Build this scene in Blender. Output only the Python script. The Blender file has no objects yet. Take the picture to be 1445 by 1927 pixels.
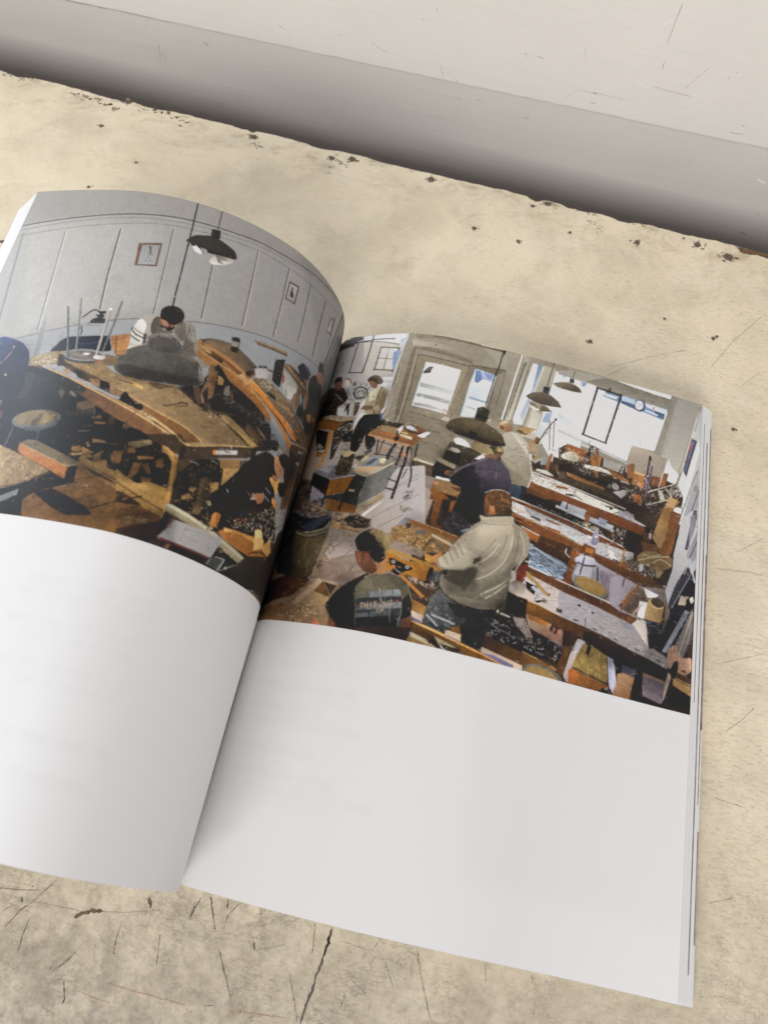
import bpy, bmesh, math, random
import numpy as np
from mathutils import Vector, Matrix
# ------------------------------------------------------------------ measured book and camera (metres, book spine along +Y, table top at z = 0)
F_PX=1338.222
CAM=[0.05653,0.02445,0.30794]
ROT=[[0.97620,-0.21293,0.04113],[0.20982,0.87931,-0.42754],[0.05487,0.42599,0.90306]]
PW=0.194963
PH=0.260
ZG=0.002576
V_PRINT=0.39976
SR=[0.00000,0.06000,0.16000,0.35000,0.65000,1.00000]
SL=[0.00000,0.04000,0.09000,0.16000,0.25000,0.38000,0.55000,0.78000,1.00000]
TH_RT=[1.25092,0.46366,0.39801,-0.03677,-0.09483,-0.12392]
TH_RB=[1.24662,0.40926,0.31807,0.00506,-0.27043,-0.03415]
TH_LT=[1.61157,1.69811,1.59682,1.24870,1.00247,0.53813,0.17582,-0.20659,-0.29497]
TH_LB=[1.53833,1.62738,2.04661,1.61223,1.01272,0.66113,-0.23990,-0.34821,-0.36835]

scene = bpy.context.scene
C = scene.collection
rnd = random.Random(7)
# ------------------------------------------------------------------ camera
cd = bpy.data.cameras.new("camera"); cam = bpy.data.objects.new("camera", cd); C.objects.link(cam)
cd.sensor_fit = 'VERTICAL'; cd.sensor_height = 36.0; cd.sensor_width = 27.0
cd.lens = F_PX / 1927 * 36.0
cd.clip_start = 0.01; cd.clip_end = 50
cam.matrix_world = Matrix([ROT[i] + [CAM[i]] for i in range(3)] + [[0, 0, 0, 1]])
cd.dof.use_dof = True; cd.dof.focus_distance = 0.315; cd.dof.aperture_fstop = 13.0
scene.camera = cam
# ------------------------------------------------------------------ world and lamps
w = bpy.data.worlds.new("World"); scene.world = w; w.use_nodes = True
bg = w.node_tree.nodes['Background']
bg.inputs[0].default_value = (0.965, 0.955, 1.02, 1); bg.inputs[1].default_value = 0.50
def area(name, loc, target, sx, sy, energy, col):
    l = bpy.data.lights.new(name, 'AREA'); l.shape = 'RECTANGLE'; l.size = sx; l.size_y = sy
    l.energy = energy; l.color = col
    o = bpy.data.objects.new(name, l); C.objects.link(o); o.location = loc
    o.rotation_euler = (Vector(target) - Vector(loc)).to_track_quat('-Z', 'Y').to_euler()
    return o
area('window_light', (-1.22, 0.80, 0.52), (-.05, 0.25, 0.02), 0.8, 0.7, 14.5, (0.80, 0.89, 1.0))
area('front_window_light', (-0.30, -2.0, 1.15), (0, 0.35, 0.0), 1.8, 1.1, 50.0, (1.0, 0.965, 0.91))
scene.view_settings.view_transform = 'Standard'; scene.view_settings.look = 'None'
scene.view_settings.exposure = -0.03; scene.view_settings.gamma = 1.0
scene.cycles.max_bounces = 6
# ------------------------------------------------------------------ helpers
def lin(c):
    c = np.asarray(c, float)
    return np.where(c <= .04045, c / 12.92, ((c + .055) / 1.055) ** 2.4)
def hexlin(h): return lin([int(h[i:i + 2], 16) / 255 for i in (0, 2, 4)])
def link(name, me, mat=None, parent=None):
    o = bpy.data.objects.new(name, me); C.objects.link(o)
    if mat is not None: me.materials.append(mat)
    if parent is not None: o.parent = parent
    return o
def tag(o, label=None, cat=None, group=None, kind=None):
    if label: o['label'] = label
    if cat: o['category'] = cat
    if group: o['group'] = group
    if kind: o['kind'] = kind
    return o
def empty(name, loc=(0, 0, 0)):
    o = bpy.data.objects.new(name, None); C.objects.link(o); o.location = loc; o.empty_display_size = .05
    return o
def grid_mesh(name, P, smooth=True):
    """P: (nv, ns, 3) array of points -> quad grid mesh."""
    nv, ns = P.shape[:2]
    me = bpy.data.meshes.new(name)
    idx = np.arange(nv * ns).reshape(nv, ns)
    q = np.stack([idx[:-1, :-1], idx[:-1, 1:], idx[1:, 1:], idx[1:, :-1]], -1).reshape(-1, 4)
    me.vertices.add(nv * ns); me.vertices.foreach_set('co', P.reshape(-1).astype(np.float32))
    me.loops.add(q.size); me.loops.foreach_set('vertex_index', q.reshape(-1).astype(np.int32))
    me.polygons.add(len(q)); me.polygons.foreach_set('loop_start', np.arange(0, q.size, 4, dtype=np.int32))
    me.polygons.foreach_set('loop_total', np.full(len(q), 4, dtype=np.int32))
    me.update(calc_edges=True)
    if smooth: me.polygons.foreach_set('use_smooth', np.ones(len(q), bool))
    me.validate()
    return me
def set_colors(me, rgb):
    a = me.color_attributes.new('ink', 'FLOAT_COLOR', 'POINT')
    d = np.ones((len(me.vertices), 4), np.float32); d[:, :3] = rgb.reshape(-1, 3)
    a.data.foreach_set('color', d.reshape(-1))
def mesh(name, verts, faces, mat=None, parent=None, smooth=False):
    me = bpy.data.meshes.new(name); me.from_pydata([tuple(v) for v in verts], [], faces); me.update()
    if smooth: me.polygons.foreach_set('use_smooth', [True] * len(me.polygons))
    return link(name, me, mat, parent)
# ------------------------------------------------------------------ materials
class NT:
    def __init__(s, name, rough=.5, spec=.5):
        s.m = bpy.data.materials.new(name); s.m.use_nodes = True; s.t = s.m.node_tree
        s.b = s.t.nodes['Principled BSDF']; s.b.inputs['Roughness'].default_value = rough
        s.b.inputs['Specular IOR Level'].default_value = spec
    def n(s, typ, **k):
        x = s.t.nodes.new(typ)
        for a, v in k.items():
            if a.startswith('i_'):
                x.inputs[a[2:].replace('_', ' ')].default_value = v
            else: setattr(x, a, v)
        return x
    def l(s, a, b): s.t.links.new(a, b)
    def noise(s, vec, scale, detail=4, rough=.55, dist=0):
        x = s.n('ShaderNodeTexNoise'); x.inputs['Scale'].default_value = scale; x.inputs['Detail'].default_value = detail
        x.inputs['Roughness'].default_value = rough; x.inputs['Distortion'].default_value = dist
        if vec is not None: s.l(vec, x.inputs['Vector'])
        return x.outputs['Fac']
    def ramp(s, fac, stops):
        x = s.n('ShaderNodeValToRGB'); e = x.color_ramp.elements
        while len(e) < len(stops): e.new(.5)
        for i, (p, c) in enumerate(stops):
            e[i].position = p; e[i].color = (c, c, c, 1) if isinstance(c, (int, float)) else (*c, 1)
        s.l(fac, x.inputs[0]); return x.outputs[0]
    def mix(s, fac, a, b, mode='MIX'):
        x = s.n('ShaderNodeMix', data_type='RGBA', blend_type=mode)
        for sock, v in ((x.inputs[0], fac), (x.inputs[6], a), (x.inputs[7], b)):
            if hasattr(v, 'links'): s.l(v, sock)
            elif isinstance(v, (int, float)): sock.default_value = v
            else: sock.default_value = (*v, 1)
        return x.outputs[2]
    def math(s, op, a, b=0.0):
        x = s.n('ShaderNodeMath', operation=op)
        for sock, v in ((x.inputs[0], a), (x.inputs[1], b)):
            if hasattr(v, 'links'): s.l(v, sock)
            else: sock.default_value = v
        return x.outputs[0]
    def coord(s, scale=(1, 1, 1), rot=(0, 0, 0)):
        tc = s.n('ShaderNodeTexCoord'); mp = s.n('ShaderNodeMapping')
        mp.inputs['Scale'].default_value = scale; mp.inputs['Rotation'].default_value = rot
        s.l(tc.outputs['Object'], mp.inputs['Vector']); return mp.outputs[0]
    def bump(s, h, strength=.3, dist=.001):
        x = s.n('ShaderNodeBump'); x.inputs['Strength'].default_value = strength; x.inputs['Distance'].default_value = dist
        s.l(h, x.inputs['Height']); s.l(x.outputs[0], s.b.inputs['Normal'])
    def col(s, v):
        if hasattr(v, 'links'): s.l(v, s.b.inputs['Base Color'])
        else: s.b.inputs['Base Color'].default_value = (*v, 1)

def ink_mat():
    m = NT('printed_coated_paper', .42, .32)
    a = m.n('ShaderNodeAttribute', attribute_name='ink'); m.col(a.outputs['Color'])
    v = m.coord()
    m.bump(m.noise(v, 1500, 3, .6), .22, .00022)
    return m.m
def paper_mat():
    m = NT('blank_coated_paper', .5, .4)
    a = m.n('ShaderNodeAttribute', attribute_name='ink')
    v = m.coord()
    m.col(m.mix(m.ramp(m.noise(v, 60, 3), [(.3, .0), (.7, .05)]), a.outputs['Color'], (.78, .78, .80)))
    m.bump(m.math('ADD', m.noise(v, 7, 2, .5), m.math('MULTIPLY', m.noise(v, 900, 2), .006)), .30, .004)
    return m.m
def edge_mat():
    m = NT('paper_edges', .7, .3)
    v = m.coord((1, 1, 1))
    v2 = m.coord((0, 0, 1))
    n1 = m.noise(v2, 2500, 2)
    m.col(m.ramp(n1, [(.35, (.50, .49, .48)), (.6, (.78, .775, .76))]))
    return m.m
def plain(name, c, rough=.6, spec=.4, var=.12, sc=200):
    m = NT(name, rough, spec); v = m.coord()
    f = m.noise(v, sc, 4)
    m.col(m.mix(m.ramp(f, [(.3, 0.0), (.7, 1.0)]), tuple(x * (1 - var) for x in c), tuple(min(1, x * (1 + var)) for x in c)))
    m.bump(f, .2, .0005)
    return m.m
def table_mat():
    m = NT('worn_cream_paint', .5, .4)
    v = m.coord()
    big = m.noise(v, 4.5, 4, .6, .6); mid = m.noise(v, 22, 6, .62, .4); fine = m.noise(v, 140, 8, .72)
    base = m.mix(m.ramp(big, [(.32, 0.), (.68, 1.)]), (.85, .735, .53), (.895, .815, .635))
    base = m.mix(m.ramp(mid, [(.42, 0.), (.66, .62)]), base, (.62, .545, .40))
    base = m.mix(m.ramp(m.noise(v, 34, 8, .7, .9), [(.50, 0.), (.66, .35)]), base, (.88, .82, .68))
    # warm brown blotches
    bl = m.noise(v, 13, 6, .65, 1.2)
    base = m.mix(m.ramp(bl, [(.60, 0.), (.72, .42)]), base, (.50, .40, .27))
    # greenish grey film
    g2 = m.noise(m.coord((1, 1, 1), (0, 0, .7)), 30, 7, .7, .8)
    base = m.mix(m.ramp(g2, [(.60, 0.), (.72, .22)]), base, (.50, .46, .35))
    # grime is heaviest at the working side of the table (low y): mask from object Y
    tc = m.n('ShaderNodeTexCoord'); sp = m.n('ShaderNodeSeparateXYZ'); m.l(tc.outputs['Object'], sp.inputs[0])
    mr = m.n('ShaderNodeMapRange'); mr.inputs['From Min'].default_value = .10; mr.inputs['From Max'].default_value = -.07
    m.l(sp.outputs['Y'], mr.inputs['Value'])
    gy = mr.outputs[0]
    mrx = m.n('ShaderNodeMapRange'); mrx.inputs['From Min'].default_value = .30; mrx.inputs['From Max'].default_value = -.02
    m.l(sp.outputs['X'], mrx.inputs['Value'])
    front = m.math('MULTIPLY', gy, m.math('ADD', m.math('MULTIPLY', mrx.outputs[0], .50), .40))
    base = m.mix(m.math('MULTIPLY', front, .95), base, (.56, .495, .385))
    gr = m.ramp(m.noise(v, 75, 10, .78, .5), [(.40, 0.), (.62, 1.)])
    base = m.mix(m.math('MULTIPLY', m.math('MULTIPLY', gr, front), .85), base, (.24, .20, .155))
    # streaky wear marks, everywhere but stronger at the right and the front
    st = m.noise(m.coord((1, 3.2, 1), (0, 0, .12)), 260, 5, .72, .5)
    mx2 = m.n('ShaderNodeMapRange'); mx2.inputs['From Min'].default_value = .0; mx2.inputs['From Max'].default_value = .25
    mx2.inputs['To Min'].default_value = .22; mx2.inputs['To Max'].default_value = .75
    m.l(sp.outputs['X'], mx2.inputs['Value'])
    base = m.mix(m.math('MULTIPLY', m.ramp(st, [(.50, 0.), (.72, .85)]), mx2.outputs[0]), base, (.40, .34, .23))
    # brown handling stains and lost paint along the far edge
    ed_ = m.math('ADD', m.math('MULTIPLY', sp.outputs['X'], .0560), m.math('MULTIPLY', sp.outputs['Y'], .9984))
    near = m.n('ShaderNodeMapRange'); near.inputs['From Min'].default_value = .366; near.inputs['From Max'].default_value = .404
    m.l(ed_, near.inputs['Value'])
    sm_ = m.ramp(m.noise(m.coord((1, 1.6, 1)), 48, 8, .7, .8), [(.50, 0.), (.64, 1.)])
    base = m.mix(m.math('MULTIPLY', m.math('MULTIPLY', near.outputs[0], sm_), .55), base, (.38, .29, .19))
    # hairline cracks and rubbed-in dirt: ridges of a noise, stretched along two directions
    def ridge(scale, rot, sc, wd, det=5):
        n_ = m.noise(m.coord(scale, (0, 0, rot)), sc, det, .6, .35)
        a_ = m.math('ABSOLUTE', m.math('SUBTRACT', n_, .5))
        return m.ramp(a_, [(0., 1.), (wd, 0.)])
    r1 = ridge((1, 3.5, 1), 1.15, 26, .010); r2 = ridge((1, 4.5, 1), .18, 34, .010); r3 = ridge((1, 1.4, 1), .6, 90, .022)
    brk = m.ramp(m.noise(v, 40, 4, .6), [(.46, 0.), (.60, 1.)])
    cr = m.math('MULTIPLY', m.math('MAXIMUM', r1, m.math('MAXIMUM', r2, m.math('MULTIPLY', r3, .6))), brk)
    amt = m.math('ADD', m.math('MULTIPLY', front, .75), .22)
    base = m.mix(m.math('MULTIPLY', cr, amt), base, (.17, .14, .10))
    gf = m.ramp(m.noise(v, 260, 8, .8, .3), [(.48, 0.), (.62, 1.)])
    base = m.mix(m.math('MULTIPLY', m.math('MULTIPLY', gf, front), .62), base, (.22, .185, .14))
    lf = m.ramp(m.noise(m.coord((1, 2, 1), (0, 0, 1.1)), 120, 6, .7), [(.56, 0.), (.7, .55)])
    base = m.mix(m.math('MULTIPLY', lf, front), base, (.66, .62, .53))
    # dark specks
    spk = m.ramp(m.noise(v, 420, 3, .6), [(.72, 0.), (.76, 1.)])
    spm = m.ramp(m.noise(v, 25, 3), [(.45, .15), (.7, .8)])
    base = m.mix(m.math('MULTIPLY', spk, m.math('MULTIPLY', spm, m.math('ADD', m.math('MULTIPLY', front, .7), .3))), base, (.10, .08, .06))
    m.col(base)
    m.l(m.ramp(mid, [(.3, .38), (.7, .6)]), m.b.inputs['Roughness'])
    h = m.math('ADD', m.math('MULTIPLY', mid, .8), m.math('MULTIPLY', fine, .35))
    m.bump(h, .35, .0012)
    return m.m
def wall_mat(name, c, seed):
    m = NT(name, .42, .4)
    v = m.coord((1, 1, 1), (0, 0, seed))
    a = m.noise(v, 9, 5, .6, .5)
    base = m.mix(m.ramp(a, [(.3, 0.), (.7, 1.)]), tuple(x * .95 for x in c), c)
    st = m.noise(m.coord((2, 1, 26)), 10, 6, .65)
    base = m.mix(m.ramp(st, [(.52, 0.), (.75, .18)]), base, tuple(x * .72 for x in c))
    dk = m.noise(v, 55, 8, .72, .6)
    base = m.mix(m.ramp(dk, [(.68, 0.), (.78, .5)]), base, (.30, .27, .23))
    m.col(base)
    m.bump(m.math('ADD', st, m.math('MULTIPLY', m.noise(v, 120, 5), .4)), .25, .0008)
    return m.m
M_ink, M_paper, M_edge = ink_mat(), paper_mat(), edge_mat()
M_table = table_mat()
M_wood = plain('bare_brown_wood', (.17, .10, .055), .75, .2, .35, 120)
M_dark = plain('dark_grime', (.13, .11, .09), .8, .2, .3, 900)
M_brown = plain('brown_gouge', (.16, .11, .075), .8, .2, .3, 900)
M_rust = plain('rust_scratch', (.46, .31, .20), .8, .2, .25, 900)
M_greys = plain('grey_scratch', (.38, .335, .26), .8, .2, .3, 900)
M_nail = plain('rusty_nail_head', (.13, .095, .07), .6, .5, .4, 1500)
M_cover = plain('book_cover_card', (.55, .54, .52), .5, .4, .05, 200)
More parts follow.
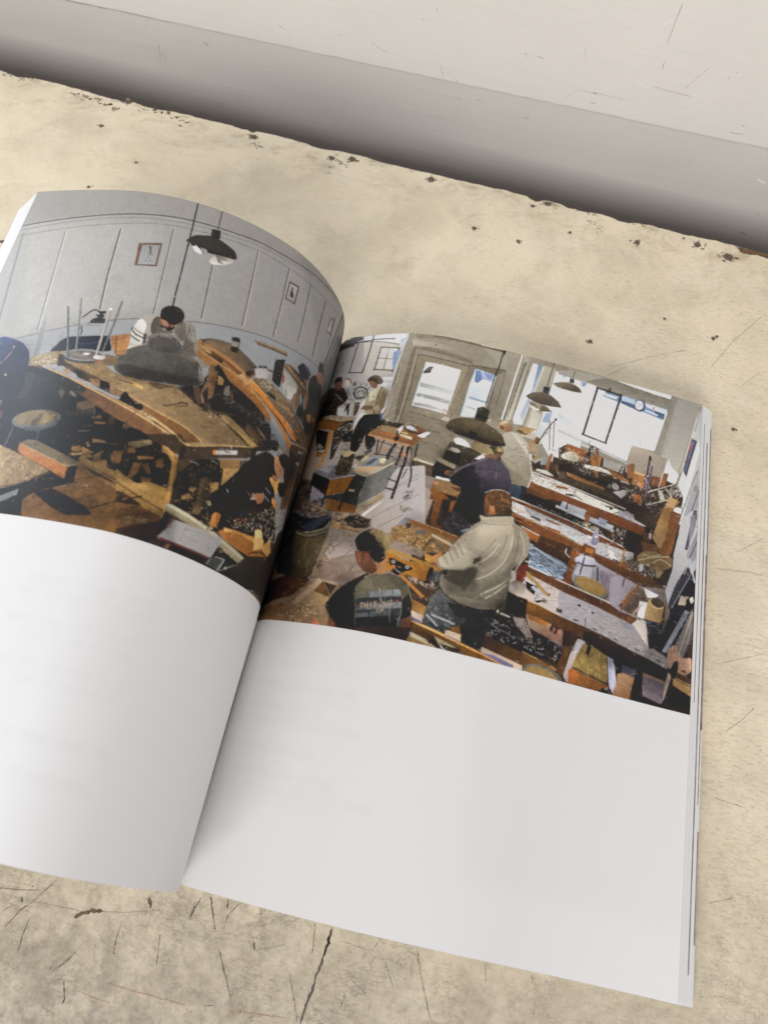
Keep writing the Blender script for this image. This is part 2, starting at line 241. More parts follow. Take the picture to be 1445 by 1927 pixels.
# ------------------------------------------------------------------ the drawing of the printed photograph (page coordinates, tenths of a millimetre)
DRAW_L = """
P b0aca6 1100 1500 2000 1500 2000 2650 1100 2650
G 55402c 3a2c20 1500 1700 1700 1050|1250 1030 2000 1030 2000 1720 1500 1760 1300 1500
G b6b2ab aaa8a8 1973 2173 274 2543|2466 2730 429 3200 -600 1603 1376 508
G a9a59f a29e9a 1534 2467 335 2624|2374 2659 2003 2640 1628 2623 1195 2648 922 2642 675 2642 430 2634 76 2719 309 2586 491 2576 608 2556 719 2535 847 2529 967 2515 1113 2505 1324 2487 1472 2470 1730 2439 1930 2406 2225 2332
L 6f6b66 0.81 2111 2344 1983 2390 1894 2404 1726 2429 1468 2459 1320 2477 1196 2491 1110 2495 964 2505 845 2521 716 2526 605 2546 487 2566 360 2593 270 2601
L 8b8782 0.38 2101 2322 1972 2365 1717 2408 1461 2440 1314 2458 1104 2474 958 2484 840 2501 712 2508 600 2531 481 2551 309 2586
L 837f7a 0.33 2090 2297 1957 2334 1869 2348 1704 2374 1418 2410 1274 2435 1182 2445 1124 2447 952 2459 833 2474 686 2480 541 2492 381 2521 210 2565
G b3b4b3 acafb3 1790 1782 367 2201|1883 1742 1704 1791 1447 1867 1278 1919 1144 1953 1001 1984 835 2032 667 2083 571 2109 470 2138 310 2185 -46 2112 221 1658 1605 1166
L 716e6c 0.37 1883 1742 1704 1791 1447 1867 1330 1902 1278 1919 1197 1939 1124 1959 1001 1985 835 2035 673 2083 571 2109 470 2138 310 2185
L 9a97a0 0.87 1829 1835 1920 2350
L c9c6c2 0.55 1614 1833 1649 2082 1688 2356
L 8f8b8c 0.55 1621 1832 1657 2082 1696 2356
L 6d6764 0.77 1375 1957 1401 2122 1429 2376
L c4beb6 0.46 1369 1958 1394 2123 1422 2377
L 68605c 0.44 1153 1972 1180 2210 1206 2422
L c4bdb6 0.37 1148 1974 1176 2212 1200 2424
L 9b958d 0.26 1274 2348 1291 2467
L 5f5856 0.48 968 2018 982 2152 999 2293
L c4bcb4 0.36 962 2018 978 2154 994 2296
L 625856 0.45 807 2064 821 2243 841 2468
L c8beb8 0.56 800 2062 817 2255 836 2471
L 5e5655 0.49 667 2101 675 2286 688 2481
L c2bab6 0.49 661 2105 669 2291 682 2486
L 57524f 0.48 542 2168 549 2328 560 2494
L bcb6b3 0.36 534 2168 541 2328 555 2499
L 4c4643 0.69 428 2185 439 2344 440 2500
L bdb8b6 0.35 419 2193 432 2351 433 2507
L 5a5453 0.53 314 2213 324 2365 328 2503
L aeb2b4 0.84 317 2072 322 2270 291 2561
L 2c292b 0.97 306 2006 320 2131 303 2279 256 2601
P 8f8f8d 252 2598 167 2639 61 2637 44 2553 -65 2396 -29 2200 43 2055 306 2006 320 2131 271 2328
L 3a3733 1.16 188 2620 140 2583 178 2448 219 2114
P a09e9d 1607 1891 1600 1899 1573 1787 1555 1660 1576 1659 1605 1812
P a8a6a4 1519 1828 1504 1855 1474 1792 1473 1728 1508 1790
L 9a9898 0.25 1645 1759 1546 1770 1502 1757
P 5c4031 1325 2314 1228 2336 1212 2210 1304 2195
P a9a8a6 1306 2307 1233 2323 1222 2217 1295 2203
L 4a4846 0.33 1271 2310 1270 2292 1259 2286 1266 2264 1248 2265
L 3c3a3a 0.38 1277 2306 1262 2303 1265 2282 1257 2272
L 6a6866 0.23 1269 2243 1270 2225 1260 2224 1247 2233 1237 2230
L 6a6866 0.20 1263 2262 1264 2244 1247 2242 1250 2230
P 4f3329 669 2417 616 2430 611 2325 667 2317
P b5b2ae 663 2409 622 2419 618 2330 662 2325
P 3a3836 651 2365 648 2384 650 2402 644 2403 639 2376 626 2359 638 2342 646 2347
L 4a4846 0.22 655 2387 642 2397
L 6a6866 0.25 649 2348 631 2359
P 5c4a42 373 2463 331 2483 334 2385 371 2377
P b9b8b6 366 2460 339 2471 341 2390 366 2386
L 2e2d3a 0.65 1149 2603 1132 2454 1115 2277 1106 2192 1097 2087
L 26231f 0.42 1040 2601 1030 2491
P 232425 1053 2483 1016 2489 1007 2442 1048 2438
P 3c3a38 1046 2475 1039 2478 1033 2441 1040 2442
G 3e3a35 2b2824 1115 2414 927 2364|1141 2377 1124 2407 1106 2424 1051 2443 1006 2440 961 2424 932 2412 911 2373 930 2364 983 2357 1054 2362 1108 2370 1127 2375
P 1e1c1a 1121 2375 1056 2369 992 2366 928 2368 965 2355 1039 2349 1105 2360
P f2f0ea 1103 2358 1091 2368 1069 2355 1053 2333 1064 2328 1090 2339
P a9a9a6 1072 2366 1043 2363 1035 2347 1051 2332
P cfcac0 1019 2309 1004 2354 983 2357 927 2364 925 2346 955 2316 996 2300
P 8f8a80 1004 2354 966 2358 940 2349 976 2330 956 2321 977 2312
P ece6dc 1018 2305 972 2318 955 2318 996 2300
P 3e2d20 957 1911 899 1946 823 1957 701 1923 680 1905 714 1844 561 1726 537 1658 654 1666 877 1814 935 1834
P 5a4a3a 899 1946 864 1954 815 1962 773 1949 695 1919 703 1895 835 1917 894 1918
G 6a5742 4a3a2b 928 1913 712 1856|930 1914 899 1946 833 1958 772 1944 683 1908 714 1846 789 1868 889 1899
P 7a5a3a 957 1910 934 1920 929 1887 884 1883 884 1869 931 1878 947 1876
P 8a6a48 932 1897 919 1898 888 1889 894 1872 927 1880
P 7e5836 928 1915 924 1914 805 1891 715 1857 717 1845 809 1873 900 1893 929 1901
P 5e3820 886 1890 866 1884 741 1854 759 1832 802 1849 851 1860
P 14100e 869 1877 834 1864 765 1834 774 1834 828 1845
P 835f3c 748 1858 715 1849 682 1903 680 1896 711 1843
P 221b17 740 1865 703 1895 708 1878 723 1851
G 7a5433 7e4f26 940 1864 565 1739|949 1880 895 1858 763 1827 697 1822 641 1795 571 1756 556 1713 656 1758 789 1788 877 1814 935 1834
L a27a4f 0.34 946 1879 895 1859 763 1829
L a87642 0.35 723 1806 651 1794 573 1760
P 9c7a52 764 1832 746 1851 702 1841 704 1813 731 1817
P 8b4f22 709 1845 697 1849 594 1821 585 1795 694 1814
P 4a2c18 698 1817 674 1816 585 1795 580 1782 651 1794
S c9b8a0,8f7a60,3a2c22,d8ccb8,57442f 60 2.72727 1.2 -20 60 -230 -69 155 -224|698 1876 620 1902 594 1821 629 1830 700 1848
P c4c0bc 693 1915 646 1939 635 1913 642 1898 688 1871
L 8f8b88 0.20 681 1909 648 1926
P 3a342d 688 1932 655 1952 650 1942 690 1922
P 201e1e 830 1991 798 2001 792 1988 801 1979 828 1974
P 9a8f86 826 1975 793 1982 792 1956 822 1950
P 1a1514 822 1950 792 1958 792 1929 819 1924
P 4b453c 797 1982 793 1983 789 1936 792 1934
P 34302e 796 1998 797 1994 801 1990 807 1985 815 1983 821 1982 826 1983 828 1986 827 1991 823 1995 816 1999 809 2002 803 2002 798 2001
P 5e4a38 740 2033 667 2054 580 2078 574 2060 661 2035 721 2019
P 8a7358 738 2034 667 2055 581 2080 578 2071 664 2046 722 2030
P 1a1715 895 1711 847 1846 785 1790 656 1758 556 1713 520 1614 725 1493 829 1617 899 1664
P 6a4c30 877 1814 838 1808 826 1679 852 1666
P 7d5d3f 877 1814 864 1821 843 1648 855 1644
P 9c7648 832 1793 808 1787 804 1761 826 1751
P 8d8578 943 1830 879 1818 886 1799 901 1789
P 9b9388 795 1758 780 1772 767 1727 791 1721
P 49372a 806 1726 790 1766 784 1785 799 1725
P 6b5440 771 1751 761 1756 743 1710 757 1707
P 2e2a2b 958 1681 856 1725 836 1654 862 1641 902 1647
P 5a4230 909 1699 885 1711 867 1643 883 1640
P 705640 869 1755 859 1749 856 1725 871 1687 850 1657 858 1640 876 1682
P 4e4032 843 1670 810 1718 712 1719 688 1707 707 1670 808 1618 840 1637
P 1b1a19 840 1669 815 1705 728 1708 690 1696 717 1669 813 1635
S b8b4ac,6f6860,2a2622,8f8478,15120f 70 6.36364 .8 38 25 -212 -65 128 -217|836 1715 748 1728 558 1717 538 1662 680 1665 797 1674
S 131110,201b17,3a3028,0e0d0d 90 5.45455 2 35 40 -215 -66 129 -215|835 1680 746 1719 555 1709 520 1614 615 1629 769 1639
S c8c4bc,a8a098 26 4.54545 .7 60 50 -221 -67 137 -216|808 1709 564 1734 552 1700 692 1669
P 5e452c 669 1662 559 1638 587 1596 663 1625
P 8b6a42 623 1670 559 1638 573 1635 611 1652
P 3a2a1c 594 1617 559 1638 555 1592 590 1571
P 7a5f49 1268 1844 1216 1860 1205 1815 1207 1794 1211 1768 1222 1748 1234 1745
P 8f7258 1262 1845 1215 1858 1213 1840 1257 1825
P 5b4332 1256 1821 1211 1819 1211 1768 1219 1751 1231 1748
G b9b0a4 8c857c 1231 1905 954 1884|1207 1820 1212 1888 1204 1932 1181 1957 1159 1971 1132 1984 1044 1984 1006 1988 975 1957 944 1872 934 1823 977 1815 996 1866 1015 1886 1104 1867 1150 1860 1129 1824 1203 1782 1211 1793
P dcd8d0 1208 1836 1209 1894 1200 1933 1185 1942 1159 1916 1160 1879 1153 1844 1153 1817 1205 1815
P cfcac0 1206 1805 1151 1823 1143 1812 1203 1782
L 38302c 0.56 1216 1887 1189 1861 1151 1852
L 3c3430 0.56 1210 1856 1188 1843 1166 1835
L 4a423d 0.33 1215 1898 1186 1878 1160 1871
L f0ece6 0.33 1203 1930 1179 1911 1167 1893
P 5a524a 1160 1871 1148 1877 1138 1832 1147 1819
G 585149 6e665d 1144 1926 1064 1906|1146 1952 1131 1973 1107 1931 1075 1914 1059 1919 1047 1907 1090 1893 1133 1878 1145 1915
G 7f776d 6a6259 1060 1951 1009 1926|1042 1977 1019 1972 995 1905 1004 1879 1036 1900 1050 1916 1049 1944
P 6e665c 999 1862 995 1905 955 1889 937 1833 959 1828 989 1842
L a39c92 0.37 1003 1978 979 1939 959 1893 944 1851
L 554e46 0.37 1000 1968 993 1927 997 1882
L 57504a 0.29 955 1894 976 1872 988 1853
L 55504a 0.23 946 1855 965 1847 987 1849
P 6e4a3a 1127 1961 1121 1976 1051 1949 1058 1914 1094 1919 1116 1939
P 8f6450 1120 1960 1092 1955 1078 1937 1099 1933
P 2a2321 1114 1934 1107 1931 1070 1926 1049 1944 1055 1920 1078 1907 1102 1916
P 8c8078 1100 1922 1082 1922 1081 1906 1095 1908
P 1f1a18 1126 1980 1129 2004 1118 2024 1095 2036 1069 2037 1043 2024 1032 2005 1030 1981 1041 1960 1055 1946 1076 1946 1098 1958 1118 1960
S 3a332f,4c453f,15110f,5c554c 60 4.09091 1 -25 60 -199 -76 65 -251|1126 2007 1110 2026 1077 2037 1047 2022 1032 1989 1052 1965 1092 1968 1119 1977
L 171626 0.66 1095 2079 1088 2014 1071 1920
G 6e6963 4c4843 1124 1862 996 1684|1134 1838 1134 1864 1118 1885 1092 1898 1058 1900 1029 1891 1009 1872 988 1838 954 1825 921 1814 897 1783 877 1740 881 1720 909 1700 955 1685 1034 1671 1116 1663 1177 1666 1212 1681 1229 1703 1225 1744 1204 1785 1165 1812 1132 1825
P 7d776f 1144 1856 1129 1879 1096 1896 1062 1899 1034 1892 1012 1876 1027 1870 1056 1879 1087 1880 1110 1871 1130 1855
P 57524b 1129 1850 1105 1870 1078 1880 1046 1875 1018 1868 1003 1847 1013 1822 1067 1804 1111 1807 1127 1829
L 8a847b 0.34 1131 1869 1110 1887 1083 1896 1052 1895 1025 1885
P 1e1b19 1109 1869 1100 1882 1094 1876
P 1e1b19 1053 1886 1031 1883 1029 1875 1043 1878
P 6c665d 990 1831 953 1823 925 1812 935 1802 975 1811 1007 1804
P 8d8882 917 1800 897 1777 883 1743 892 1728 909 1772
L b0aca6 0.33 896 1778 877 1740 883 1721 909 1701
P 4a4641 1215 1701 1179 1724 1090 1715 967 1726 905 1743 899 1724 957 1691 1074 1664 1178 1669
G 8a7152 6e573d 1111 1649 744 1553|1210 1674 1177 1666 1095 1664 1033 1669 970 1679 903 1651 809 1622 782 1622 628 1566 632 1563 863 1443 871 1456 1007 1518 1132 1585 1188 1612
P 33281f 969 1675 952 1676 828 1625 812 1616 794 1615 810 1609 901 1642
P 94774f 784 1628 753 1646 589 1594 618 1571 763 1617
P 3b2d20 782 1622 767 1617 611 1575 625 1566 707 1589
P 7a5f40 1143 1593 1135 1592 1008 1522 871 1458 813 1489 809 1488 865 1452 1008 1508
G 6f4a2c 5b3c22 1082 1559 858 1495|1137 1592 1084 1565 994 1541 890 1520 813 1489 861 1464 908 1473 1004 1509 1100 1550
L b08a5c 0.27 1184 1612 1134 1591 995 1543 890 1522 810 1489
P 4d3d2e 1171 1562 1142 1564 1025 1512 870 1466 864 1463 870 1454 906 1465 1000 1496 1117 1540 1170 1558
P 8d7455 1171 1560 1131 1556 1000 1496 871 1456 629 1571 620 1569 862 1442 903 1456 1029 1496 1166 1546
G 70492b 5d3c25 1160 1541 881 1437|1167 1551 1114 1532 997 1487 866 1442 872 1404 919 1401 1047 1453 1147 1491
P 34261b 883 1441 623 1568 615 1544 873 1408
L bb976a 0.25 1169 1554 1092 1527 1000 1496 862 1442 623 1569
P 30251d 881 1463 870 1468 870 1461 880 1458
P a2815a 1012 1521 873 1465 879 1457 1013 1511
S d5c4a8,8d7556,c7aa88 26 3.18182 1.2 35 40 -181 -65 67 -214|1036 1518 1016 1520 883 1470 897 1464
P a9834f 1131 1645 1119 1648 1086 1636 1083 1626 1127 1633
L 30261e 0.36 1187 1647 1129 1639
L 2b211a 0.55 990 1581 974 1583 947 1603 927 1618 913 1620 905 1613
L 3a2b1f 0.30 944 1594 908 1608
P 5e4630 1082 1662 1049 1666 992 1670 975 1667 1001 1657 1024 1639 1056 1649
S 3a2d22,54412f,2a2019 40 3.63636 1.4 -10 60 -185 -68 69 -224|1040 1664 969 1674 927 1646 971 1628 1024 1639
S a3906f,5c4732,3e2f22,c3b391 60 2.72727 1.4 -0 90 -194 -63 105 -215|833 1615 810 1624 740 1605 728 1597 800 1592
S 4e3d2b,5c4a35,6b5539,a58c62 170 2.27273 1 30 90 -183 -64 80 -217|1104 1627 967 1670 804 1605 635 1571 816 1496 928 1537 1071 1591
S 4a3826,2f241a,b39c72 30 4.09091 1.2 35 30 -206 -64 117 -211|753 1583 677 1572 648 1563 728 1533
L 33271e 0.35 811 1584 795 1580
L 33271e 0.39 860 1617 830 1619
L 33271e 0.39 891 1632 879 1632
L 5b3c26 0.46 705 1583 685 1582
L 5b4229 0.54 836 1552 811 1554
P 171515 1157 1570 1150 1601 1137 1599 1112 1575 1096 1565 1082 1559 1066 1563 1056 1551 1058 1536 1072 1530 1117 1540 1151 1552
S 6d6a66,2a2725,8a8782,0e0d0d 30 2.72727 1.2 40 60 -193 -74 47 -223|1147 1592 1107 1572 1065 1558 1065 1534 1128 1548
L a38a60 0.33 1163 1613 1148 1606 1135 1613
G 27292c 1c1a19 1523 1539 1208 1436|1616 1693 1586 1684 1491 1651 986 1444 927 1255 1147 1267 1245 1193 1316 1049 1453 1032 1753 1679
P 2a3040 1755 1684 1606 1693 1596 1659 1582 1604 1569 1527 1585 1507 1567 1432 1599 1346
P 4c5c7a 1760 1694 1667 1702 1664 1671 1715 1654 1739 1649
P 4d4f50 1590 1639 1536 1622 1531 1592 1535 1519 1581 1509 1569 1551 1576 1595
P 343430 1546 1626 1424 1605 1349 1580 1286 1555 1323 1535 1330 1482 1447 1473 1519 1472 1556 1499 1523 1539
P c8ccd0 1691 1620 1680 1625 1673 1611 1685 1613
P 5a4e42 1406 1558 1393 1574 1377 1557 1382 1523
P 7a7064 1362 1566 1342 1561 1321 1540 1339 1540
P 1c1c1e 1375 1552 1335 1543 1275 1538 1315 1512 1337 1476 1366 1506
P 5e4a38 1312 1518 1279 1535 1196 1523 1189 1478 1224 1480 1306 1490
G 585048 3e362d 1335 1472 1224 1480|1344 1473 1288 1488 1235 1511 1232 1479 1241 1468 1330 1458
P 221e1b 1238 1520 1163 1502 1140 1483 1139 1432 1159 1418 1221 1471
P 3a2c22 1162 1497 1144 1496 1137 1427 1167 1417
P 53412f 1105 1467 1074 1461 1071 1438 1104 1426
P 5c3a28 1652 1460 1617 1453 1612 1420 1626 1405
L 8c8d8c 0.61 1541 1380 1544 1311
L 6e6f6e 0.77 1422 1378 1415 1347
P 9a9c9b 1351 1451 1352 1432 1373 1412 1409 1395 1455 1386 1501 1385 1539 1394 1560 1409 1558 1428 1536 1447 1496 1462 1449 1471 1404 1472 1369 1465
P 8b7658 1363 1455 1365 1439 1384 1423 1418 1408 1459 1400 1501 1399 1534 1405 1552 1417 1550 1433 1529 1449 1493 1462 1450 1470 1410 1472 1379 1467
P 6f5f4a 1472 1419 1432 1460 1373 1453 1398 1413 1462 1397
P 9a825e 1427 1461 1379 1457 1382 1429 1419 1406 1437 1404
P 767a7a 1491 1390 1414 1395 1354 1427 1357 1413 1418 1381 1483 1377
L 6a6660 0.22 1323 1441 1263 1445
L 7a6a56 0.35 1259 1423 1215 1433
L 8b7558 0.56 1262 1402 1224 1408 1198 1407
L 70583c 0.87 1292 1376 1250 1387
L 4a4440 0.32 1253 1382 1190 1385 1120 1376
P 8f6840 1218 1451 1172 1455 1174 1448 1214 1442
P 6a5540 1238 1471 1198 1480 1194 1467 1229 1458
P 3c3a38 1365 1353 1337 1352 1329 1330 1354 1336
G 8a7152 7a6244 1440 1693 1191 1631|1446 1697 1401 1717 1313 1728 1279 1709 1225 1679 1200 1673 1175 1601 1263 1637 1423 1687
S 5c4a35,a58c62,c3b391,3a2d22 50 2.72727 1.2 30 40 -209 -83 35 -234|1421 1695 1306 1709 1202 1664 1183 1608 1264 1642
P 4c3b2e 1423 1687 1263 1637 1153 1595 1156 1568 1247 1593 1374 1645 1430 1669
P 18171a 1237 1627 1215 1626 1202 1590 1249 1598 1261 1632
P 33281f 1386 1663 1351 1658 1300 1631 1306 1610 1349 1628
P 8a6848 1426 1659 1398 1660 1381 1639 1394 1638 1421 1645
P 7c5e43 1300 1631 1258 1635 1249 1600 1280 1600
P 7a5d42 1213 1619 1154 1598 1156 1568 1201 1585
G 9a7b58 7c6043 1586 1684 1006 1508|1601 1694 1566 1685 1397 1632 1287 1594 1152 1557 1009 1517 1002 1495 1089 1518 1288 1584 1413 1626 1506 1663
L c09c70 0.28 1593 1689 1491 1651 1394 1625 1284 1587 1001 1493
G 553f31 6d4a30 1458 1617 992 1465|1593 1689 1490 1649 1393 1623 1284 1585 1001 1491 983 1435 1138 1479 1301 1548 1347 1575 1484 1634 1563 1665
P 33332f 1538 1666 1393 1621 1291 1581 1302 1562 1323 1559 1450 1598
S ddd0b8,b09a7a,6a543c 26 3.18182 1.5 25 50 -242 -100 15 -243|1550 1696 1502 1688 1445 1657 1462 1651 1532 1677
S c9b08a,8b6d4a 16 3.63636 1.5 30 30 -213 -85 31 -231|1339 1625 1310 1619 1290 1603 1312 1602
S e0d6c2,b09a7a 18 3.18182 1.5 35 30 -186 -69 55 -218|1056 1532 1010 1521 1005 1504 1047 1515
G 18130f 1a140f 1177 1351 998 1303|1297 1385 1200 1415 1069 1457 983 1435 925 1247 1026 1268 1109 1275 1198 1293 1245 1294
P a0764d 1199 1376 1193 1382 1148 1379 1145 1372 1191 1365
L b9b3a8 0.38 1161 1376 1144 1375
L 7e6a56 0.31 1144 1373 1098 1372
P 8a6544 1221 1365 1207 1363 1195 1347 1205 1345 1214 1353
P 8a6440 1265 1335 1234 1343 1222 1329 1233 1318 1259 1318
P b0875a 1259 1309 1212 1319 1201 1318 1199 1313 1252 1299
L 3a3028 0.34 1201 1318 1165 1328
P 9c7446 1219 1303 1186 1317 1170 1307 1200 1297
P 8e6a42 1225 1342 1178 1328 1168 1325 1194 1316 1216 1307
P 8f6c45 1172 1313 1157 1328 1114 1359 1134 1346 1151 1311 1164 1290
P 7a5836 1168 1307 1142 1322 1141 1297 1164 1290
P a07446 1162 1286 1148 1294 1116 1307 1108 1284 1116 1271 1149 1273
P 8d5e38 1097 1376 1075 1391 1051 1392 1067 1358 1093 1357
P 94663c 1109 1333 1102 1348 1070 1351 1064 1316 1088 1297 1100 1308
P 9a8362 1078 1399 997 1422 1000 1407 1066 1388
P 8c6238 1055 1377 1029 1384 1024 1358 1051 1355
P 8c7658 1033 1397 982 1426 973 1397 1021 1373
P 55422e 1022 1377 973 1397 968 1380 1021 1359
P ab7a4a 1013 1348 960 1362 957 1352 1006 1340
P 7a5634 1022 1327 999 1329 993 1311 1012 1308
P 8c643c 1020 1296 990 1312 987 1279 1012 1250 1020 1256
P 7d5a38 986 1320 969 1334 951 1300 959 1289 978 1300
P 6d4c2e 974 1275 940 1279 940 1255 970 1249
P 14110f 1090 1279 1074 1291 1013 1325 1044 1299 1082 1268
P 14110f 1043 1272 1036 1274 1026 1250 1036 1250
P 14110f 986 1253 974 1252 972 1231 982 1228
S 0f0d0c,1a1512,2b2219,7d5c3a,4c3723 80 5.45455 2.2 15 60 -182 -68 49 -206|1141 1367 978 1419 932 1271 1024 1260 1115 1292
G a67f4e 8f6a3d 1147 1267 925 1195|1219 1303 1164 1290 1041 1264 926 1251 903 1177 1055 1234 1147 1267 1220 1285
G 75512f 64431f 1225 1253 948 1144|1236 1269 1220 1285 1147 1265 1047 1236 906 1189 832 1019 1408 894 1349 1022 1384 1105 1339 1136 1286 1165 1239 1177 1206 1191
P 8f6a40 1219 1280 1184 1278 1062 1233 905 1185 898 1162 979 1181 1087 1214 1152 1236 1224 1271
P 4a331f 1208 1273 1146 1241 1032 1214 1069 1231
P 211914 1344 1136 1276 1162 1209 1144 1124 1113 1091 1088 1189 1070 1267 1096
L 33251a 0.69 1111 1111 1074 1131 1029 1159 964 1197
L 33251a 0.38 1004 1131 946 1162
L 3a281a 0.31 1201 1209 1135 1234
L 3a281a 0.21 1202 1235 1163 1264
L 4a331e 0.20 1245 1150 1122 1198
L 4a331e 0.21 1344 1064 1286 1102
L 4a331e 0.20 1180 1132 1076 1182
S 4c341f,86603a,6d4a29,96703f 90 10 1 -12 6 -189 -72 37 -198|1225 1253 1050 1222 913 1156 1084 1092 1211 1147 1252 1166
S d8c8b0,a89070 22 2.27273 1 -0 80 -192 -74 36 -201|1192 1202 1152 1205 1147 1193 1185 1188
G 23262c 1c1c1d 1426 1096 1315 1152|1506 1148 1426 1160 1300 1224 1286 1165 1339 1136 1376 1106 1349 1022 1443 1011
P 35312e 1410 1153 1303 1219 1291 1169 1352 1135 1389 1117
P a8a9a6 1485 1101 1409 1142 1404 1120 1474 1078
P 23232a 1308 1222 1239 1198 1253 1257 1216 1272 1206 1191 1240 1179 1277 1166 1282 1145
G b5764a a66a3e 1473 1309 1248 1223|1476 1289 1484 1324 1439 1342 1251 1253 1244 1202 1342 1240 1431 1269
G 86755c 7d6c52 1459 1333 1233 1273|1484 1324 1453 1341 1416 1342 1221 1280 1215 1270 1250 1251
L c3aa84 0.28 1483 1323 1251 1252 1216 1270
P 262423 1251 1252 1217 1268 1204 1196 1243 1198
S 5c4e3b,9a8768 50 2.27273 .8 30 40 -212 -84 28 -211|1471 1328 1419 1339 1227 1279 1253 1257
G b0936f 9b7d5a 1568 1302 1340 1214|1584 1315 1475 1282 1431 1269 1310 1226 1368 1195 1424 1156 1501 1135
S e6d8c0,7a6148,c4a581,4a4040,f2e8d8,8e7152,5c5560 240 4.09091 1.6 25 70 -225 -91 22 -210|1582 1311 1473 1278 1322 1225 1377 1196 1430 1168 1508 1152
P 6e5a48 1504 1144 1431 1159 1309 1224 1307 1218 1424 1154 1499 1131
P 20283c 1520 1733 1494 1780 1466 1808 1322 1830 1262 1788 1262 1763 1411 1741
P 1c2438 1322 1830 1288 1835 1260 1768 1302 1761
L 44506a 0.48 1417 1781 1356 1783 1315 1810
L 7a5040 0.30 1504 1754 1489 1791
P 8a5f3a 1284 1836 1207 1862 1198 1801 1204 1759 1237 1752 1270 1797
L 5a3a22 0.46 1259 1836 1238 1757
L a97c52 0.35 1248 1812 1208 1836
G 8f7a5c 6f5b44 1553 1726 1261 1707|1603 1699 1515 1733 1450 1742 1276 1750 1221 1745 1215 1703 1602 1661
P 3a3026 1472 1725 1442 1723 1435 1693 1386 1676 1459 1669
S e8e0d0,c9a882,4a3c30,8f7656,f4f0e6 60 4.09091 1.6 20 60 -247 -103 12 -246|1598 1699 1503 1729 1451 1672 1577 1662
P 4f4f4c 1268 1733 1272 1719 1293 1706 1327 1696 1368 1692 1407 1695 1437 1703 1451 1716 1446 1729 1423 1740 1387 1749 1346 1752 1308 1751 1280 1744
P a5a5a1 1273 1741 1277 1728 1298 1715 1331 1706 1371 1702 1409 1704 1438 1713 1452 1724 1447 1737 1425 1749 1390 1757 1349 1760 1312 1759 1285 1752
P 77736c 1283 1739 1288 1729 1306 1719 1336 1712 1370 1709 1404 1710 1429 1716 1440 1725 1436 1735 1416 1744 1385 1750 1350 1753 1317 1752 1294 1748
P 86796a 1409 1736 1319 1720 1325 1711 1405 1726
P d8d2c6 1364 1741 1337 1743 1346 1731 1369 1731
L b3afa8 0.54 1487 1893 1475 1907 1441 1921 1386 1929 1340 1933 1301 1926 1284 1915 1292 1900 1324 1887 1390 1875 1443 1875 1482 1880
L 7c7872 0.25 1473 1876 1421 1869 1344 1878
P 3a3e44 1397 1888 1387 1905 1363 1916 1333 1912 1330 1889 1383 1882
L 2f3136 0.64 1435 1905 1396 1955 1376 1941 1344 1943
P 24262a 1376 1941 1347 1950 1340 1938 1363 1929
P 33363c 1385 1926 1345 1932 1344 1916 1366 1913
L 2c3038 0.54 1424 1864 1410 1839 1411 1823
L 85847f 0.85 1522 1956 1477 1844 1429 1714
L 4a4a48 0.30 1518 1956 1423 1714
L 9b9993 0.85 1477 1999 1436 1868 1402 1742
L 5c5b57 0.30 1472 1996 1433 1868 1398 1742
L bcb6ae 1.00 1330 1964 1323 1882 1312 1739
L 77716a 0.33 1327 1964 1318 1883 1307 1740
L 7a7870 0.86 1294 2005 1291 1898 1292 1757
P e6e2da 1338 1965 1324 1968 1322 1957 1335 1956
P 7d5c46 1316 1718 1278 1724 1274 1700 1301 1695
P d9d3ca 1270 1732 1271 1727 1277 1723 1287 1720 1298 1719 1309 1720 1318 1722 1322 1726 1320 1731 1314 1735 1304 1738 1292 1739 1282 1738 1273 1736
P 3b4f80 1806 1792 1766 1800 1711 1788 1691 1768 1695 1752 1708 1711 1727 1669 1744 1659
P 2b3860 1711 1788 1660 1769 1618 1734 1600 1699 1585 1634 1730 1629 1744 1659 1713 1685 1702 1731
L c98f78 0.31 1699 1755 1699 1726 1715 1690 1737 1667
L 5a6fa8 0.40 1795 1792 1765 1799 1722 1788
G 1d1915 16130f 868 1260 671 1173|1116 1414 1093 1419 1017 1434 913 1410 867 1388 605 1515 511 1591 319 1299 -65 1216 452 1036 586 1040 717 1038 837 1034 986 1033
P 2e2720 1109 1392 1095 1400 1068 1392 1060 1344 1088 1333
S 8c643c,6a4b2c,14110e,2a2018,9c7446,46331f 110 6.36364 3 10 80 -178 -65 57 -205|1106 1384 985 1421 942 1399 905 1381 880 1273 950 1274 1012 1285 1078 1304
P 94663c 1094 1350 1070 1351 1063 1307 1077 1300
P 9a8362 1064 1393 986 1425 977 1410 1024 1381 1060 1381
P 8c6238 1059 1372 1032 1381 1024 1358 1052 1351
P ab7a4a 1016 1347 959 1363 955 1353 1009 1335
P 8c643c 1019 1319 991 1327 992 1282 1016 1249 1022 1256 1017 1288
P 7d5a38 986 1318 969 1332 948 1299 960 1288
P 7a5636 977 1271 940 1279 940 1255 966 1251
P 8a6238 947 1351 925 1369 914 1332 938 1323
P 14110f 1045 1276 1034 1275 1029 1252 1037 1252
P 14110f 986 1253 974 1252 972 1231 982 1230
P 14110f 942 1285 883 1272 893 1264 936 1265
L c8c0b0 0.39 893 1266 882 1268
G ad8550 99723f 1046 1267 891 1207|1073 1283 1041 1264 982 1241 946 1262 875 1258 865 1174 949 1195 1056 1234
G 7a5430 58391f 1008 1212 895 1099|1056 1234 965 1199 865 1174 864 1132 861 1099 901 1035 989 1034
P 94703f 1054 1226 962 1191 867 1169 865 1149 954 1164 1044 1198
P 3a2817 1044 1198 1018 1196 945 1171 942 1163 1029 1154
L 2f2015 0.58 1029 1159 989 1178 950 1201
L 2f2015 0.42 1004 1131 968 1150 952 1158
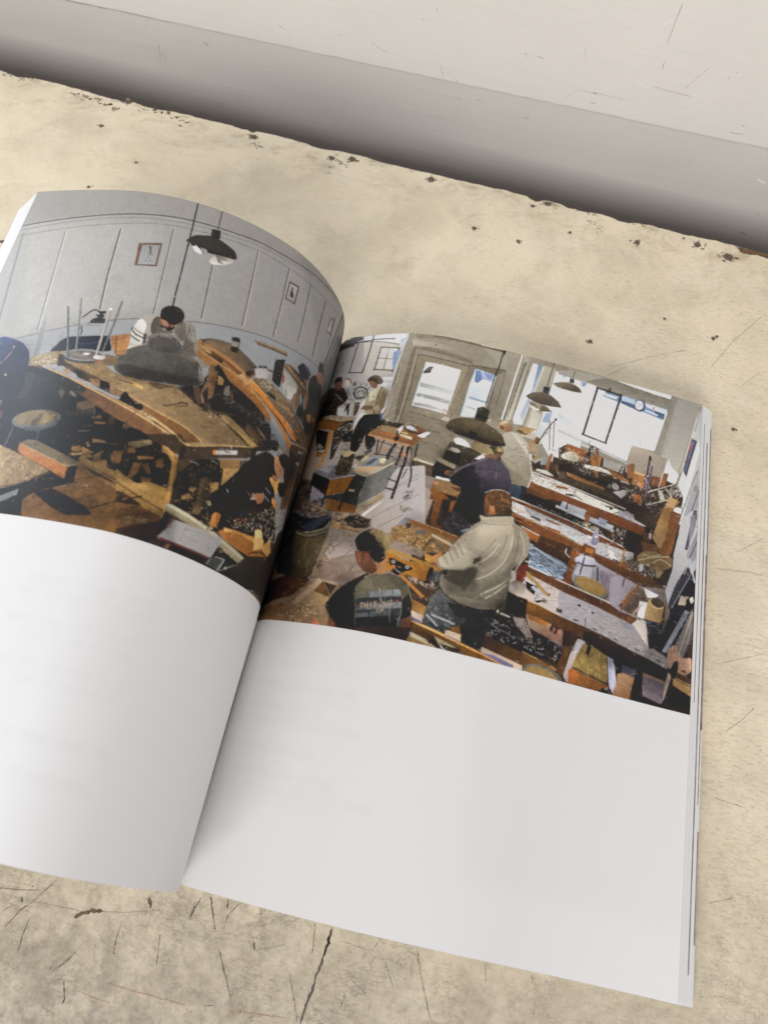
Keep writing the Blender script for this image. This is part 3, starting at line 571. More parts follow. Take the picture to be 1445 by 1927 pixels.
L 2b1f15 0.30 1008 1097 991 1114 949 1125 910 1145
P 33251a 997 1058 932 1095 867 1131 858 1076 905 1034 989 1034
S 86603a,4c341f,6d4a29 60 10 1.2 -12 6 -170 -60 57 -191|1044 1202 874 1154 871 1129 996 1063
S d8c8b0,a89070,8a6f50 60 3.18182 1.2 -0 90 -170 -61 53 -189|1002 1090 989 1110 913 1131 899 1110 960 1090 993 1076
G b98a4c a57a42 897 1407 863 1154|945 1421 910 1411 870 1386 872 1372 864 1298 855 1204 864 1132 866 1178 878 1279 891 1363 905 1381
P 8a6436 895 1403 867 1388 866 1351 849 1224 855 1204 868 1305
P a57d4c 946 1418 913 1410 906 1385 936 1392
L 4b3621 0.31 913 1410 881 1402
G 3e2f22 453324 857 1425 613 1539|1020 1438 888 1487 863 1445 624 1573 609 1525 771 1435 831 1406 875 1375 878 1411 923 1415
P 2e2218 881 1437 862 1441 855 1388 874 1378
L b0905f 0.34 909 1475 863 1445 624 1570
P b56f35 764 1476 750 1484 747 1465 759 1460
P d6d2cb 750 1483 669 1527 667 1509 747 1466
L 4a4644 0.31 717 1496 709 1500
L 4a4644 0.31 713 1498 712 1492
L 4a4644 0.27 707 1501 706 1495
L 4a4644 0.27 701 1498 702 1503
L 4a4644 0.27 697 1506 698 1500 694 1502
L d8d0c0 0.34 699 1530 695 1517
P 9a7a4a 679 1595 670 1600 587 1596 609 1577 624 1573
P 2a2017 621 1570 585 1591 587 1545 609 1525
P 4e3a25 875 1375 831 1406 809 1417 852 1339 866 1333
P 2a2520 852 1339 782 1427 746 1352 762 1263 809 1224 851 1206 864 1298
P 3a3026 852 1312 846 1346 833 1222 848 1207
P 57422c 775 1347 734 1372 721 1301 742 1210 767 1203 767 1278
P 3c2f22 753 1358 734 1370 725 1299 739 1229 756 1284
P 7d5c38 732 1453 649 1499 638 1467 647 1447 713 1421
P 1c1612 721 1411 701 1422 694 1361 712 1360
P 8f6c42 703 1426 641 1460 646 1428 693 1357
P 59432c 642 1494 617 1517 638 1467
L d0cac0 0.25 832 1394 812 1399 799 1392
L d0cac0 0.22 758 1435 741 1437 732 1431
S c9c0b0,6a533a,97764d,2a2018,8b3a28 80 3.18182 1.3 30 80 -190 -61 94 -199|833 1384 733 1443 714 1364 721 1301 797 1265
P 8a6a42 803 1298 776 1306 786 1283 803 1284
P 9a7646 736 1348 704 1364 701 1338 724 1308
P 97764d 818 1255 799 1273 778 1260 821 1236
S 7d6444,a89878,4a3a28,33271c 80 4.09091 1.8 20 70 -187 -59 87 -193|741 1291 712 1301 681 1204 721 1185 773 1214 830 1215 814 1239
P a8987a 731 1273 715 1281 706 1267 717 1258
P 9c6430 692 1238 678 1252 661 1250 663 1221 664 1194 686 1189 693 1198 689 1213
P 7b4a22 680 1249 658 1251 660 1196 646 1199 663 1191
P 141621 577 1566 544 1597 517 1606 450 1599 440 1522 465 1478 499 1444 551 1410 557 1377 573 1340 566 1288 601 1261 650 1241 676 1260 698 1308 697 1340 674 1390 637 1462 608 1523
P 23202f 577 1566 544 1597 517 1606 513 1595 549 1576 584 1537
P 1b1e26 700 1320 686 1365 651 1350 580 1360 569 1282 623 1250 676 1260
L 3b4452 0.31 682 1330 648 1338
L c8d0d8 0.31 665 1355 656 1348
L 2c4460 0.70 577 1320 574 1280
P a98a80 549 1404 529 1402 523 1386 554 1370 549 1387
P 8c5c42 532 1410 499 1427 482 1419 490 1388 513 1376 530 1388
L b9b9b8 0.33 491 1458 453 1450
L b9b9b8 0.33 500 1429 450 1417
S e8dfd0,c7b495,8d7350,38291c,f3ecdf,5e452e 330 3.63636 1.5 -0 90 -302 -83 156 -192|622 1246 555 1290 427 1396 261 1478 -44 1504 370 1299 485 1256 589 1227
S 6e2c1c,8a4a2a 14 3.63636 3 -0 90 -246 -70 125 -193|599 1258 526 1309 542 1255
P 2a2018 570 1333 520 1360 468 1369 512 1307 555 1290
G 8a5526 7a4b20 629 1193 479 1176|655 1181 632 1201 466 1228 400 1232 314 1234 485 1160 535 1159 599 1164
P 9b6a38 632 1210 582 1223 472 1244 470 1222 557 1216 625 1196
P b98a52 632 1209 597 1218 589 1211 625 1196
P b58a55 484 1270 468 1283 409 1256 415 1225 457 1201 473 1229
P c9a878 485 1272 452 1291 427 1266 472 1244
L 1c1612 0.58 483 1170 431 1206 369 1219 332 1226
P 9c7240 404 1240 368 1295 328 1247 369 1219
G a19478 8d8067 847 1190 521 1121|866 1196 852 1208 698 1183 492 1143 523 1111 627 1129 712 1159 860 1176
P beb49c 864 1196 852 1208 692 1181 618 1159 492 1143 505 1128 707 1170
P 8a7a5c 861 1180 712 1159 633 1144 627 1129 719 1151 857 1173
P 5a2a2a 863 1074 846 1088 673 1078 649 1076 660 1067 750 1061 858 1065
G c0bcb8 b4b0ac 844 1119 653 1117|854 1075 816 1156 620 1165 649 1078 763 1076
L 8d8988 0.18 775 1139 709 1147 636 1153
S a09c9a,938f8e 60 9.09091 .9 22 3 -193 -60 87 -186|773 1135 634 1147 649 1093 774 1084
L 7a7674 0.16 770 1145 779 1087
P 5a3b2c 842 1098 836 1156 816 1168 819 1150 839 1104
P 3a2a20 699 1173 686 1189 672 1191 671 1173 693 1168
P a08b78 698 1170 684 1190 673 1186 683 1166
P 1c1815 816 1067 752 1068 660 1067 667 1047 720 1045 807 1037
P 7a5438 829 1045 815 1063 804 1064 808 1041
P 3f3024 888 1040 868 1059 838 1062 839 1041
P 55564f 664 1052 630 1093 591 1098 608 1045
P 8c8e8c 659 1050 655 1067 641 1084 653 1049
L c8c8c6 0.48 590 1096 606 1046
L b8b6b4 0.39 629 1091 590 1096
P 2a2a25 600 1051 585 1096 532 1103 558 1052
L b0aca0 0.22 599 1047 536 1099
L c4c0b8 0.31 581 1063 575 1075
L c4c0b8 0.31 574 1065 567 1076
L c4c0b8 0.31 580 1069 569 1071
P 4a3a2c 629 1132 609 1133 603 1118 624 1104
P 2f2c24 552 1064 528 1109 487 1148 421 1185 302 1224 -96 1305 -155 1248 439 1041
P 3a362c 529 1096 468 1152 353 1198 430 1154
P 0d0c0b 59 1173 306 1185 276 1269 89 1445 -160 1675 -600 1459
P 2b241f 64 2253 -63 2156 -77 2002 -76 1844 -117 1684 -85 1494 243 1383 301 1615 313 1856 272 2061
P 4a3a2c 227 2062 -45 1951 -45 1797 234 1707 299 1893 282 2047
L 8a7a68 0.83 111 2172 -29 2005 -45 1797 -72 1545
G 7d5a36 9a5c24 745 1826 455 1707|834 1850 721 1815 608 1782 535 1751 458 1714 430 1687 410 1687 408 1715 437 1732 516 1764 600 1787 701 1818 764 1837 834 1864
G a0652c a96024 710 1848 394 1747|710 1848 698 1850 610 1816 528 1796 443 1778 363 1763 393 1746 475 1756 543 1773 600 1787 663 1808 697 1817
P 2b1b12 697 1817 655 1809 590 1785 519 1771 423 1737 377 1752 419 1728 470 1742 526 1757 598 1780 651 1798
L c68a48 0.32 706 1849 611 1820 530 1799 444 1781 365 1766
L b48a58 0.26 763 1833 701 1816 611 1789 540 1765 470 1742 420 1730
G 6f5c47 5c4a38 674 1872 313 1800|703 1853 676 1880 627 1900 561 1887 498 1876 408 1857 372 1845 306 1843 229 1825 212 1816 411 1729 368 1762 446 1785 552 1798 623 1826
S c3b39a,8c7658,3a2f25,a9977c,57442f,e4dccb 200 3.18182 1.2 40 60 -292 -82 204 -215|692 1860 627 1900 561 1887 498 1876 408 1857 282 1839 248 1804 399 1757 527 1792 612 1824
P 7a6448 604 1861 557 1876 496 1873 499 1862 571 1852
L 4c3a2a 0.56 566 1824 512 1848 456 1841
P 8a6a4a 572 1824 560 1837 488 1851 447 1838 450 1827 494 1833
P 2b3026 626 1837 610 1848 569 1849 570 1835 595 1831
P b02f20 412 1789 380 1807 377 1802 403 1789
P a02a20 399 1766 373 1779 361 1778 383 1761
P 1a1416 384 1763 365 1775 355 1768 370 1758
P c8c4c0 702 1906 652 1942 636 1907 675 1876 687 1871
P a79d92 645 1933 620 1941 621 1927 636 1905
P 3a3029 690 1925 651 1947 649 1942 688 1920
P 4c4036 649 1942 619 1952 622 1940 648 1936
S e8e2d8,b39d80,4b3a2c,cfc3b0 60 4.54545 1.6 30 60 -237 -71 162 -224|675 1876 612 1915 583 1889 613 1855 650 1852
P 4a3628 408 1724 214 1808 219 1750 411 1682
P a09c94 336 1735 263 1769 258 1758 329 1726
P 9c8f7c 411 1729 212 1816 214 1808 411 1722
P 3a2a20 411 1682 230 1767 218 1718 -2 1714 358 1530 363 1633
L 8a6b4c 1.11 212 1816 206 1748 -27 1727
P 23211f 626 2007 578 2043 575 2007 569 1941 565 1898 592 1901 614 1904 620 1955
P 1b1a19 606 2022 578 2043 575 2007 568 1923 582 1918
S 6b6b68,a0a09c,121212 30 1.81818 1 -0 90 -252 -74 182 -227|624 1999 582 2030 567 1905 610 1907
P c0b9ad 568 1988 480 1983 465 1947 499 1913 551 1922
P d8d4cc 558 1926 473 1965 468 1945 470 1906 513 1884 540 1892
P b6b2ab 548 1914 526 1884 511 1894 527 1920
S 3a3a3c,6b6b6c,f0ece4 30 3.63636 1 80 20 -291 -82 215 -221|563 1973 497 1975 483 1938 534 1906
P 7c3028 572 1958 564 1977 551 1940 559 1929
P 5b4230 574 2022 557 2037 483 2024 412 2021 388 1985 399 1962 448 1974 482 1987 531 1997 572 2000
L a38258 0.36 572 2024 512 2012 413 2005
P 7a6045 489 1878 480 1931 448 1974 439 1886 468 1870
P 6b5038 469 1972 431 1991 436 1931 437 1883 451 1863
P 3d3a36 555 2039 489 2039 414 2034 412 2021 496 2024
P 262336 504 2061 479 2101 437 2109 404 2096 422 2042 472 2032
P 555a80 472 2101 437 2109 411 2090 430 2085 453 2092
P 7a5a40 428 2037 404 2086 403 2057 415 2028
P 141516 405 2026 398 2085 369 2123 326 2132 274 2131 233 2110 215 2071 96 2087 150 2001 206 1916 316 1836 361 1862 382 1913 367 1976 380 2016
G 262524 191919 421 2058 12 2140|405 2026 398 2085 369 2123 326 2132 280 2127 240 2094 207 2036 223 1985 338 1916 367 1976
P 7a5036 409 1998 384 2013 373 1986 367 1967 367 1924 386 1929
P 8a5c3c 347 1919 299 1948 283 1925 304 1901 333 1900
P 80543a 276 1954 223 1985 229 1951 260 1936
P 37302a 358 2198 336 2221 307 2219 277 2170 316 2175 350 2148 357 2178
P 8a5a48 352 2152 316 2175 280 2173 277 2134 311 2113 343 2119
P 2d3134 431 1920 435 1964 415 1975 396 1922 366 1905 389 1856 435 1861
P c3c3bf 439 1956 431 1965 415 1941 416 1907
P 4f4a40 391 1860 381 1895 345 1873 352 1849
L c8a888 0.32 381 1990 375 1971
P 4e4436 620 1670 551 1645 560 1639 587 1630 617 1646
P 9e7d54 620 1670 565 1653 560 1639 571 1641
S d8d4c8,6a6458,1b1815 40 2.72727 1 30 70 -278 -79 175 -207|554 1609 497 1653 486 1625 534 1596
P 141210 573 1631 502 1680 478 1666 489 1632 555 1612
S c9b08a,8a6e4c,3a2a1c 50 4.54545 2 30 60 -335 -92 214 -204|478 1666 430 1687 410 1679 435 1649 481 1642
S b4b4b2,e0e0dc,5e5a55,101010 120 6.36364 1 60 60 -216 -66 133 -217|793 1720 713 1715 592 1731 543 1711 601 1699 704 1686 783 1687
S 141210,2b241e,4a3a2c 60 4.54545 2 40 60 -251 -73 160 -212|675 1661 551 1705 496 1680 573 1631
L b9b9b6 0.34 589 1724 563 1723 552 1714 561 1703
P 9a6c4a 488 1599 485 1622 460 1625 439 1595 411 1586 410 1552 433 1535 460 1548 479 1570
P 8a6042 473 1532 436 1541 412 1526 426 1490 455 1492
P 1b1815 471 1618 444 1652 401 1662 372 1654 348 1620 339 1568 367 1543 401 1567 407 1593 439 1595
L 6e6357 0.50 433 1660 387 1662 358 1645 336 1605
P 8c5a3e 414 1583 416 1578 420 1572 426 1568 432 1565 437 1566 440 1569 441 1573 439 1579 435 1585 429 1589 423 1591 418 1591 414 1588
L b98a4a 1.74 476 1509 436 1495 414 1497
L b98a4a 1.51 424 1532 426 1490
S d8cfc0,8a6a50,2a2018,b38a60 50 2.72727 1.2 40 60 -421 -115 245 -189|430 1528 341 1602 323 1549 426 1490
P 2b241e 383 1506 390 1680 209 1796 89 1672 281 1486 341 1446
P 6b4c33 303 1665 276 1695 268 1511 287 1474 354 1431 364 1477
P 9b8e7e 326 1681 280 1706 281 1690 318 1672
P 4e3a28 340 1606 285 1685 296 1496 337 1457
L a8865c 0.85 85 1845 89 1672 142 1532 154 1408
P 15120f 444 1509 372 1552 340 1508 384 1475
P b78545 478 1515 450 1506 425 1534 415 1466 437 1479 473 1497
P a9744a 436 1446 394 1444 372 1425 403 1413 434 1426
S e8dfd0,c7b495,8d7350,38291c,f3ecdf,201811 330 4.09091 1.5 -0 90 -312 -86 161 -192|555 1299 466 1375 268 1479 42 1549 246 1350 355 1279 460 1288 597 1227 619 1239
S 14110e,241c14 30 7.27273 4 -60 40 -385 -105 196 -186|483 1312 442 1367 315 1356 329 1308 416 1315
P b58a55 484 1272 439 1287 426 1261 426 1217 464 1195 471 1239
P c9a878 484 1272 446 1287 428 1264 468 1248
S d0c8bc,6a5c4c,181412,8f7a5c 90 5.45455 1.4 -0 90 -611 -168 284 -165|405 1296 105 1437 114 1361 354 1247
P 9c7240 428 1220 394 1261 335 1255 354 1218
P 17140f 303 1345 63 1549 -36 1441 -81 1366 35 1275 31 1101 294 1103 322 1212
G 2f2a22 1e1b16 553 1107 32 1144|554 1059 536 1100 497 1149 425 1186 349 1212 298 1222 274 1151 32 1144 230 1053 416 1055
P 080707 336 1226 288 1335 42 1549 -308 1717 -266 1440 -35 1079 264 1035 299 1121
D .80 65|1790 1782 1619 1759 1544 1587 1168 1444 887 1388 803 1114 1443 1031
D .70 40|1282 1288 959 1430 881 1368 850 1268 1133 1226
D .75 30|1475 1542 1176 1466 989 1396 1131 1337 1375 1411
D .80 33|881 1368 738 1459 655 1270 833 1209
D .85 22|1166 1686 1048 1717 884 1732 874 1698 1027 1648 1199 1654
D .80 28|833 1706 679 1744 504 1673 536 1576 736 1607
D .80 167|503 2062 229 2281 -506 2051 -434 1376 -105 1123 393 1434
D .80 26|1053 1115 827 1190 769 1004 934 1044
D .82 29|897 1777 768 1795 432 1694 221 1658 551 1618 782 1683
D .85 20|1293 1071 1111 1166 1015 1062 1117 1019
D 1.12 29|1160 1541 999 1559 777 1511 808 1471 1016 1481
D .88 18|1211 1702 1048 1717 878 1748 878 1709 1028 1653 1197 1650
D 1.15 23|928 1923 834 1946 697 1893 733 1843 834 1864
D .85 68|577 1044 25 1338 -392 1188 299 981
D .92 76|670 2579 235 2718 -420 2735 341 2160
D 1.06 79|1902 2411 1266 2411 1140 2009 1705 1836
P 3a2e24 1480 1030 1745 1500 1800 1700 2000 1700 2000 1030
G 6d5238 4a3626 1700 1560 1800 1300|1640 1500 2000 1560 2000 1330 1700 1250
P 33271d 1700 1250 2000 1330 2000 1250 1720 1170
G 7a5a38 50381f 1700 1200 1900 1050|1560 1030 2000 1030 2000 1180 1680 1150
"""
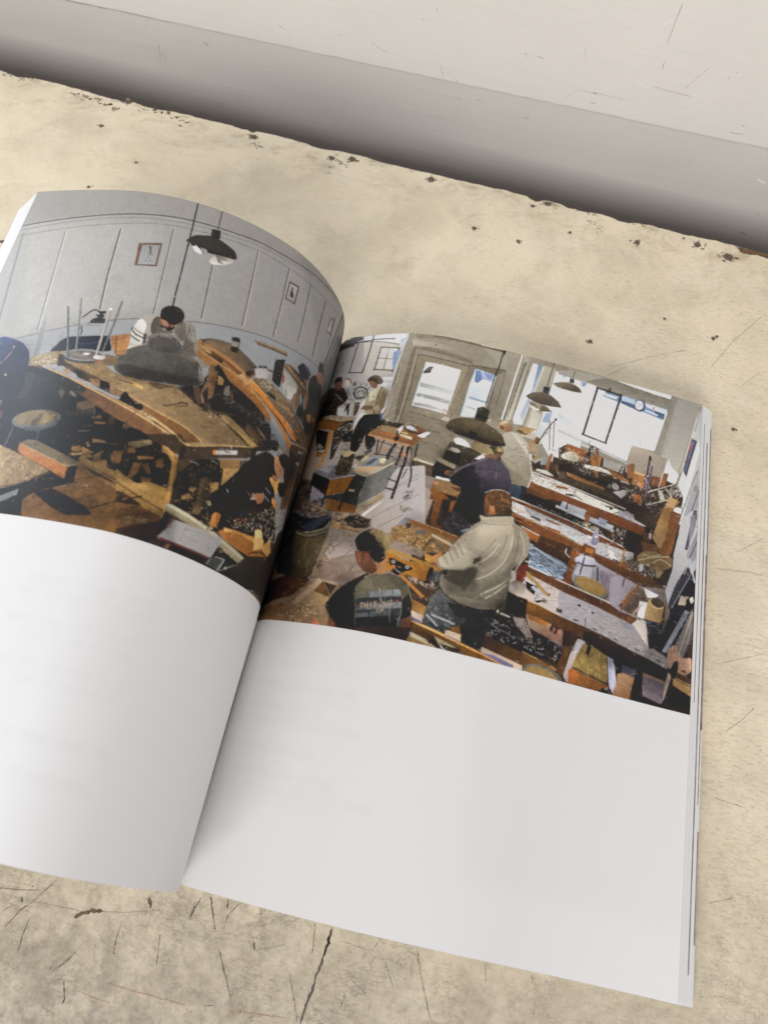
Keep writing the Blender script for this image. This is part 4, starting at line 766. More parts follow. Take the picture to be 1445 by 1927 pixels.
DRAW_R = """
P 3c2c20 -600 3118 2156 3189 2186 976 -189 521
G a8988c 8f7260 906 1722 320 1099|-600 2270 157 2107 618 1955 728 1896 687 1585 644 1321 351 986 -208 1003
G 8e8c8c c2bfb9 28 2401 241 2428|88 2050 -133 2708 -22 2625 110 2588 211 2604 330 2606 415 2604 407 2455 397 2291 405 2103 376 2041
P a3a1a0 88 2050 -37 2570 82 2517 86 2364 64 2317 72 2181
P c9c5bd 174 2580 421 2604 402 2421 391 2316 246 2334 225 2349
P 54525a -57 2634 90 2586 164 2595 172 2577 124 2558 123 2537 85 2530 18 2537 -28 2556
P 3c3a44 -3 2569 99 2555 128 2554 124 2533 77 2533 18 2537
P e0e2e2 172 2591 405 2601 403 2529 246 2558 178 2565
L 3c3d46 0.65 130 2557 221 2564 244 2569 350 2564
L 3c3d46 0.39 124 2558 192 2557 284 2548 387 2525
P b8c2d0 380 2556 410 2577 403 2529 383 2515
L 4b3a2e 0.59 144 2552 141 2363
L 4b3a2e 0.71 225 2595 225 2498 217 2356
L 4b3a2e 0.64 137 2363 218 2357
L 4b3a2e 0.40 119 2551 147 2555
L b0aca6 0.26 175 2503 177 2373
P dedad2 286 2513 383 2502 378 2365 278 2372
L 4e3c2c 0.63 285 2516 279 2368
L 4e3c2c 0.63 283 2513 386 2502
L 4e3c2c 0.73 382 2505 378 2355
L 4e3c2c 0.61 275 2373 382 2363
L 4e3c2c 0.37 329 2503 328 2366
L 4e3c2c 0.37 284 2444 381 2431
P 8fa4c8 358 2475 377 2491 400 2488 390 2428 382 2362 371 2388
P d5dade 394 2421 401 2468 390 2401 386 2342
P c0c4c6 332 2336 386 2342 395 2246 345 2252
P dedfdd 335 2323 390 2323 389 2303 336 2303
P dedfdd 336 2290 393 2284 392 2262 341 2271
P 3a322c 79 2421 80 2434 89 2428 88 2415
L 8a8684 0.33 49 2471 80 2463
P a8a49e 373 2252 389 2227 399 2127 372 2059 378 2126 383 2201
G 9c9284 8e8371 425 2557 774 2235|422 2598 498 2601 632 2606 739 2605 823 2606 900 2089 724 1924 636 1856 405 2054 394 2152 408 2291 417 2455
P 857a66 447 2595 553 2600 660 2606 768 2607 772 2584 663 2583 557 2577 453 2568
L 4a3c30 0.44 549 2592 634 2599 748 2597
P a89e90 419 2584 449 2585 448 2551 418 2536 417 2402 410 2228 410 2128 391 2066 394 2202 406 2323 409 2468
P a3998b 441 2557 749 2537 753 2512 567 2521 448 2524
P 2f2a26 568 2539 567 2536 567 2534 565 2533 564 2533 563 2534 562 2536 561 2539 562 2542 562 2544 564 2545 565 2545 566 2543 567 2541
P 7f7460 460 2518 545 2521 756 2493 760 2468 556 2493 490 2500 457 2504
P 776b58 456 2511 472 2509 466 2108 446 2057 439 2167 450 2457
P 8b806d 480 2466 750 2451 724 2221 705 2119 681 1884 580 1889 468 2048 478 2258
L 5f5443 0.52 485 2470 577 2460 744 2450
L 615644 0.51 488 2467 488 2259 471 2060
L 665b48 0.56 744 2450 729 2285 707 2137
L b3a996 0.29 478 2466 476 2296 464 2071
P e3e4e0 533 2429 710 2417 682 2149 511 2166
P eeeeea 536 2425 707 2415 695 2301 531 2310
P aeb3b3 530 2303 692 2288 689 2258 529 2278
P dcddd9 529 2278 689 2258 687 2236 525 2245
P 95999a 526 2242 688 2230 688 2205 525 2220
P d8d8d4 521 2213 688 2204 686 2186 518 2188
P a3a7a6 521 2186 575 2185 675 2171 672 2158 522 2169
S 7c8080,c5c8c6,e8e8e4 50 6.36364 1.2 14 8 247 53 52 -297|529 2240 691 2231 683 2155 515 2175
L 7aa0a0 0.37 532 2427 512 2166
P 4a473f 539 2381 556 2404 567 2402 576 2409 573 2394 568 2383 568 2364 553 2363 536 2355 531 2362
P 2c2a28 531 2364 541 2369 543 2359 534 2355
P 6a6a66 543 2385 560 2395 560 2379 549 2370
L a4a49e 0.28 556 2330 586 2354 617 2354 646 2339 665 2321
P b9a4a8 684 2167 683 2161 681 2155 676 2151 670 2150 664 2151 660 2155 657 2161 657 2167 660 2173 665 2177 671 2178 677 2177 681 2173
P b8a070 712 2190 711 2188 709 2185 705 2184 700 2184 696 2185 693 2186 692 2189 693 2192 696 2194 700 2195 704 2196 708 2195 711 2193
L cac6bc 0.49 666 2119 682 2131 701 2127 695 2119 675 2116
L 615644 0.38 506 2131 640 2108 692 2103
L 6b604d 0.27 504 2103 593 2091
L 5c5140 0.38 576 2046 670 2041
L 5c5140 0.37 594 1976 675 1969
L 665a48 0.27 548 2059 543 1981
L 6b604d 0.27 639 2089 695 2086
P 837762 704 2035 741 2057 731 1995 704 1890 677 1905
P dadfe0 772 2393 807 2171 748 2155 764 2295
P 9ba8ae 754 2261 789 2290 792 2266 754 2230
P 9ba8ae 753 2205 796 2242 800 2218 751 2168
G 8a7c72 a39890 636 1856 278 1860|263 1919 422 1925 584 1873 684 1867 705 1750 494 1707 319 1780 157 1687 97 1894 170 1951
P 5c4838 584 1873 675 1860 695 1803 575 1815
S 4a3c30,b8aaa0,d8ccc4,6a5a4c 90 3.63636 1.2 20 40 266 69 6 -287|212 1944 430 1890 483 1735 281 1849 178 1814
S 2a2420,4a3a2c,7a6450 60 3.63636 1.6 -0 90 279 76 -1 -298|200 1944 279 1943 292 1890 213 1896
P 241a1c 10 2077 18 2217 12 2294 77 2279 138 2269 178 2208 164 2170 133 2153 135 2102 76 2084
S 6a4a44,3c1c20,8a706c,1c1416 150 2.72727 1.6 -10 30 326 95 -41 -337|-31 2305 79 2272 146 2262 173 2202 140 2172 131 2115 10 2142
P 1a1416 -19 2092 -26 2188 139 2108 148 2076 10 2077
P 2e2624 65 2303 58 2333 77 2346 107 2339 117 2311 90 2306
P 7a4c42 65 2303 89 2309 117 2311 123 2277 112 2252 79 2272
P 9a6a54 164 2170 183 2175 194 2155 186 2140 167 2147
P 8a8684 139 2263 170 2260 186 2220 175 2208
L 8c8684 0.41 98 2234 154 2183
P 8a6a5c 121 2297 123 2324 140 2330 161 2321 174 2293 146 2282
P c9bdb4 164 2297 164 2288 161 2281 155 2277 147 2278 138 2283 131 2291 126 2300 126 2310 129 2317 135 2320 144 2320 152 2315 159 2307
S 2a2826,4c4a46,8a8680,c8c4bc,151413 260 4.09091 1.3 -0 90 295 81 -17 -328|171 2280 183 2302 236 2302 279 2267 290 2247 266 2203 255 2178 194 2168 166 2209 189 2233
L 1f1e1c 0.68 201 2232 206 2258 233 2269 265 2254 282 2222 268 2197 229 2192 204 2219 199 2239
L 24211f 0.49 213 2231 238 2249 266 2229 260 2203 231 2205
P 6a6058 183 2279 183 2302 194 2305 198 2278
P b9b6b0 190 2181 233 2173 241 2097 148 2094 135 2146 165 2144
P 1c1a1a 175 2106 178 2163 198 2174 197 2155 206 2098 197 2098 186 2137
P 5a4030 222 2173 250 2175 253 2140 247 2096 230 2094
G b2a288 98866c 259 2255 402 2115|289 2108 275 2190 289 2228 311 2252 347 2268 373 2252 393 2208 391 2164 389 2127 384 2102 319 2098
P c8bda6 289 2228 311 2252 346 2271 334 2226 326 2188 295 2177
P 8d7a60 346 2245 340 2201 346 2126 361 2107 378 2126 383 2201 363 2245
L 3f342a 0.59 348 2261 334 2226 337 2176 340 2138
L 3f342a 0.36 320 2201 310 2208
P 7a5c48 244 2140 260 2156 329 2151 333 2132 297 2123 260 2134
P a8977c 322 2157 350 2157 367 2126 349 2113 329 2126
P dcdde0 254 2159 275 2190 273 2152 256 2127
P e6e6ea 381 2214 391 2202 391 2164 389 2127 378 2102 369 2120 385 2145
L 2f2723 0.52 332 2126 343 2104
P 8c6350 263 2300 280 2312 305 2304 322 2278 317 2252 299 2256 285 2266 272 2287
P 4a4036 255 2307 265 2326 286 2338 315 2333 338 2310 346 2284 322 2278 302 2292 282 2306 267 2293
P 6e6456 286 2338 315 2333 333 2316 329 2297 308 2317 279 2319
P 191b1e 291 2101 384 2102 389 2053 369 2022 368 1980 386 1946 373 1910 350 1897 328 1943 322 1991 315 1931 299 1884 263 1896 257 1943 258 2028 270 2071
P 566a94 368 2101 384 2102 386 2065 374 2071
P 23262a 260 2040 295 2083 365 2089 365 2040 336 2003
P c9c8c6 250 2059 266 2108 289 2108 267 2059 259 2022 249 1998
L d0ccc4 0.34 390 2087 420 2066
P 4d3424 -46 2126 71 2098 186 2086 248 2090 247 2072 164 2037 -10 2081
P 9c8468 48 2093 69 2105 135 2102 198 2086 249 2087 241 2072 169 2062
S c9b898,5e4a38,8f7a5c,2c231b,e0d8c8 120 3.18182 1.2 -0 60 300 86 -16 -319|48 2093 85 2101 189 2096 201 2073 169 2062
G 8a5830 74461f 29 2068 197 2042|-37 2115 159 2056 198 2061 160 2006 21 2040
P a5703a 119 2008 147 2013 147 1885 136 1802 118 1803 127 1874
P 7e5025 83 1896 124 1886 125 1862 93 1864
P 121010 21 2040 120 2005 130 1904 81 1902
P 3a3029 149 2007 198 2061 247 2072 236 2004 200 1944 186 1849 170 1843 157 1933
S c9c0b4,1f1b18,7b6f63,efe9df 110 3.63636 1.3 -60 40 287 80 -7 -307|155 2007 200 2054 248 2078 236 2004 200 1944 179 1873
P 2c3030 236 2004 250 2016 268 1943 217 1944 205 1968
S c9c0b4,1f1b18,7b6f63 60 3.63636 1.3 -60 40 333 98 -41 -316|82 1939 125 1922 95 1900 76 1916
P 7c5636 331 1988 378 2029 492 2033 629 2033 592 1984 560 1943 467 1953
G 8f6a48 7a5030 351 2010 564 1973|333 1990 384 2026 397 2042 629 2032 594 1991 560 1946 476 1960
P b8845a 334 1988 560 1946 561 1939 468 1950 338 1981
P 3b2f24 401 2048 413 2064 497 2057 492 2033 473 2024 408 2039
G a08564 8c7050 397 2042 483 2002|389 2041 410 2040 488 2029 477 1995 393 2008
P a85c2c 392 2008 480 1990 547 1985 549 1976 478 1977 395 1997
P cabda8 493 2000 548 1991 551 1977 544 1976 490 1991
P dcd6cc 473 2024 493 2051 498 2027 483 1999
P a07e60 498 2051 525 2073 531 2068 509 2050
P c8a468 481 2013 521 2013 529 2002 508 2002
P 3a2a22 609 2028 604 2019 589 2012 567 2010 543 2012 521 2019 506 2030 501 2040 506 2050 522 2056 544 2057 568 2055 589 2048 604 2039
P 6a4632 605 2033 600 2025 586 2020 567 2018 545 2021 525 2027 511 2035 507 2044 512 2051 525 2056 545 2057 567 2055 587 2049 600 2042
P c4c6cc 505 2046 529 2053 568 2036 567 2027 539 2028 517 2033
P 7e4f34 602 2038 599 2034 592 2031 582 2030 571 2031 561 2034 554 2038 552 2043 554 2047 561 2050 571 2051 583 2050 592 2047 599 2043
P e6e4e0 571 2004 609 2032 629 2031 605 1999 590 1996
L 1f1c1a 0.81 476 1960 478 2013
P 23211f 463 1976 490 1991 490 1967 477 1957
L 3a3733 0.82 394 1958 402 1876
L 25231f 1.61 480 1942 459 1894 458 1853
L 25231f 1.31 516 1936 513 1878 499 1802 485 1772
L 2c2926 1.30 542 1934 542 1831 535 1743
L 2c2926 0.91 551 1939 568 1887 575 1815 582 1752
L 2c2926 0.91 582 1959 579 1844 582 1777
L 8a837a 0.26 551 1939 568 1887 575 1815 582 1752
L 5a544c 0.47 549 1749 558 1828 588 1902
L 5a544c 0.47 480 1867 568 1853
L 3a3632 0.54 390 1881 484 1874
P b07a54 419 1916 456 1911 453 1901 418 1907
P b07a54 518 1901 539 1899 537 1882 516 1887
P c4a47e 577 1883 596 1884 592 1869 579 1872
P d4c8b4 597 1881 673 1870 677 1863 604 1871
L 2a2622 0.55 412 1877 417 1948 425 1960
L 2a2622 0.38 385 1951 439 1944 504 1922
G 9c8f7e 857b6e 305 1861 493 1829|314 1780 317 1832 346 1868 413 1872 490 1846 386 1761
G 76756f 66645c 397 1807 470 1703|380 1758 490 1843 480 1749 470 1703 371 1693
P c3b59e 315 1777 381 1761 490 1846 491 1839 386 1751
P 2f302c 318 1774 383 1752 382 1694 331 1690
P 8e97a4 344 1810 384 1864 423 1864 410 1814
P 5b5f68 357 1822 395 1859 416 1857 384 1818
P b3a48c 320 1843 329 1873 362 1868 375 1857 348 1836
P 4a4238 289 1860 340 1873 351 1868 327 1838
P d8c9a4 422 1855 441 1863 455 1856 447 1832 426 1835
L c8945c 0.97 347 1798 412 1808
L b9824c 0.81 324 1780 400 1790
L e0d8cc 0.27 344 1810 406 1811
L d8d8e0 0.44 291 1785 320 1820
P 5c544c 337 1885 372 1915 377 1892 351 1868
G 8c8a8c 77777a 124 1803 306 1746|120 1797 211 1819 314 1803 319 1757 251 1750 199 1738 127 1773
P 3e3224 227 1884 294 1884 298 1843 295 1791 282 1756 221 1761 218 1813
S 6a5a42,1f1810,8a785a,2b2218 120 3.18182 1.6 -75 20 273 73 3 -288|226 1878 294 1872 291 1785 277 1756 219 1767
P b09a78 223 1890 287 1890 298 1878 279 1878 271 1863 245 1857 231 1872
P b5763c 204 1738 324 1760 336 1691 207 1687
P 2a2622 127 1773 204 1738 207 1687 151 1687
P 6d6353 681 1884 728 2012 833 2011 863 1823 699 1779
P 1a1917 710 1914 730 1972 782 1962 799 1892 729 1891
P 2c2a26 781 1968 837 1983 818 1898 794 1891
P a9a295 780 1966 777 1961 769 1958 759 1958 748 1959 738 1963 731 1968 730 1973 733 1978 740 1980 751 1981 762 1980 772 1976 778 1971
P 9a8b74 677 1905 685 1913 771 1893 772 1874 679 1892
P 4c453b 679 1892 772 1874 766 1822 678 1815
P 1c1a18 670 1858 680 1889 763 1871 761 1820 674 1809
P c9c3b9 698 1815 754 1807 751 1793 695 1803
P a8704c 728 1840 735 1858 774 1863 767 1844 740 1829
G 60504a a3948c 70 1577 335 1422|-227 1836 103 1733 200 1732 268 1524 404 1471 466 1287 385 1226 207 1230 236 1257 146 1256 61 1414 -139 1678
P 8f8a90 118 1704 202 1727 209 1681 204 1597 154 1619 121 1635
S 2a221e,54463c,c9c2c4 90 3.63636 1.3 -10 40 280 80 2 -282|114 1698 202 1727 212 1609 117 1630
S 1a1512,4a382c,2c2019 110 7.27273 3 10 40 429 128 -86 -310|-127 1765 100 1722 128 1630 70 1577 -24 1594
G b9b2b0 a8978a 616 1702 432 1433|476 1743 519 1822 636 1856 696 1535 574 1528 539 1490 463 1509 400 1570 479 1661
G 9e8f86 8b6f5c 384 1427 288 1216|275 1476 418 1493 425 1463 404 1429 431 1356 484 1290 382 1236 280 1245 230 1241 263 1423
P b0a09a 305 1420 404 1429 420 1380 306 1338 278 1367
L 75655c 0.25 313 1390 353 1434
L 7a685c 0.25 275 1265 418 1410
L 7a685c 0.24 341 1246 475 1308
L 8a8080 0.25 388 1623 622 1785
L 8a8080 0.25 453 1555 637 1706
L 8a8080 0.25 433 1644 618 1807
L 7d7068 0.25 487 1513 589 1594
S 3a2e24,d0b898,5c4a3a,86705a 60 4.09091 1.5 -0 90 230 50 47 -256|558 1631 601 1634 622 1622 578 1602
S 3a2e24,5c4a3a 30 3.63636 2.5 -0 90 232 51 48 -260|560 1696 611 1728 612 1674 577 1656
S c0a480,5c4430,8a6c50,3a2a20 60 4.09091 1.8 -0 90 253 67 18 -253|254 1417 318 1411 319 1370 271 1356
S c0a480,5c4430,8a6c50,3a2a20 50 3.18182 1.6 -0 90 233 57 30 -241|377 1335 436 1332 441 1293 400 1282
S 5c4430,2c2018 16 5.45455 3 -60 40 253 68 19 -248|243 1323 269 1325 278 1290 258 1289
P c0a078 310 1332 308 1329 303 1327 297 1328 290 1329 284 1332 280 1336 278 1340 280 1343 285 1345 291 1344 298 1343 304 1340 308 1336
P 8a6a50 303 1334 302 1332 300 1331 296 1332 292 1333 288 1334 286 1337 285 1338 286 1340 289 1341 292 1340 297 1339 300 1338 303 1336
S 1b1613,3a2c22,6a5442,8a7258,14100e 170 10 3.5 8 20 261 69 12 -267|91 1614 183 1636 326 1581 445 1549 455 1503 347 1497 253 1539 125 1563
S a88a68,c9a884 20 8.18182 2 10 30 265 72 10 -269|102 1602 211 1614 354 1550 317 1494
P 18120e 318 1532 362 1562 446 1544 449 1507 388 1495
S 6a5442,8a7258,2a201a 40 8.18182 2.5 12 12 243 60 25 -257|319 1526 362 1562 446 1544 449 1507 388 1495
P b08a62 272 1518 283 1524 317 1516 324 1489 299 1483 276 1492
P a9825a 314 1505 413 1492 415 1476 319 1488
P 7a5a3c 317 1494 413 1482 415 1475 319 1487
S c9a884,8a6a4c,6a4c34 70 4.09091 1.6 -0 60 246 63 21 -255|311 1478 404 1471 380 1447 329 1448
P 807e82 102 1777 146 1805 226 1805 219 1767 323 1766 199 1738
P 9d9ba0 127 1791 158 1805 204 1802 191 1767
P 1c1917 102 1777 199 1738 200 1653 118 1704 104 1710
P b5b3b6 199 1738 323 1766 329 1760 202 1732
P 3b2f22 208 1808 285 1808 286 1762 227 1758
S 6a5a42,1f1810,8a785a,2b2218 50 3.18182 1.6 -75 20 273 74 3 -286|215 1802 287 1802 281 1759 226 1761
G 9a6028 83501f 200 1732 346 1669|201 1735 324 1760 320 1679 201 1650
S b07a3c,6e3f18 40 6.36364 1.2 -10 12 269 72 6 -280|206 1732 319 1757 316 1684 209 1659
P 23262a 296 1670 319 1757 380 1758 368 1665 374 1595 284 1622
P 3a4240 201 1650 299 1670 296 1617 199 1636
G 8a5a28 7a4a20 228 1631 347 1582|216 1637 372 1605 371 1568 298 1568 218 1587
L 1c1917 0.94 296 1670 290 1579
L 1c1917 0.83 200 1732 199 1597
L 1c1917 0.73 105 1768 117 1630
P b09a70 310 1687 336 1688 344 1677 318 1676
G 6f6e69 83827c 359 1748 523 1684|380 1755 493 1829 508 1831 481 1699 376 1590 372 1649
P a9a08e 375 1611 478 1690 479 1683 371 1586
P 8a6f4c 372 1584 479 1683 484 1661 371 1568
L c3ad8a 0.38 373 1579 477 1671
P e0d8ce 402 1563 476 1641 482 1637 413 1558
P b3a58c 312 1786 332 1769 377 1756 458 1808 445 1817 312 1809
L c8945c 0.97 323 1786 408 1802
L 23211f 1.28 537 1830 527 1734 520 1662
L 23211f 0.77 573 1837 585 1789 582 1730
L 4a443c 0.52 559 1823 545 1770
L 2c2926 0.77 483 1710 526 1703
L 2c2926 0.62 483 1758 522 1747
P 0c0b0b -40 1555 49 1570 157 1530 259 1556 268 1524 262 1428 237 1252 111 1244 43 1311
G 6a5a40 33291e 244 1416 84 1358|80 1487 98 1464 173 1439 225 1447 260 1491 270 1476 255 1375 234 1262 219 1243 158 1234 115 1249
G 6e6450 4c4434 261 1470 101 1453|68 1511 91 1476 138 1465 187 1464 235 1485 260 1523 266 1513 265 1475 234 1453 175 1431 101 1453
L 8c8470 0.32 91 1465 143 1446 198 1446 250 1469
L 2c261c 0.40 99 1451 146 1435 201 1436 253 1459
L a39c8a 0.43 260 1523 261 1507 246 1485 192 1467 149 1462
S 8a7450,54442e,3a2e20 50 13.6364 2 -78 5 265 74 14 -255|118 1437 253 1459 234 1262 130 1255
P 1e2124 89 1508 105 1535 157 1530 250 1550 274 1551 213 1489 182 1464 151 1476 103 1486
G 4a4e5a 343844 251 1544 165 1466|120 1486 188 1537 273 1552 177 1463
S 08080a,181a1e,5a5c60 60 11.8182 3 30 40 305 89 -11 -278|-99 1616 167 1574 182 1520 99 1497 33 1507
P 3c3e48 -38 1571 33 1563 81 1531 -15 1529
P 141316 -6 1464 76 1488 98 1464 119 1254 52 1257
L 7c7878 0.55 40 1440 70 1467
L 8a8480 0.46 44 1342 71 1373
L 16120e 0.64 110 1249 158 1232 228 1246
G 5a341a 2a1a10 206 1234 31 1209|48 1232 111 1244 230 1241 243 1232 176 1158 -20 1093 -188 1156
G a08468 7e5c40 288 1216 179 1061|42 1008 -23 1079 169 1128 280 1248 380 1226 338 1124 383 1083 376 1035
P b5987c 181 1124 280 1248 303 1237 209 1116
P b0937a 280 1248 379 1228 372 1220 293 1237
P 6a4a2c 274 1186 304 1233 354 1174 351 1167
P 4a3626 307 1233 372 1220 354 1177
P a9875e 272 1183 352 1164 343 1125 286 1153
S 54402c,c0a078,7a5c40,2c1f16,e0c8a0 170 4.54545 1.5 -0 90 249 69 23 -232|135 1067 160 1088 284 1123 305 1083 284 1050 134 1035
S 54402c,c0a078,7a5c40,3c2a1c 80 5.45455 1.5 -20 70 242 64 25 -231|151 1116 350 1174 388 1063 298 1073
S 3a281c,6a4a34,8a6a4c 70 8.18182 1.8 -50 20 258 73 19 -241|158 1216 240 1242 217 1161 162 1117 96 1083
P b9704e 297 1058 320 1066 348 1032 301 1026
P 2a2a28 337 1129 366 1185 395 1223 447 1264 483 1294 502 1293 458 1237 460 1189 496 1054 403 1039 397 1064 372 1086
G 6f6753 5a5242 476 1240 653 1274|451 1226 495 1282 510 1296 555 1302 576 1314 624 1306 661 1281 695 1222 709 1197 710 1145 702 1097 492 1054
P 262622 655 1198 678 1242 707 1196 709 1150 666 1121 664 1172
L 8a8270 0.32 667 1282 707 1196
G 5a5c5e 8a8c8a 487 1193 645 1224|461 1206 514 1215 641 1252 654 1212 666 1163 663 1088 496 1054
P 74787a 515 1212 567 1227 572 1204 522 1190
P 84898c 611 1243 640 1251 648 1227 620 1214
P 6a6458 464 1204 512 1214 520 1189 470 1178
P 303438 468 1173 653 1219 657 1199 474 1148
P 3a3e40 480 1126 662 1172 663 1134 487 1094
P 5e6264 483 1112 535 1124 538 1108 486 1096
P 50565a 538 1131 610 1151 615 1126 542 1109
P 202122 485 1092 658 1136 659 1087 494 1054
L 1a1a1a 0.25 514 1215 540 1099
L 1a1a1a 0.25 567 1225 591 1119
L 1a1a1a 0.25 610 1243 631 1137
L 1e1e1e 0.32 468 1173 652 1222
L 202020 0.27 487 1094 594 1119 657 1142
L 9a9688 0.36 555 1239 570 1199 574 1152
L 8a8678 0.27 616 1189 620 1125 628 1106
L 6f6a58 0.34 572 1247 588 1193
P a07048 510 1299 514 1344 552 1361 569 1312 555 1302
P 6a3f2c 408 1399 428 1386 454 1400 480 1389 509 1343 520 1315 483 1294 460 1311 443 1323 427 1351
P 8a5236 419 1385 443 1383 450 1334 434 1342
P 7c4a34 452 1389 470 1392 486 1364 479 1333 464 1346
P 5a3324 475 1308 514 1344 529 1317 511 1294 483 1294
P 1e1a15 400 1434 410 1466 438 1490 474 1506 513 1501 548 1471 561 1433 560 1392 543 1359 514 1344 495 1366 470 1392 446 1391 422 1391 411 1420
G a88f62 5a4a34 541 1480 479 1439|449 1487 474 1506 513 1501 548 1471 561 1433 561 1387 550 1371 540 1419 513 1455
S c8b080,7a6645,3a2f22,a08a5e,1e1a15 120 5.45455 1.3 35 25 229 53 38 -247|439 1485 474 1505 513 1501 548 1471 560 1423 552 1386 504 1453
S 3a3024,14110e,5c4c38 60 4.09091 1.3 30 30 232 55 33 -247|407 1435 442 1475 506 1444 523 1366 439 1403
P 7c4630 372 1086 397 1064 412 1041 371 1035 373 1063
P 7c4630 678 1124 708 1145 714 1100 680 1092
L a58e7e 0.50 491 1159 502 1162
L a58e7e 0.50 496 1161 498 1139
L a58e7e 0.50 511 1143 509 1164
L a58e7e 0.50 523 1146 520 1168
L a58e7e 0.50 510 1154 522 1157
L a58e7e 0.50 535 1150 533 1171
L a58e7e 0.50 558 1177 554 1178 548 1176 546 1170 550 1166 556 1167 559 1163 557 1157 550 1155 548 1157
L a58e7e 0.47 582 1183 584 1167 581 1162 576 1160 573 1165
L a58e7e 0.47 590 1187 592 1170 595 1167 601 1169 603 1174 602 1190
L a58e7e 0.47 620 1195 617 1196 611 1194 609 1188 613 1185 618 1186 622 1182 620 1176 613 1173 610 1175
L 84503f 0.50 630 1199 645 1204
L 84503f 0.50 638 1201 640 1182
L a08c7a 0.47 568 1132 566 1151
L a08c7a 0.47 580 1135 578 1154 591 1139 589 1158
G 97907f 8d877d 795 2432 1948 2541|845 2646 2174 2679 2179 1956 1757 1947 1584 2123 1015 2006 748 1930 795 2432
G a39a8c 8a8070 915 2534 1010 2432|781 2594 1235 2594 1238 2569 1048 2561 1039 2215 930 2170 853 2196 929 2472
P 7b705f 748 2464 928 2481 909 2388 860 2150 811 2197 745 2154 684 2149
P 93897a 919 2588 994 2598 951 2201 879 2192 891 2441 938 2488
L 4c443a 0.35 743 2459 928 2478
L 5f5445 0.37 926 2477 908 2249
P 6e5d4a 677 2597 770 2597 906 2598 909 2582 750 2584
P efece4 769 2600 906 2601 904 2597 792 2594
P dfe2e4 777 2446 886 2436 864 2261 832 2227 816 2168 748 2155 764 2359
P 6f86b0 781 2441 805 2441 822 2395 801 2363 784 2371
P a9b8d2 805 2441 880 2438 871 2390 822 2395
P 8b9cc0 816 2438 870 2435 863 2407 848 2402
P c5cfe0 788 2346 860 2361 854 2258 770 2259
P 8fa0a6 772 2279 868 2269 866 2249 772 2247
P e8eae8 769 2265 864 2261 861 2242 768 2240
P 9aa8ac 766 2221 813 2216 812 2191 762 2195
P e2e5e4 764 2214 809 2209 813 2185 763 2189
L 7fb0b0 0.34 777 2445 748 2155
L ece8de 0.75 997 2599 945 2193
L 6b675e 0.29 1004 2601 955 2196
L e2ddd2 0.46 1011 2596 966 2205
P b5aea0 1006 2588 1038 2601 988 2200 963 2195
P 787264 1006 2551 1025 2559 979 2265 966 2205
P dde2e6 1054 2563 1106 2560 1047 2193 1006 2187 997 2214
G 7d95ae b0bcc8 1093 2555 1034 2250|1081 2562 1106 2560 1072 2374 1045 2205 1029 2249 1069 2399
P a8a091 1105 2566 1175 2562 1164 2467 1116 2276 1070 2299 1064 2186 1054 2183 1086 2391
P c4beb2 1106 2560 1114 2559 1070 2299 1060 2295
P e2e3df 1175 2555 1240 2550 1383 2538 1311 1900 1156 2119 1120 2155 1137 2282 1164 2461
P d9dad4 1179 2333 1204 2353 1165 2134 1127 2098 1115 2154
P 8fa3bf 1204 2545 1237 2549 1223 2525
P 9fb0c8 1151 2293 1186 2322 1173 2244 1137 2239
P c8ced2 1123 2223 1166 2218 1151 2165 1114 2165
S b9c2c6,eceeea,cfd3d2 40 6.36364 2 14 5 257 34 80 -290|1122 2228 1262 2224 1247 2159 1141 2162
P b5ab9c 1076 2300 1136 2288 1113 2129 1050 2134 1062 2198
P c9c3b6 1081 2296 1132 2280 1114 2165 1076 2172
P 7b6242 1043 2186 1116 2190 1079 2149 1070 2140 1010 2152
P a8875c 1045 2185 1114 2188 1079 2150 1013 2154
P 5e4a34 1025 2159 1051 2164 1070 2140 1037 2148
P 8a6240 1073 2117 1125 2121 1132 2064 1102 2055
P a48a6c 1077 2121 1124 2127 1137 2066 1103 2061
P 7a4a2c 1121 2153 1143 2144 1137 2107 1115 2112
L 26262a 0.50 1131 2111 1175 2227 1207 2274
L 26262a 0.44 1177 2258 1193 2101
L 26262a 0.44 1199 2253 1209 2118
S 26262a,4a4a50 26 3.63636 1.4 -60 20 256 34 80 -290|1151 2165 1189 2243 1198 2216 1157 2155
P 24242a 1211 2275 1211 2271 1210 2268 1207 2265 1204 2264 1202 2265 1200 2267 1199 2271 1199 2275 1200 2278 1203 2280 1205 2281 1208 2281 1210 2278
S 26262a,4a4a50,c8c4bc 70 3.63636 1.2 0 60 256 32 80 -284|1180 2103 1271 2137 1285 2112 1214 2078
L 3e3834 0.47 1162 2597 1151 2528 1141 2450
P 39423e 1125 2443 1155 2448 1155 2403 1122 2403
G 6d6052 3d362e 1122 2403 1132 2318|1039 2358 1070 2390 1121 2409 1160 2405 1200 2383 1227 2348 1162 2337 1098 2338
P c9c2b2 1067 2323 1087 2335 1121 2302 1093 2290 1072 2305
P 7a6a54 1063 2334 1093 2331 1118 2307 1101 2308 1070 2320
P 6d5f4c 1121 2327 1152 2333 1179 2311 1166 2304 1119 2295
P f4f0e4 1072 2311 1096 2310 1116 2297 1093 2293
P f0ece0 1125 2294 1177 2307 1151 2293
P 8a7a66 1189 2488 1220 2501 1258 2510 1262 2473 1212 2476 1168 2478
P 6b5e50 1190 2475 1228 2481 1262 2470 1231 2450
P b9b1a5 1102 2049 1144 2050 1162 2033 1134 2007 1106 2021
P 9c7a54 1118 2048 1155 2048 1127 2016
P 5a4632 1113 2047 1129 2046 1122 2020
P 8e9a98 1160 2044 1192 2042 1190 2013 1159 2009
P 8a5c38 1198 2079 1214 2081 1201 1987 1183 1987
P 4c3a2e 1215 2072 1293 2062 1300 2001 1213 2002
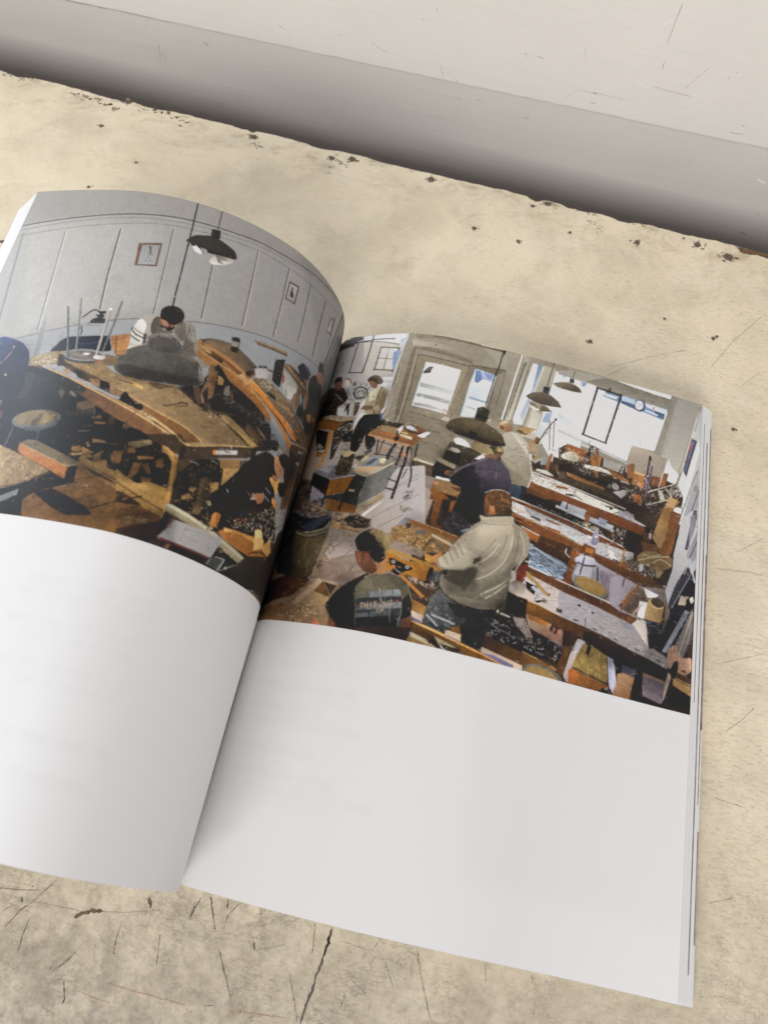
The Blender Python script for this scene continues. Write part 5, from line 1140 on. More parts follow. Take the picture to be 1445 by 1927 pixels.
P 6a4c38 1230 2031 1272 2033 1286 2008 1240 1988
P c8c4ba 1147 1982 1194 1985 1232 1968 1186 1960 1139 1968
G 5e3a24 6e4328 1107 1891 1311 1900|1129 1920 1311 1900 1314 1871 1113 1809 1111 1864
P c9c7c6 1124 1958 1308 1930 1311 1900 1130 1914
S 3a3430,f0eeea,8a7e74,6e4a34 90 4.54545 1.6 12 30 251 32 77 -271|1129 1960 1306 1941 1311 1903 1130 1914
L 6e4328 0.53 1123 1969 1305 1952
G b8946e 8a6248 940 2173 996 2142|931 2159 953 2192 978 2197 1002 2174 1006 2148 982 2131 962 2128 942 2138
P c9b49a 939 2176 963 2194 984 2192 970 2176 946 2163
P 6e3f2a 941 2161 963 2156 960 2137 944 2144
G b5ac9c 988d7a 974 2111 1075 1938|962 2123 1006 2145 1049 2139 1084 2109 1104 2056 1108 2005 1125 1953 1125 1913 1115 1871 1084 1870 1034 1869 983 1939 972 1982 972 2051
P 8a7f6c 974 1988 1024 1939 1077 1927 1121 1906 1115 1873 1034 1869 983 1939
P c9c1b3 997 2136 1028 2139 1081 2096 1093 2041 1057 2077
S a0957f,c5bdae,857a68 60 10 1.6 0 14 248 37 74 -279|988 2050 1086 2097 1110 1988 1000 1967
L dcd8d0 0.43 1103 2044 1124 1958 1127 1914 1115 1871
P 3a4654 1029 1867 1089 1871 1115 1871 1109 1838 1031 1815
P 252c38 1084 1873 1115 1871 1109 1838 1080 1830
P 2e261f 900 2601 912 2601 911 2573 896 2573
L 2a2320 0.70 900 2582 890 2486 879 2431
L 30304a 0.68 879 2431 871 2358 863 2299 858 2247
G 3e3a2e 2b2a22 817 2223 888 2170|822 2225 839 2236 879 2232 883 2221 875 2154 817 2159
P 26251e 819 2193 883 2187 883 2169 821 2169
G 5c4f3a 3a3122 789 2142 783 2021|688 2087 705 2119 727 2140 761 2152 817 2162 870 2153 925 2132 965 2103 985 2055 938 2041 877 2038 803 2050 746 2058 709 2066
P 332b1e 697 2074 749 2071 831 2070 904 2061 983 2069 984 2054 918 2038 835 2044 741 2057
P 242018 812 2094 844 2085 839 2054 802 2061
P 4a3f2e 688 2087 693 2097 759 2073 741 2057
P b9a99a 877 2173 891 2183 898 2173 890 2158
P efebe0 741 2030 759 2041 785 2039 814 2018 821 2002 814 1987 789 1984 761 1997 743 2016
P a8a090 732 2051 752 2054 764 2042 741 2030
P 8a7a5c 819 2019 836 2036 903 2031 934 1997 865 1985
G 7e6c4e a08b66 835 2012 922 2008|835 2047 898 2036 934 1997 865 1983 831 2005
P 4a4336 725 2005 832 1999 886 1980 850 1947 790 1884 705 1913
P 1e1c1a 717 1962 783 1957 794 1891 705 1913
P a9a295 780 1966 777 1961 769 1958 759 1958 748 1959 738 1963 731 1968 730 1973 733 1978 740 1980 751 1981 762 1980 772 1976 778 1971
P 3c3226 781 1968 847 1969 836 1908 789 1890
P a4967c 679 1909 772 1891 768 1870 679 1895
P 4c453b 679 1895 768 1870 764 1832 680 1805
P 1c1a18 671 1853 680 1889 763 1866 757 1819 675 1804
P a8704c 731 1852 769 1862 777 1847 755 1830 729 1834
P d8d4cc 850 1947 885 1985 915 1988 890 1952
P d8d4cc 698 1815 753 1813 764 1804 694 1808
P 5e4832 908 2038 958 2047 977 2041 979 2007 957 1983 935 1988 922 2008
P 3e2f20 908 2033 939 2036 933 2005 922 2013
P a88c66 943 2043 974 2040 974 2023 952 2016
P 8a5a44 891 1981 934 1997 966 1986 948 1972 898 1966
P 9a9a68 909 2027 920 2024 936 2000 932 1996
G 55505a 2b2a34 872 1936 842 1814|790 1884 852 1936 898 1969 937 1977 969 1969 1014 1937 1037 1887 1023 1838 1017 1811 817 1755 786 1788 760 1798 756 1824
P 1e1e28 791 1879 856 1914 890 1884 866 1849 912 1806 902 1748 817 1725 817 1780 786 1788 760 1798 757 1819
L 8a868c 0.36 755 1827 795 1886 853 1933
P 6e6670 853 1930 898 1966 964 1968 1014 1937 1008 1912 953 1936 894 1925 857 1903
L 3a3640 0.31 848 1900 895 1916 956 1919 1009 1901
L 7a747c 0.37 961 1915 955 1857
P 6a4a38 737 1847 769 1864 773 1852 755 1830 735 1830
P 6a3c20 685 1778 817 1785 821 1726 686 1691
P 8a6a48 694 1808 759 1803 814 1801 817 1785 750 1773 690 1779
P b07a4c 713 1777 712 1774 708 1771 703 1769 697 1769 692 1770 688 1773 687 1776 688 1779 691 1782 697 1784 703 1784 708 1783 712 1781
G a29b90 8e877b 1351 2573 1860 2576|1181 2557 1272 2586 1422 2592 1495 2593 1818 2608 1942 2610 1945 2540 1874 2271 1828 2104 1752 2116 1766 2238 1733 2245 1762 2494 1467 2526 1189 2533
P eeece6 1490 2595 1778 2604 1780 2575 1689 2578 1493 2589
P 857e72 1423 2589 1495 2592 1689 2575 1780 2575 1808 2579 1795 2517 1648 2508 1518 2520 1383 2531 1327 2539
P 8f8a80 1779 2598 1813 2600 1744 2243 1716 2246
P a29c92 1819 2602 1942 2607 1842 2143 1795 2106 1773 2122 1744 2231 1769 2372
G 9a9690 b5b0a6 1860 2576 1769 2180|1825 2597 1905 2607 1894 2461 1854 2235 1801 2096 1758 2095 1766 2238
P d8d8d4 1744 2243 1788 2233 1802 2189 1841 2166 1828 2104 1785 2103 1772 2134
P c9c5bc 1915 2493 1943 2591 1943 2603 1940 2583 1866 2209 1846 2168
G e4e5df dcdcd4 1414 2496 1655 2263|1183 2538 1378 2530 1401 2524 1518 2520 1637 2511 1765 2498 1710 2250 1595 2251 1576 2150 1461 2168 1411 2187 1225 2212
P cfd8dc 1213 2319 1283 2279 1277 2229 1225 2212
P 8ea4c4 1204 2545 1226 2545 1230 2534 1217 2526
P 8ea4c4 1305 2532 1339 2530 1325 2503 1311 2508
P 7f96b4 1413 2509 1513 2518 1637 2514 1650 2489 1752 2478 1746 2438 1652 2453 1528 2469 1438 2479 1412 2489
P b6c3d4 1519 2514 1592 2512 1594 2484 1528 2476
P 52688c 1521 2486 1594 2484 1624 2450 1528 2469
P 52688c 1695 2479 1752 2478 1745 2442 1708 2452
P cfd8e2 1431 2502 1503 2499 1493 2484 1438 2485
P b9c6d6 1648 2514 1761 2506 1757 2480 1655 2491
P e8ecee 1649 2502 1694 2504 1740 2487 1661 2487
L e8ecee 0.73 1651 2468 1713 2459
P b06a70 1683 2497 1699 2502 1697 2492 1686 2487
P 46597a 1649 2496 1647 2479 1640 2464 1630 2454 1617 2450 1605 2453 1596 2463 1592 2477 1594 2494 1601 2509 1612 2519 1624 2524 1636 2520 1645 2510
P e6e8e8 1637 2495 1636 2482 1631 2471 1623 2463 1613 2460 1605 2463 1598 2470 1595 2481 1596 2494 1602 2505 1609 2513 1619 2516 1628 2514 1634 2506
S 46597a,6a7a94 16 1.81818 1.6 0 90 273 22 87 -308|1598 2498 1631 2509 1634 2478 1601 2467
P e6e8e8 1438 2498 1435 2493 1431 2490 1425 2488 1419 2489 1414 2491 1411 2496 1410 2501 1413 2506 1417 2509 1423 2511 1429 2511 1435 2508 1438 2503
L b9bcb8 0.70 1225 2212 1412 2176 1577 2144
L cfd0ca 0.84 1228 2189 1380 2172
L 8a94a0 0.39 1224 2221 1576 2153
L 333036 1.18 1390 2521 1519 2514
L 3e3c46 1.15 1393 2515 1347 2233
L 3e3c46 1.15 1517 2507 1462 2221
L 41382f 0.95 1341 2234 1467 2220
L 2a2628 0.89 1458 2539 1455 2513
L 8a8680 0.23 1642 2320 1633 2262
L 3a3634 0.33 1387 2210 1378 2189 1390 2181
L 4a4540 0.36 1270 2579 1263 2538
P 3f4a48 1250 2533 1273 2534 1272 2507 1247 2507
G 80705e 5a4e42 1226 2500 1252 2457|1163 2473 1204 2496 1247 2507 1281 2501 1307 2487 1319 2464 1274 2458 1197 2458
P 5b5044 1174 2375 1206 2379 1226 2348 1178 2339
G a89a8b 9c9084 1602 2235 1720 2106|1598 2252 1780 2233 1753 2093 1712 2069 1616 2064 1569 2078
P 8a5c3a 1490 2650 1490 2650 1490 2650
P 43342a 1236 2120 1274 2156 1371 2151 1453 2141 1581 2093 1752 2116 1828 2104 1874 2038 1851 1974 1767 1873 1632 1856 1553 1915 1256 1947
P 9a5c30 1274 2161 1371 2151 1389 2139 1374 2070 1332 2115 1268 2119
P a86a38 1395 2135 1453 2141 1443 2080 1400 2084
P 8a6038 1417 2183 1433 2182 1443 2023 1427 2023
P 3c3028 1347 2074 1395 2188 1406 2186 1369 2069
G d8d2c2 a8987c 1263 2111 1337 2076|1250 2089 1279 2116 1321 2124 1344 2107 1331 2074 1294 2074 1263 2070
S 1e1c1c,e8e6e0,8a7a66,3c3028,c4b8a0 130 3.63636 1.5 0 90 257 30 81 -282|1234 2132 1298 2140 1374 2128 1369 2069 1306 2061 1243 2058
S 1e1c1c,5a5458,e8e6e0,8a5c38 140 4.09091 1.8 -60 50 259 28 80 -282|1344 2107 1410 2193 1427 2133 1422 2016 1343 2015
P 2e2622 1245 2036 1311 2062 1331 2028 1282 1995 1250 1997
P 5e4c3c 1249 2002 1281 2006 1284 1973 1254 1958
P cdc8bc 1369 2074 1453 2083 1589 2061 1596 2035 1498 2062 1376 2059
S 3a3230,f4f2ee,9a6a44,6e4a34 60 4.09091 1.5 14 30 259 25 79 -279|1374 2076 1584 2060 1586 2037 1403 2056
P 9a9690 1459 2137 1567 2130 1560 2081 1463 2092
P a49e98 1464 2136 1562 2128 1559 2104 1467 2105
P 8f5c34 1474 2090 1594 2063 1596 2041 1520 2052
L 3a3028 0.66 1557 2121 1540 2069
L 3a3634 0.55 1550 2075 1595 2057
P 3a332c 1332 2022 1438 2021 1545 2008 1516 1977 1336 1984
P a87648 1286 2008 1334 2003 1479 1982 1480 1969 1331 1982 1293 1993
P 5c4a38 1336 1978 1480 1969 1551 1942 1531 1936 1334 1955
S 201c1a,7a6450 10 9.09091 3 80 6 255 27 78 -272|1363 1975 1485 1967 1482 1944 1361 1946
P 8a5c3a 1578 2133 1608 2154 1620 2146 1615 2075 1588 2067
P a86f42 1612 2109 1671 2109 1671 2035 1612 2040
P c8a47c 1620 2114 1671 2109 1669 2100 1619 2102
P 7a4a2c 1709 2115 1746 2120 1744 2068 1706 2068
P 8a5836 1763 2148 1790 2151 1776 2077 1744 2068
L d0c4b4 0.44 1763 2148 1744 2065
P 8a8378 1489 1991 1512 2021 1543 2030 1567 2009 1548 1981
P 3a3a3e 1561 1991 1552 1982 1540 1977 1527 1978 1516 1984 1508 1994 1506 2007 1509 2019 1518 2029 1530 2034 1543 2033 1555 2026 1562 2016 1564 2003
P b9b2a8 1549 1995 1543 1990 1536 1987 1528 1988 1521 1992 1516 1998 1514 2006 1516 2013 1521 2019 1529 2021 1537 2021 1544 2017 1549 2010 1551 2003
P d0cec8 1522 1973 1578 2001 1590 1982 1566 1952
S 26242a,e8e6e6,7a5c48,4a4448,1c1a1c,c9b89c 330 4.54545 1.5 -60 60 261 18 77 -277|1577 2018 1615 2069 1724 2050 1776 2077 1839 2107 1874 2049 1801 2005 1703 1959 1657 1940 1592 1955
L c9bba8 0.61 1693 2024 1818 2098 1832 2123
L c9bba8 0.54 1693 1956 1801 2016
L c9bba8 0.49 1776 2071 1811 2030
L 2a2428 0.55 1699 2020 1802 2085
P b9b2a6 1740 2049 1761 2050 1780 2010 1759 1998
S e8dcd0,3a3032 50 6.36364 1.4 -50 20 264 15 77 -281|1782 2056 1839 2107 1863 2046 1800 2027
L 54404a 1.16 1690 2191 1682 2107 1676 2036
L 54404a 1.15 1706 2166 1695 2082 1675 1985
L 262022 1.29 1692 2215 1691 2194
L 8a7a84 0.38 1709 2167 1697 2080 1680 1992
S e8e8ee,2c2a32 40 2.72727 1.3 -70 40 262 19 78 -281|1676 2116 1692 2116 1682 2027 1668 2045
P 9c5f34 1621 1991 1664 1993 1667 1949 1624 1953
P 3c2c24 1551 1942 1636 1940 1782 1966 1767 1873 1632 1856
S 100e10,3a3030,9a928a 90 5.45455 1.8 10 40 259 19 75 -272|1561 1951 1802 1999 1775 1919 1700 1925 1594 1938
G a07a52 7a5636 1769 2007 1861 1977|1800 2030 1856 2021 1767 1870 1860 1897 1757 1867 1746 1867 1773 1946
P b08c64 1800 2030 1843 2025 1793 1880 1746 1867 1773 1946
P 7c5230 1830 1963 1865 1962 1860 1897 1819 1885
P e6e2da 1840 1988 1866 1984 1862 1961 1830 1963
P c6c8c6 1943 2597 1952 2417 1950 2175 1949 1922 1855 1895 1867 1962 1874 2038 1839 2107 1875 2247 1916 2468
P b4b3b0 1926 2227 1945 2305 1949 1922 1912 1911
P a6a5a8 1900 2068 1942 2244 1949 1922 1865 1898
P e0e2e0 1902 2267 1936 2387 1944 2328 1893 2100 1866 1984 1869 2047
P 3a3a46 1897 2384 1926 2375 1879 2160 1862 2190
P 6e6e8c 1899 2375 1915 2368 1876 2176 1866 2194
P a8626c 1895 2362 1905 2359 1892 2300 1886 2311
L 4e4c54 0.33 1937 2213 1918 2160 1867 1962
L 5e5c64 0.44 1947 2110 1891 1905
P 9c8f92 1924 2127 1946 2127 1942 2097 1920 2097
L 8a8488 0.48 1940 2583 1912 2429
G 8a4f2a 6a3c22 1153 1933 1636 1803|1130 1914 1189 1893 1283 1889 1447 1872 1558 1867 1691 1835 1678 1799 1636 1803 1531 1815 1407 1811 1298 1855 1126 1868
P 6a3a22 1126 1964 1171 1955 1309 1936 1449 1912 1575 1911 1592 1899 1471 1896 1311 1925 1130 1954
L e8e2da 0.43 1127 1960 1309 1939 1501 1916 1591 1904
G d8d4cc cfcac4 1207 1921 1525 1879|1126 1947 1256 1942 1363 1925 1502 1905 1629 1888 1634 1867 1701 1843 1558 1862 1368 1876 1200 1891 1128 1908
P ded9cc 1331 1931 1502 1905 1561 1890 1558 1867 1517 1855 1442 1876 1335 1894
P 6e6a64 1517 1855 1561 1884 1565 1877 1527 1857
P a9a8b0 1561 1890 1629 1888 1637 1863 1696 1842 1606 1848 1553 1865
S 3a3430,f0eeea,8a7e74,6e4a34,b5afa8 190 4.54545 1.6 14 30 251 31 78 -270|1126 1947 1256 1942 1364 1919 1346 1891 1235 1902 1131 1909
S 3a3430,f0eeea,b5afa8,96908a 90 4.54545 1.2 14 30 255 23 75 -267|1364 1914 1630 1883 1685 1844 1558 1867
P 8a5a34 1243 1924 1289 1930 1311 1925 1301 1917 1249 1912
P 2c2826 1492 1894 1529 1897 1530 1883 1515 1876 1514 1890 1493 1886
P 4a3c34 1293 1897 1334 1902 1335 1891 1299 1888
L 2c2826 0.37 1334 1904 1378 1887
L 2c2826 0.64 1534 1896 1587 1892
G 7a4626 6e3c20 1160 1879 1636 1803|1126 1902 1231 1895 1442 1871 1558 1862 1691 1840 1683 1795 1584 1809 1416 1819 1299 1844 1173 1860 1126 1868
P 42342a 1630 1910 1754 1913 1737 1853 1690 1848 1637 1863
P 15120f 1109 1841 1134 1843 1269 1829 1397 1803 1431 1775 1516 1757 1507 1733 1381 1760 1309 1760 1172 1783 1093 1809
S c8c4bc,3a3430,15120f 50 2.27273 1.6 15 30 248 31 75 -261|1118 1811 1380 1771 1349 1772 1119 1800
P b0b4bc 1287 1854 1308 1852 1303 1812 1276 1820
P a9adb5 1314 1849 1403 1843 1397 1803 1313 1815
P c9ccd2 1259 1826 1402 1804 1398 1792 1256 1814
P a9adb5 1422 1816 1542 1803 1535 1773 1419 1793
P 8e96a4 1468 1824 1510 1820 1502 1791 1465 1796
L c0b8aa 0.31 1305 1791 1342 1832 1409 1839
P 8a4f2a 1405 1822 1426 1822 1420 1783 1399 1782
S d8c8b0,8a6a50,5e4432,f0e8dc 130 5.45455 1.6 20 20 251 26 74 -260|1339 1769 1409 1785 1462 1774 1506 1744 1502 1732 1434 1744
G 8a4f24 6a3a1c 1121 1784 1644 1699|1048 1801 1120 1795 1350 1761 1466 1732 1607 1709 1604 1692 1468 1711 1352 1741 1123 1774 1050 1785
L ece6de 0.39 1048 1802 1349 1764 1466 1740 1607 1712
G cfcbc8 b4b2b4 1076 1744 1646 1673|1050 1785 1133 1771 1353 1736 1469 1706 1598 1696 1649 1700 1647 1668 1588 1641 1528 1624 1464 1647 1381 1665 1307 1685 1058 1733
S 3a3430,f4f2ee,b5afa8,9a948e 240 6.36364 1.2 16 20 248 28 74 -256|1051 1780 1353 1736 1593 1695 1579 1628 1391 1668 1057 1738
S c8a880,e8e0d4,8a6a4a 60 4.09091 1.6 0 90 242 34 71 -260|1053 1770 1123 1769 1153 1734 1078 1728
L 8e98a8 0.62 1118 1770 1147 1743 1194 1730
L 26282c 0.67 1063 1784 1116 1783
L 26282c 0.77 1148 1733 1194 1728
L a87a4c 0.41 1150 1717 1190 1724
P 8a4e26 1220 1744 1291 1733 1284 1726 1219 1735
P 8a4e26 1215 1707 1295 1702 1291 1688 1214 1696
P cfe0dc 1332 1692 1373 1691 1375 1673 1334 1672
P 9ab4ac 1338 1683 1369 1682 1365 1670 1340 1668
P d8dce0 1421 1719 1452 1722 1448 1711 1427 1710
G a8a4b4 7a7688 1453 1760 1461 1678|1449 1748 1458 1762 1471 1760 1475 1745 1479 1704 1461 1678 1440 1687 1446 1726
P e8e4e8 1459 1730 1471 1733 1467 1722 1457 1719
P e0dccc 1523 1680 1549 1677 1572 1642 1563 1634 1536 1647
P 2c2826 1552 1644 1577 1641 1573 1634 1550 1638
S 26242a,8a8680 12 3.63636 2.4 14 6 249 23 71 -253|1484 1658 1595 1674 1588 1636 1475 1640
G 7e4824 5e3820 1131 1706 1706 1561|1058 1728 1202 1706 1317 1688 1391 1668 1464 1647 1589 1631 1775 1585 1757 1544 1707 1551 1603 1578 1501 1590 1458 1609 1406 1620 1342 1643 1204 1654 1120 1682 1068 1698
P 3a2618 1076 1709 1106 1707 1105 1699 1075 1700
L c08a58 0.31 1064 1724 1307 1685 1391 1665
P 9c5a2a 1111 1669 1199 1652 1194 1614 1142 1630
L f0e4d4 0.35 1111 1674 1199 1652
P 4a2f1c 1200 1642 1322 1647 1355 1621 1350 1532 1250 1569 1191 1593
S 6e4426,2c1c12,8a5a34 60 7.27273 1.6 20 20 244 29 73 -249|1201 1632 1344 1633 1348 1547 1250 1569
P 9ab0c8 1159 1609 1197 1589 1332 1557 1344 1540 1333 1507 1331 1476 1169 1494
S 0e0d10,e4e8f0,16151a,2a2a32,c8ccd6,0e0d10 210 10 2.2 24 10 242 30 71 -245|1161 1599 1343 1545 1336 1482 1169 1494
P c9d4e0 1167 1590 1197 1589 1343 1545 1344 1538 1283 1548
G 8a4f26 7a4420 1356 1616 1382 1471|1355 1626 1404 1635 1390 1584 1372 1468 1332 1471 1345 1530
P 6e4020 1410 1679 1467 1669 1468 1617 1395 1627
P a8682c 1422 1666 1458 1661 1455 1639 1419 1639
G a8a4ac 948c94 1401 1577 1607 1534|1400 1629 1457 1619 1551 1599 1654 1577 1707 1551 1681 1494 1629 1391 1552 1424 1515 1443 1382 1475 1368 1507 1390 1584
P c9c8d0 1399 1587 1462 1569 1457 1522 1377 1519
P 8e8090 1502 1576 1574 1565 1556 1430 1546 1427 1494 1553
P c0beca 1483 1601 1477 1590 1462 1579 1439 1572 1415 1569 1394 1572 1379 1579 1375 1590 1381 1601 1396 1612 1419 1620 1443 1622 1464 1620 1479 1612
L 26262c 0.75 1390 1579 1431 1573 1476 1586
L 26262c 0.65 1421 1624 1406 1525
L c9c4c4 0.51 1463 1611 1396 1617
L c8ccd2 0.50 1351 1591 1326 1607 1332 1627
L 2c2828 0.75 1486 1581 1490 1521
L 26262c 0.45 1545 1527 1561 1541 1596 1541 1608 1524 1629 1510
L 26262c 0.55 1615 1556 1603 1518
L 26262c 0.40 1547 1527 1583 1522 1634 1509
S a89888,8a7a70,c0b8bc 60 10 1 70 10 245 22 67 -244|1482 1575 1655 1567 1615 1436 1513 1468
P 5a554c 1548 1458 1533 1442 1505 1432 1469 1430 1433 1437 1402 1452 1384 1470 1382 1490 1396 1507 1424 1517 1460 1519 1497 1511 1528 1497 1546 1477
P 86806f 1542 1466 1528 1451 1501 1441 1466 1440 1430 1447 1400 1461 1382 1479 1380 1498 1394 1513 1421 1523 1456 1525 1492 1517 1522 1503 1540 1485
P a8854f 1537 1473 1525 1461 1501 1453 1469 1453 1436 1459 1409 1471 1392 1486 1390 1502 1402 1515 1426 1522 1458 1523 1491 1517 1518 1504 1535 1489
L 7e6238 0.25 1389 1495 1438 1512 1509 1506 1542 1476 1523 1463
G a87448 8a5a30 1602 1708 1556 1430|1598 1704 1609 1704 1591 1606 1571 1484 1559 1426 1551 1426 1564 1512 1584 1619
G 6e401e 543018 1161 1482 1666 1425|1165 1493 1342 1469 1515 1443 1668 1401 1718 1393 1621 1367 1571 1380 1389 1413 1265 1442 1179 1457
L ece4da 0.44 1166 1498 1342 1467 1556 1435 1683 1400
L 2e1c12 0.34 1174 1480 1331 1476
G c8b8b0 b4b0b4 1266 1437 1718 1393|1087 1456 1116 1454 1184 1458 1389 1413 1621 1369 1691 1359 1384 1277 1281 1315 1096 1359
S 3a3430,d8d6da,6a686c,8a868a 200 9.09091 1 14 8 240 27 67 -235|1195 1447 1389 1413 1621 1367 1381 1302 1242 1352
P 1c1a1c 1317 1344 1341 1349 1342 1327 1319 1328
P 1c1a1c 1413 1391 1429 1385 1425 1378 1412 1381
P 1c1a1c 1477 1372 1490 1373 1487 1363 1477 1364
P 1c1a1c 1349 1409 1359 1409 1357 1404 1350 1404
P 6a3020 1115 1479 1168 1504 1163 1432 1147 1403 1121 1416
P 7c2a26 1127 1482 1159 1501 1159 1426 1130 1423
L c9c9cc 0.49 1152 1514 1171 1517 1168 1506
G 5a5048 b5a898 1108 1442 1120 1356|1095 1398 1121 1416 1171 1410 1167 1369 1145 1353 1100 1365
P b0b0b4 1095 1398 1119 1395 1119 1366 1099 1370
P 141414 1164 1427 1219 1414 1210 1372 1173 1391
L a8854f 1.21 1167 1453 1219 1419 1272 1390
P 8a6438 1284 1396 1284 1392 1282 1388 1279 1386 1276 1385 1273 1385 1270 1388 1269 1391 1269 1395 1271 1399 1274 1401 1277 1402 1280 1401 1283 1399
L dcdcdc 0.48 1157 1438 1174 1425 1209 1421
P b9bec6 1191 1406 1205 1414 1243 1386 1234 1374
P d0d4dc 1210 1352 1226 1366 1251 1364 1238 1346
P 1a1a1c 1209 1347 1229 1343 1276 1361 1245 1372 1265 1368
S 1a1a1c,6a5a4c,c8c4c0 40 4.54545 1.8 20 50 237 30 67 -234|1204 1380 1275 1366 1267 1349 1208 1352
P 16150f 1096 1354 1185 1340 1190 1270 1142 1266 1100 1297
G 80501f 6a3e1a 1230 1329 1286 1276|1183 1340 1245 1333 1361 1308 1381 1302 1188 1248 1186 1283
L c89a68 0.29 1100 1363 1245 1333 1381 1304
P 34271f 1585 1793 1605 1807 1668 1796 1763 1769 1796 1741 1746 1717 1644 1699 1591 1720
S 1c1612,5a4436,7a6250,c9c5c0 130 5.45455 1.8 -80 30 252 22 72 -260|1524 1781 1605 1804 1601 1723 1539 1721
P 282220 1605 1804 1668 1790 1644 1699 1592 1715
S 4a4038,1c1816 50 3.63636 1.6 60 30 252 21 72 -260|1605 1804 1668 1790 1644 1699 1592 1715
P 5a3c28 1691 1829 1740 1811 1721 1773 1685 1769
P c9b4b0 1712 1830 1723 1830 1725 1791 1715 1785
P 1a1820 1691 1840 1717 1842 1724 1817 1698 1815
P 6e4a30 1675 1766 1774 1767 1766 1722 1695 1713
G a8835a 8a6238 1738 1832 1812 1908|1772 1963 1829 1979 1820 1855 1775 1746 1730 1797
P 7a4c2a 1814 1964 1862 1955 1842 1834 1826 1749 1812 1724 1765 1733 1792 1804
P e4e2de 1829 1979 1866 1984 1862 1955 1825 1961
G 94794f 7a6240 1695 1713 1748 1686|1661 1687 1694 1718 1745 1732 1817 1726 1836 1720 1830 1677 1771 1640 1709 1654 1668 1663
P 7a5f3e 1747 1696 1828 1723 1835 1689 1781 1653
L cbb898 0.39 1667 1668 1747 1706 1817 1726
L cbb898 0.31 1739 1673 1777 1709 1830 1682
L cbb898 0.31 1685 1710 1721 1699 1776 1725
S 3a2a20,8a7460,1c1614,b9a890 170 4.54545 1.7 0 90 249 20 69 -253|1595 1669 1666 1684 1681 1626 1642 1604 1599 1624
P 8a4a38 1598 1639 1618 1639 1625 1620 1600 1618
S 1c1816,4a3c34,c9c4be,7a6a5c,100e0e 150 4.54545 1.8 -40 60 249 17 68 -253|1668 1658 1749 1670 1763 1607 1693 1598
P b5b2ae 1678 1656 1699 1656 1696 1625 1679 1615
P 8c7658 1756 1646 1806 1650 1794 1605 1758 1611
P 14131a 1768 1608 1793 1615 1790 1594 1769 1593
P 2e2824 1791 1646 1831 1667 1833 1626 1805 1593 1807 1563 1760 1576
L c9c9cc 0.50 1755 1579 1776 1575 1806 1578
G 5e3820 4a2e1c 1499 1605 1755 1574|1461 1636 1600 1613 1765 1582 1806 1578 1807 1558 1757 1544 1686 1550 1583 1578 1542 1587 1469 1607
G a39aa2 6a5c54 1558 1520 1811 1488|1545 1547 1583 1573 1687 1545 1806 1568 1827 1563 1844 1350 1751 1279 1688 1397 1598 1412 1556 1430
P 5c4a3c 1596 1431 1677 1548 1718 1534 1750 1507 1697 1409 1637 1413
L 7a5034 1.23 1681 1549 1633 1466 1612 1421
L 8a6040 0.74 1657 1537 1614 1451
L 3a3028 0.50 1614 1566 1608 1524
P cfcdcb 1707 1546 1778 1530 1760 1510 1725 1505
P d8d6d4 1692 1482 1732 1482 1717 1405 1687 1406
L 9c8474 0.98 1663 1405 1694 1452
S 3a3430,8a7a6c,241f1c 50 4.54545 2 -40 40 244 19 65 -243|1638 1522 1719 1524 1696 1428 1646 1425
P 6a4020 1639 1398 1689 1392 1671 1368 1641 1370
G a8875f 7e6040 1733 1468 1813 1464|1735 1503 1759 1517 1805 1507 1814 1484 1805 1418 1797 1401 1717 1405 1724 1455
P 4a3c2e 1807 1488 1801 1479 1789 1474 1775 1472 1762 1475 1750 1481 1744 1490 1745 1500 1751 1509 1762 1514 1776 1516 1790 1513 1801 1507 1807 1498
L c8aa80 0.35 1740 1494 1753 1468 1783 1466 1811 1483
P 3a2e26 1806 1487 1816 1490 1811 1409 1797 1401
P 2c2c34 1712 1403 1806 1403 1806 1336 1752 1336
S 6e7080,2c2c34,1a1a20 60 10 1.8 10 10 241 16 62 -237|1718 1400 1802 1402 1800 1344 1746 1344
P 14131a 1741 1343 1810 1341 1823 1297 1809 1279 1751 1279
P c4bcb4 1666 1367 1689 1392 1728 1388 1751 1279 1716 1293
G a8a4a8 988c86 1422 1383 1775 1285|1317 1427 1489 1402 1671 1363 1752 1336 1775 1280 1835 1258 1855 1237 1779 1218 1650 1258 1481 1293 1330 1319
S 3a3430,c8c6ca,6a686c,8a868a,d8cfc8 220 9.09091 1 16 8 240 22 64 -233|1318 1422 1671 1363 1825 1251 1650 1262 1330 1324
P 8a9098 1601 1369 1672 1354 1724 1319 1664 1328
P 1c1a1c 1411 1390 1429 1388 1425 1379 1412 1381
P 1c1a1c 1477 1372 1490 1372 1488 1364 1477 1364
P 1c1a1c 1399 1320 1422 1316 1420 1311 1399 1314
P 1c1a1c 1490 1303 1512 1298 1509 1294 1489 1297
P 1c1a1c 1587 1284 1612 1280 1609 1275 1588 1278
P 1c1a1c 1686 1263 1711 1259 1708 1255 1687 1258
P 1c1a1c 1785 1240 1809 1237 1807 1232 1785 1235
P 1c1a1c 1327 1342 1342 1346 1344 1328 1329 1328
S 1c1a1c 24 1.36364 1.6 10 30 239 21 63 -232|1517 1322 1627 1304 1609 1289 1518 1308
L 3a2a22 0.34 1454 1334 1455 1301
G 583518 33241a 1331 1310 1778 1239|1326 1315 1461 1297 1650 1262 1778 1234 1817 1227 1876 1216 1687 1169 1607 1195 1428 1241 1367 1253 1333 1258
G bfbfbe a4a2a6 1869 1815 1830 1594|1868 1946 1889 1952 1919 1994 1945 2013 1947 1836 1947 1698 1857 1561 1826 1492 1807 1558 1836 1668 1837 1742 1853 1832
P 98969e 1898 1759 1945 1890 1945 1750 1916 1710
P 54505c 1924 1995 1940 2000 1942 1956 1902 1781 1889 1783
L 38363e 0.39 1947 1836 1914 1747
P 8f8e96 1910 1958 1936 1976 1938 1921 1907 1793
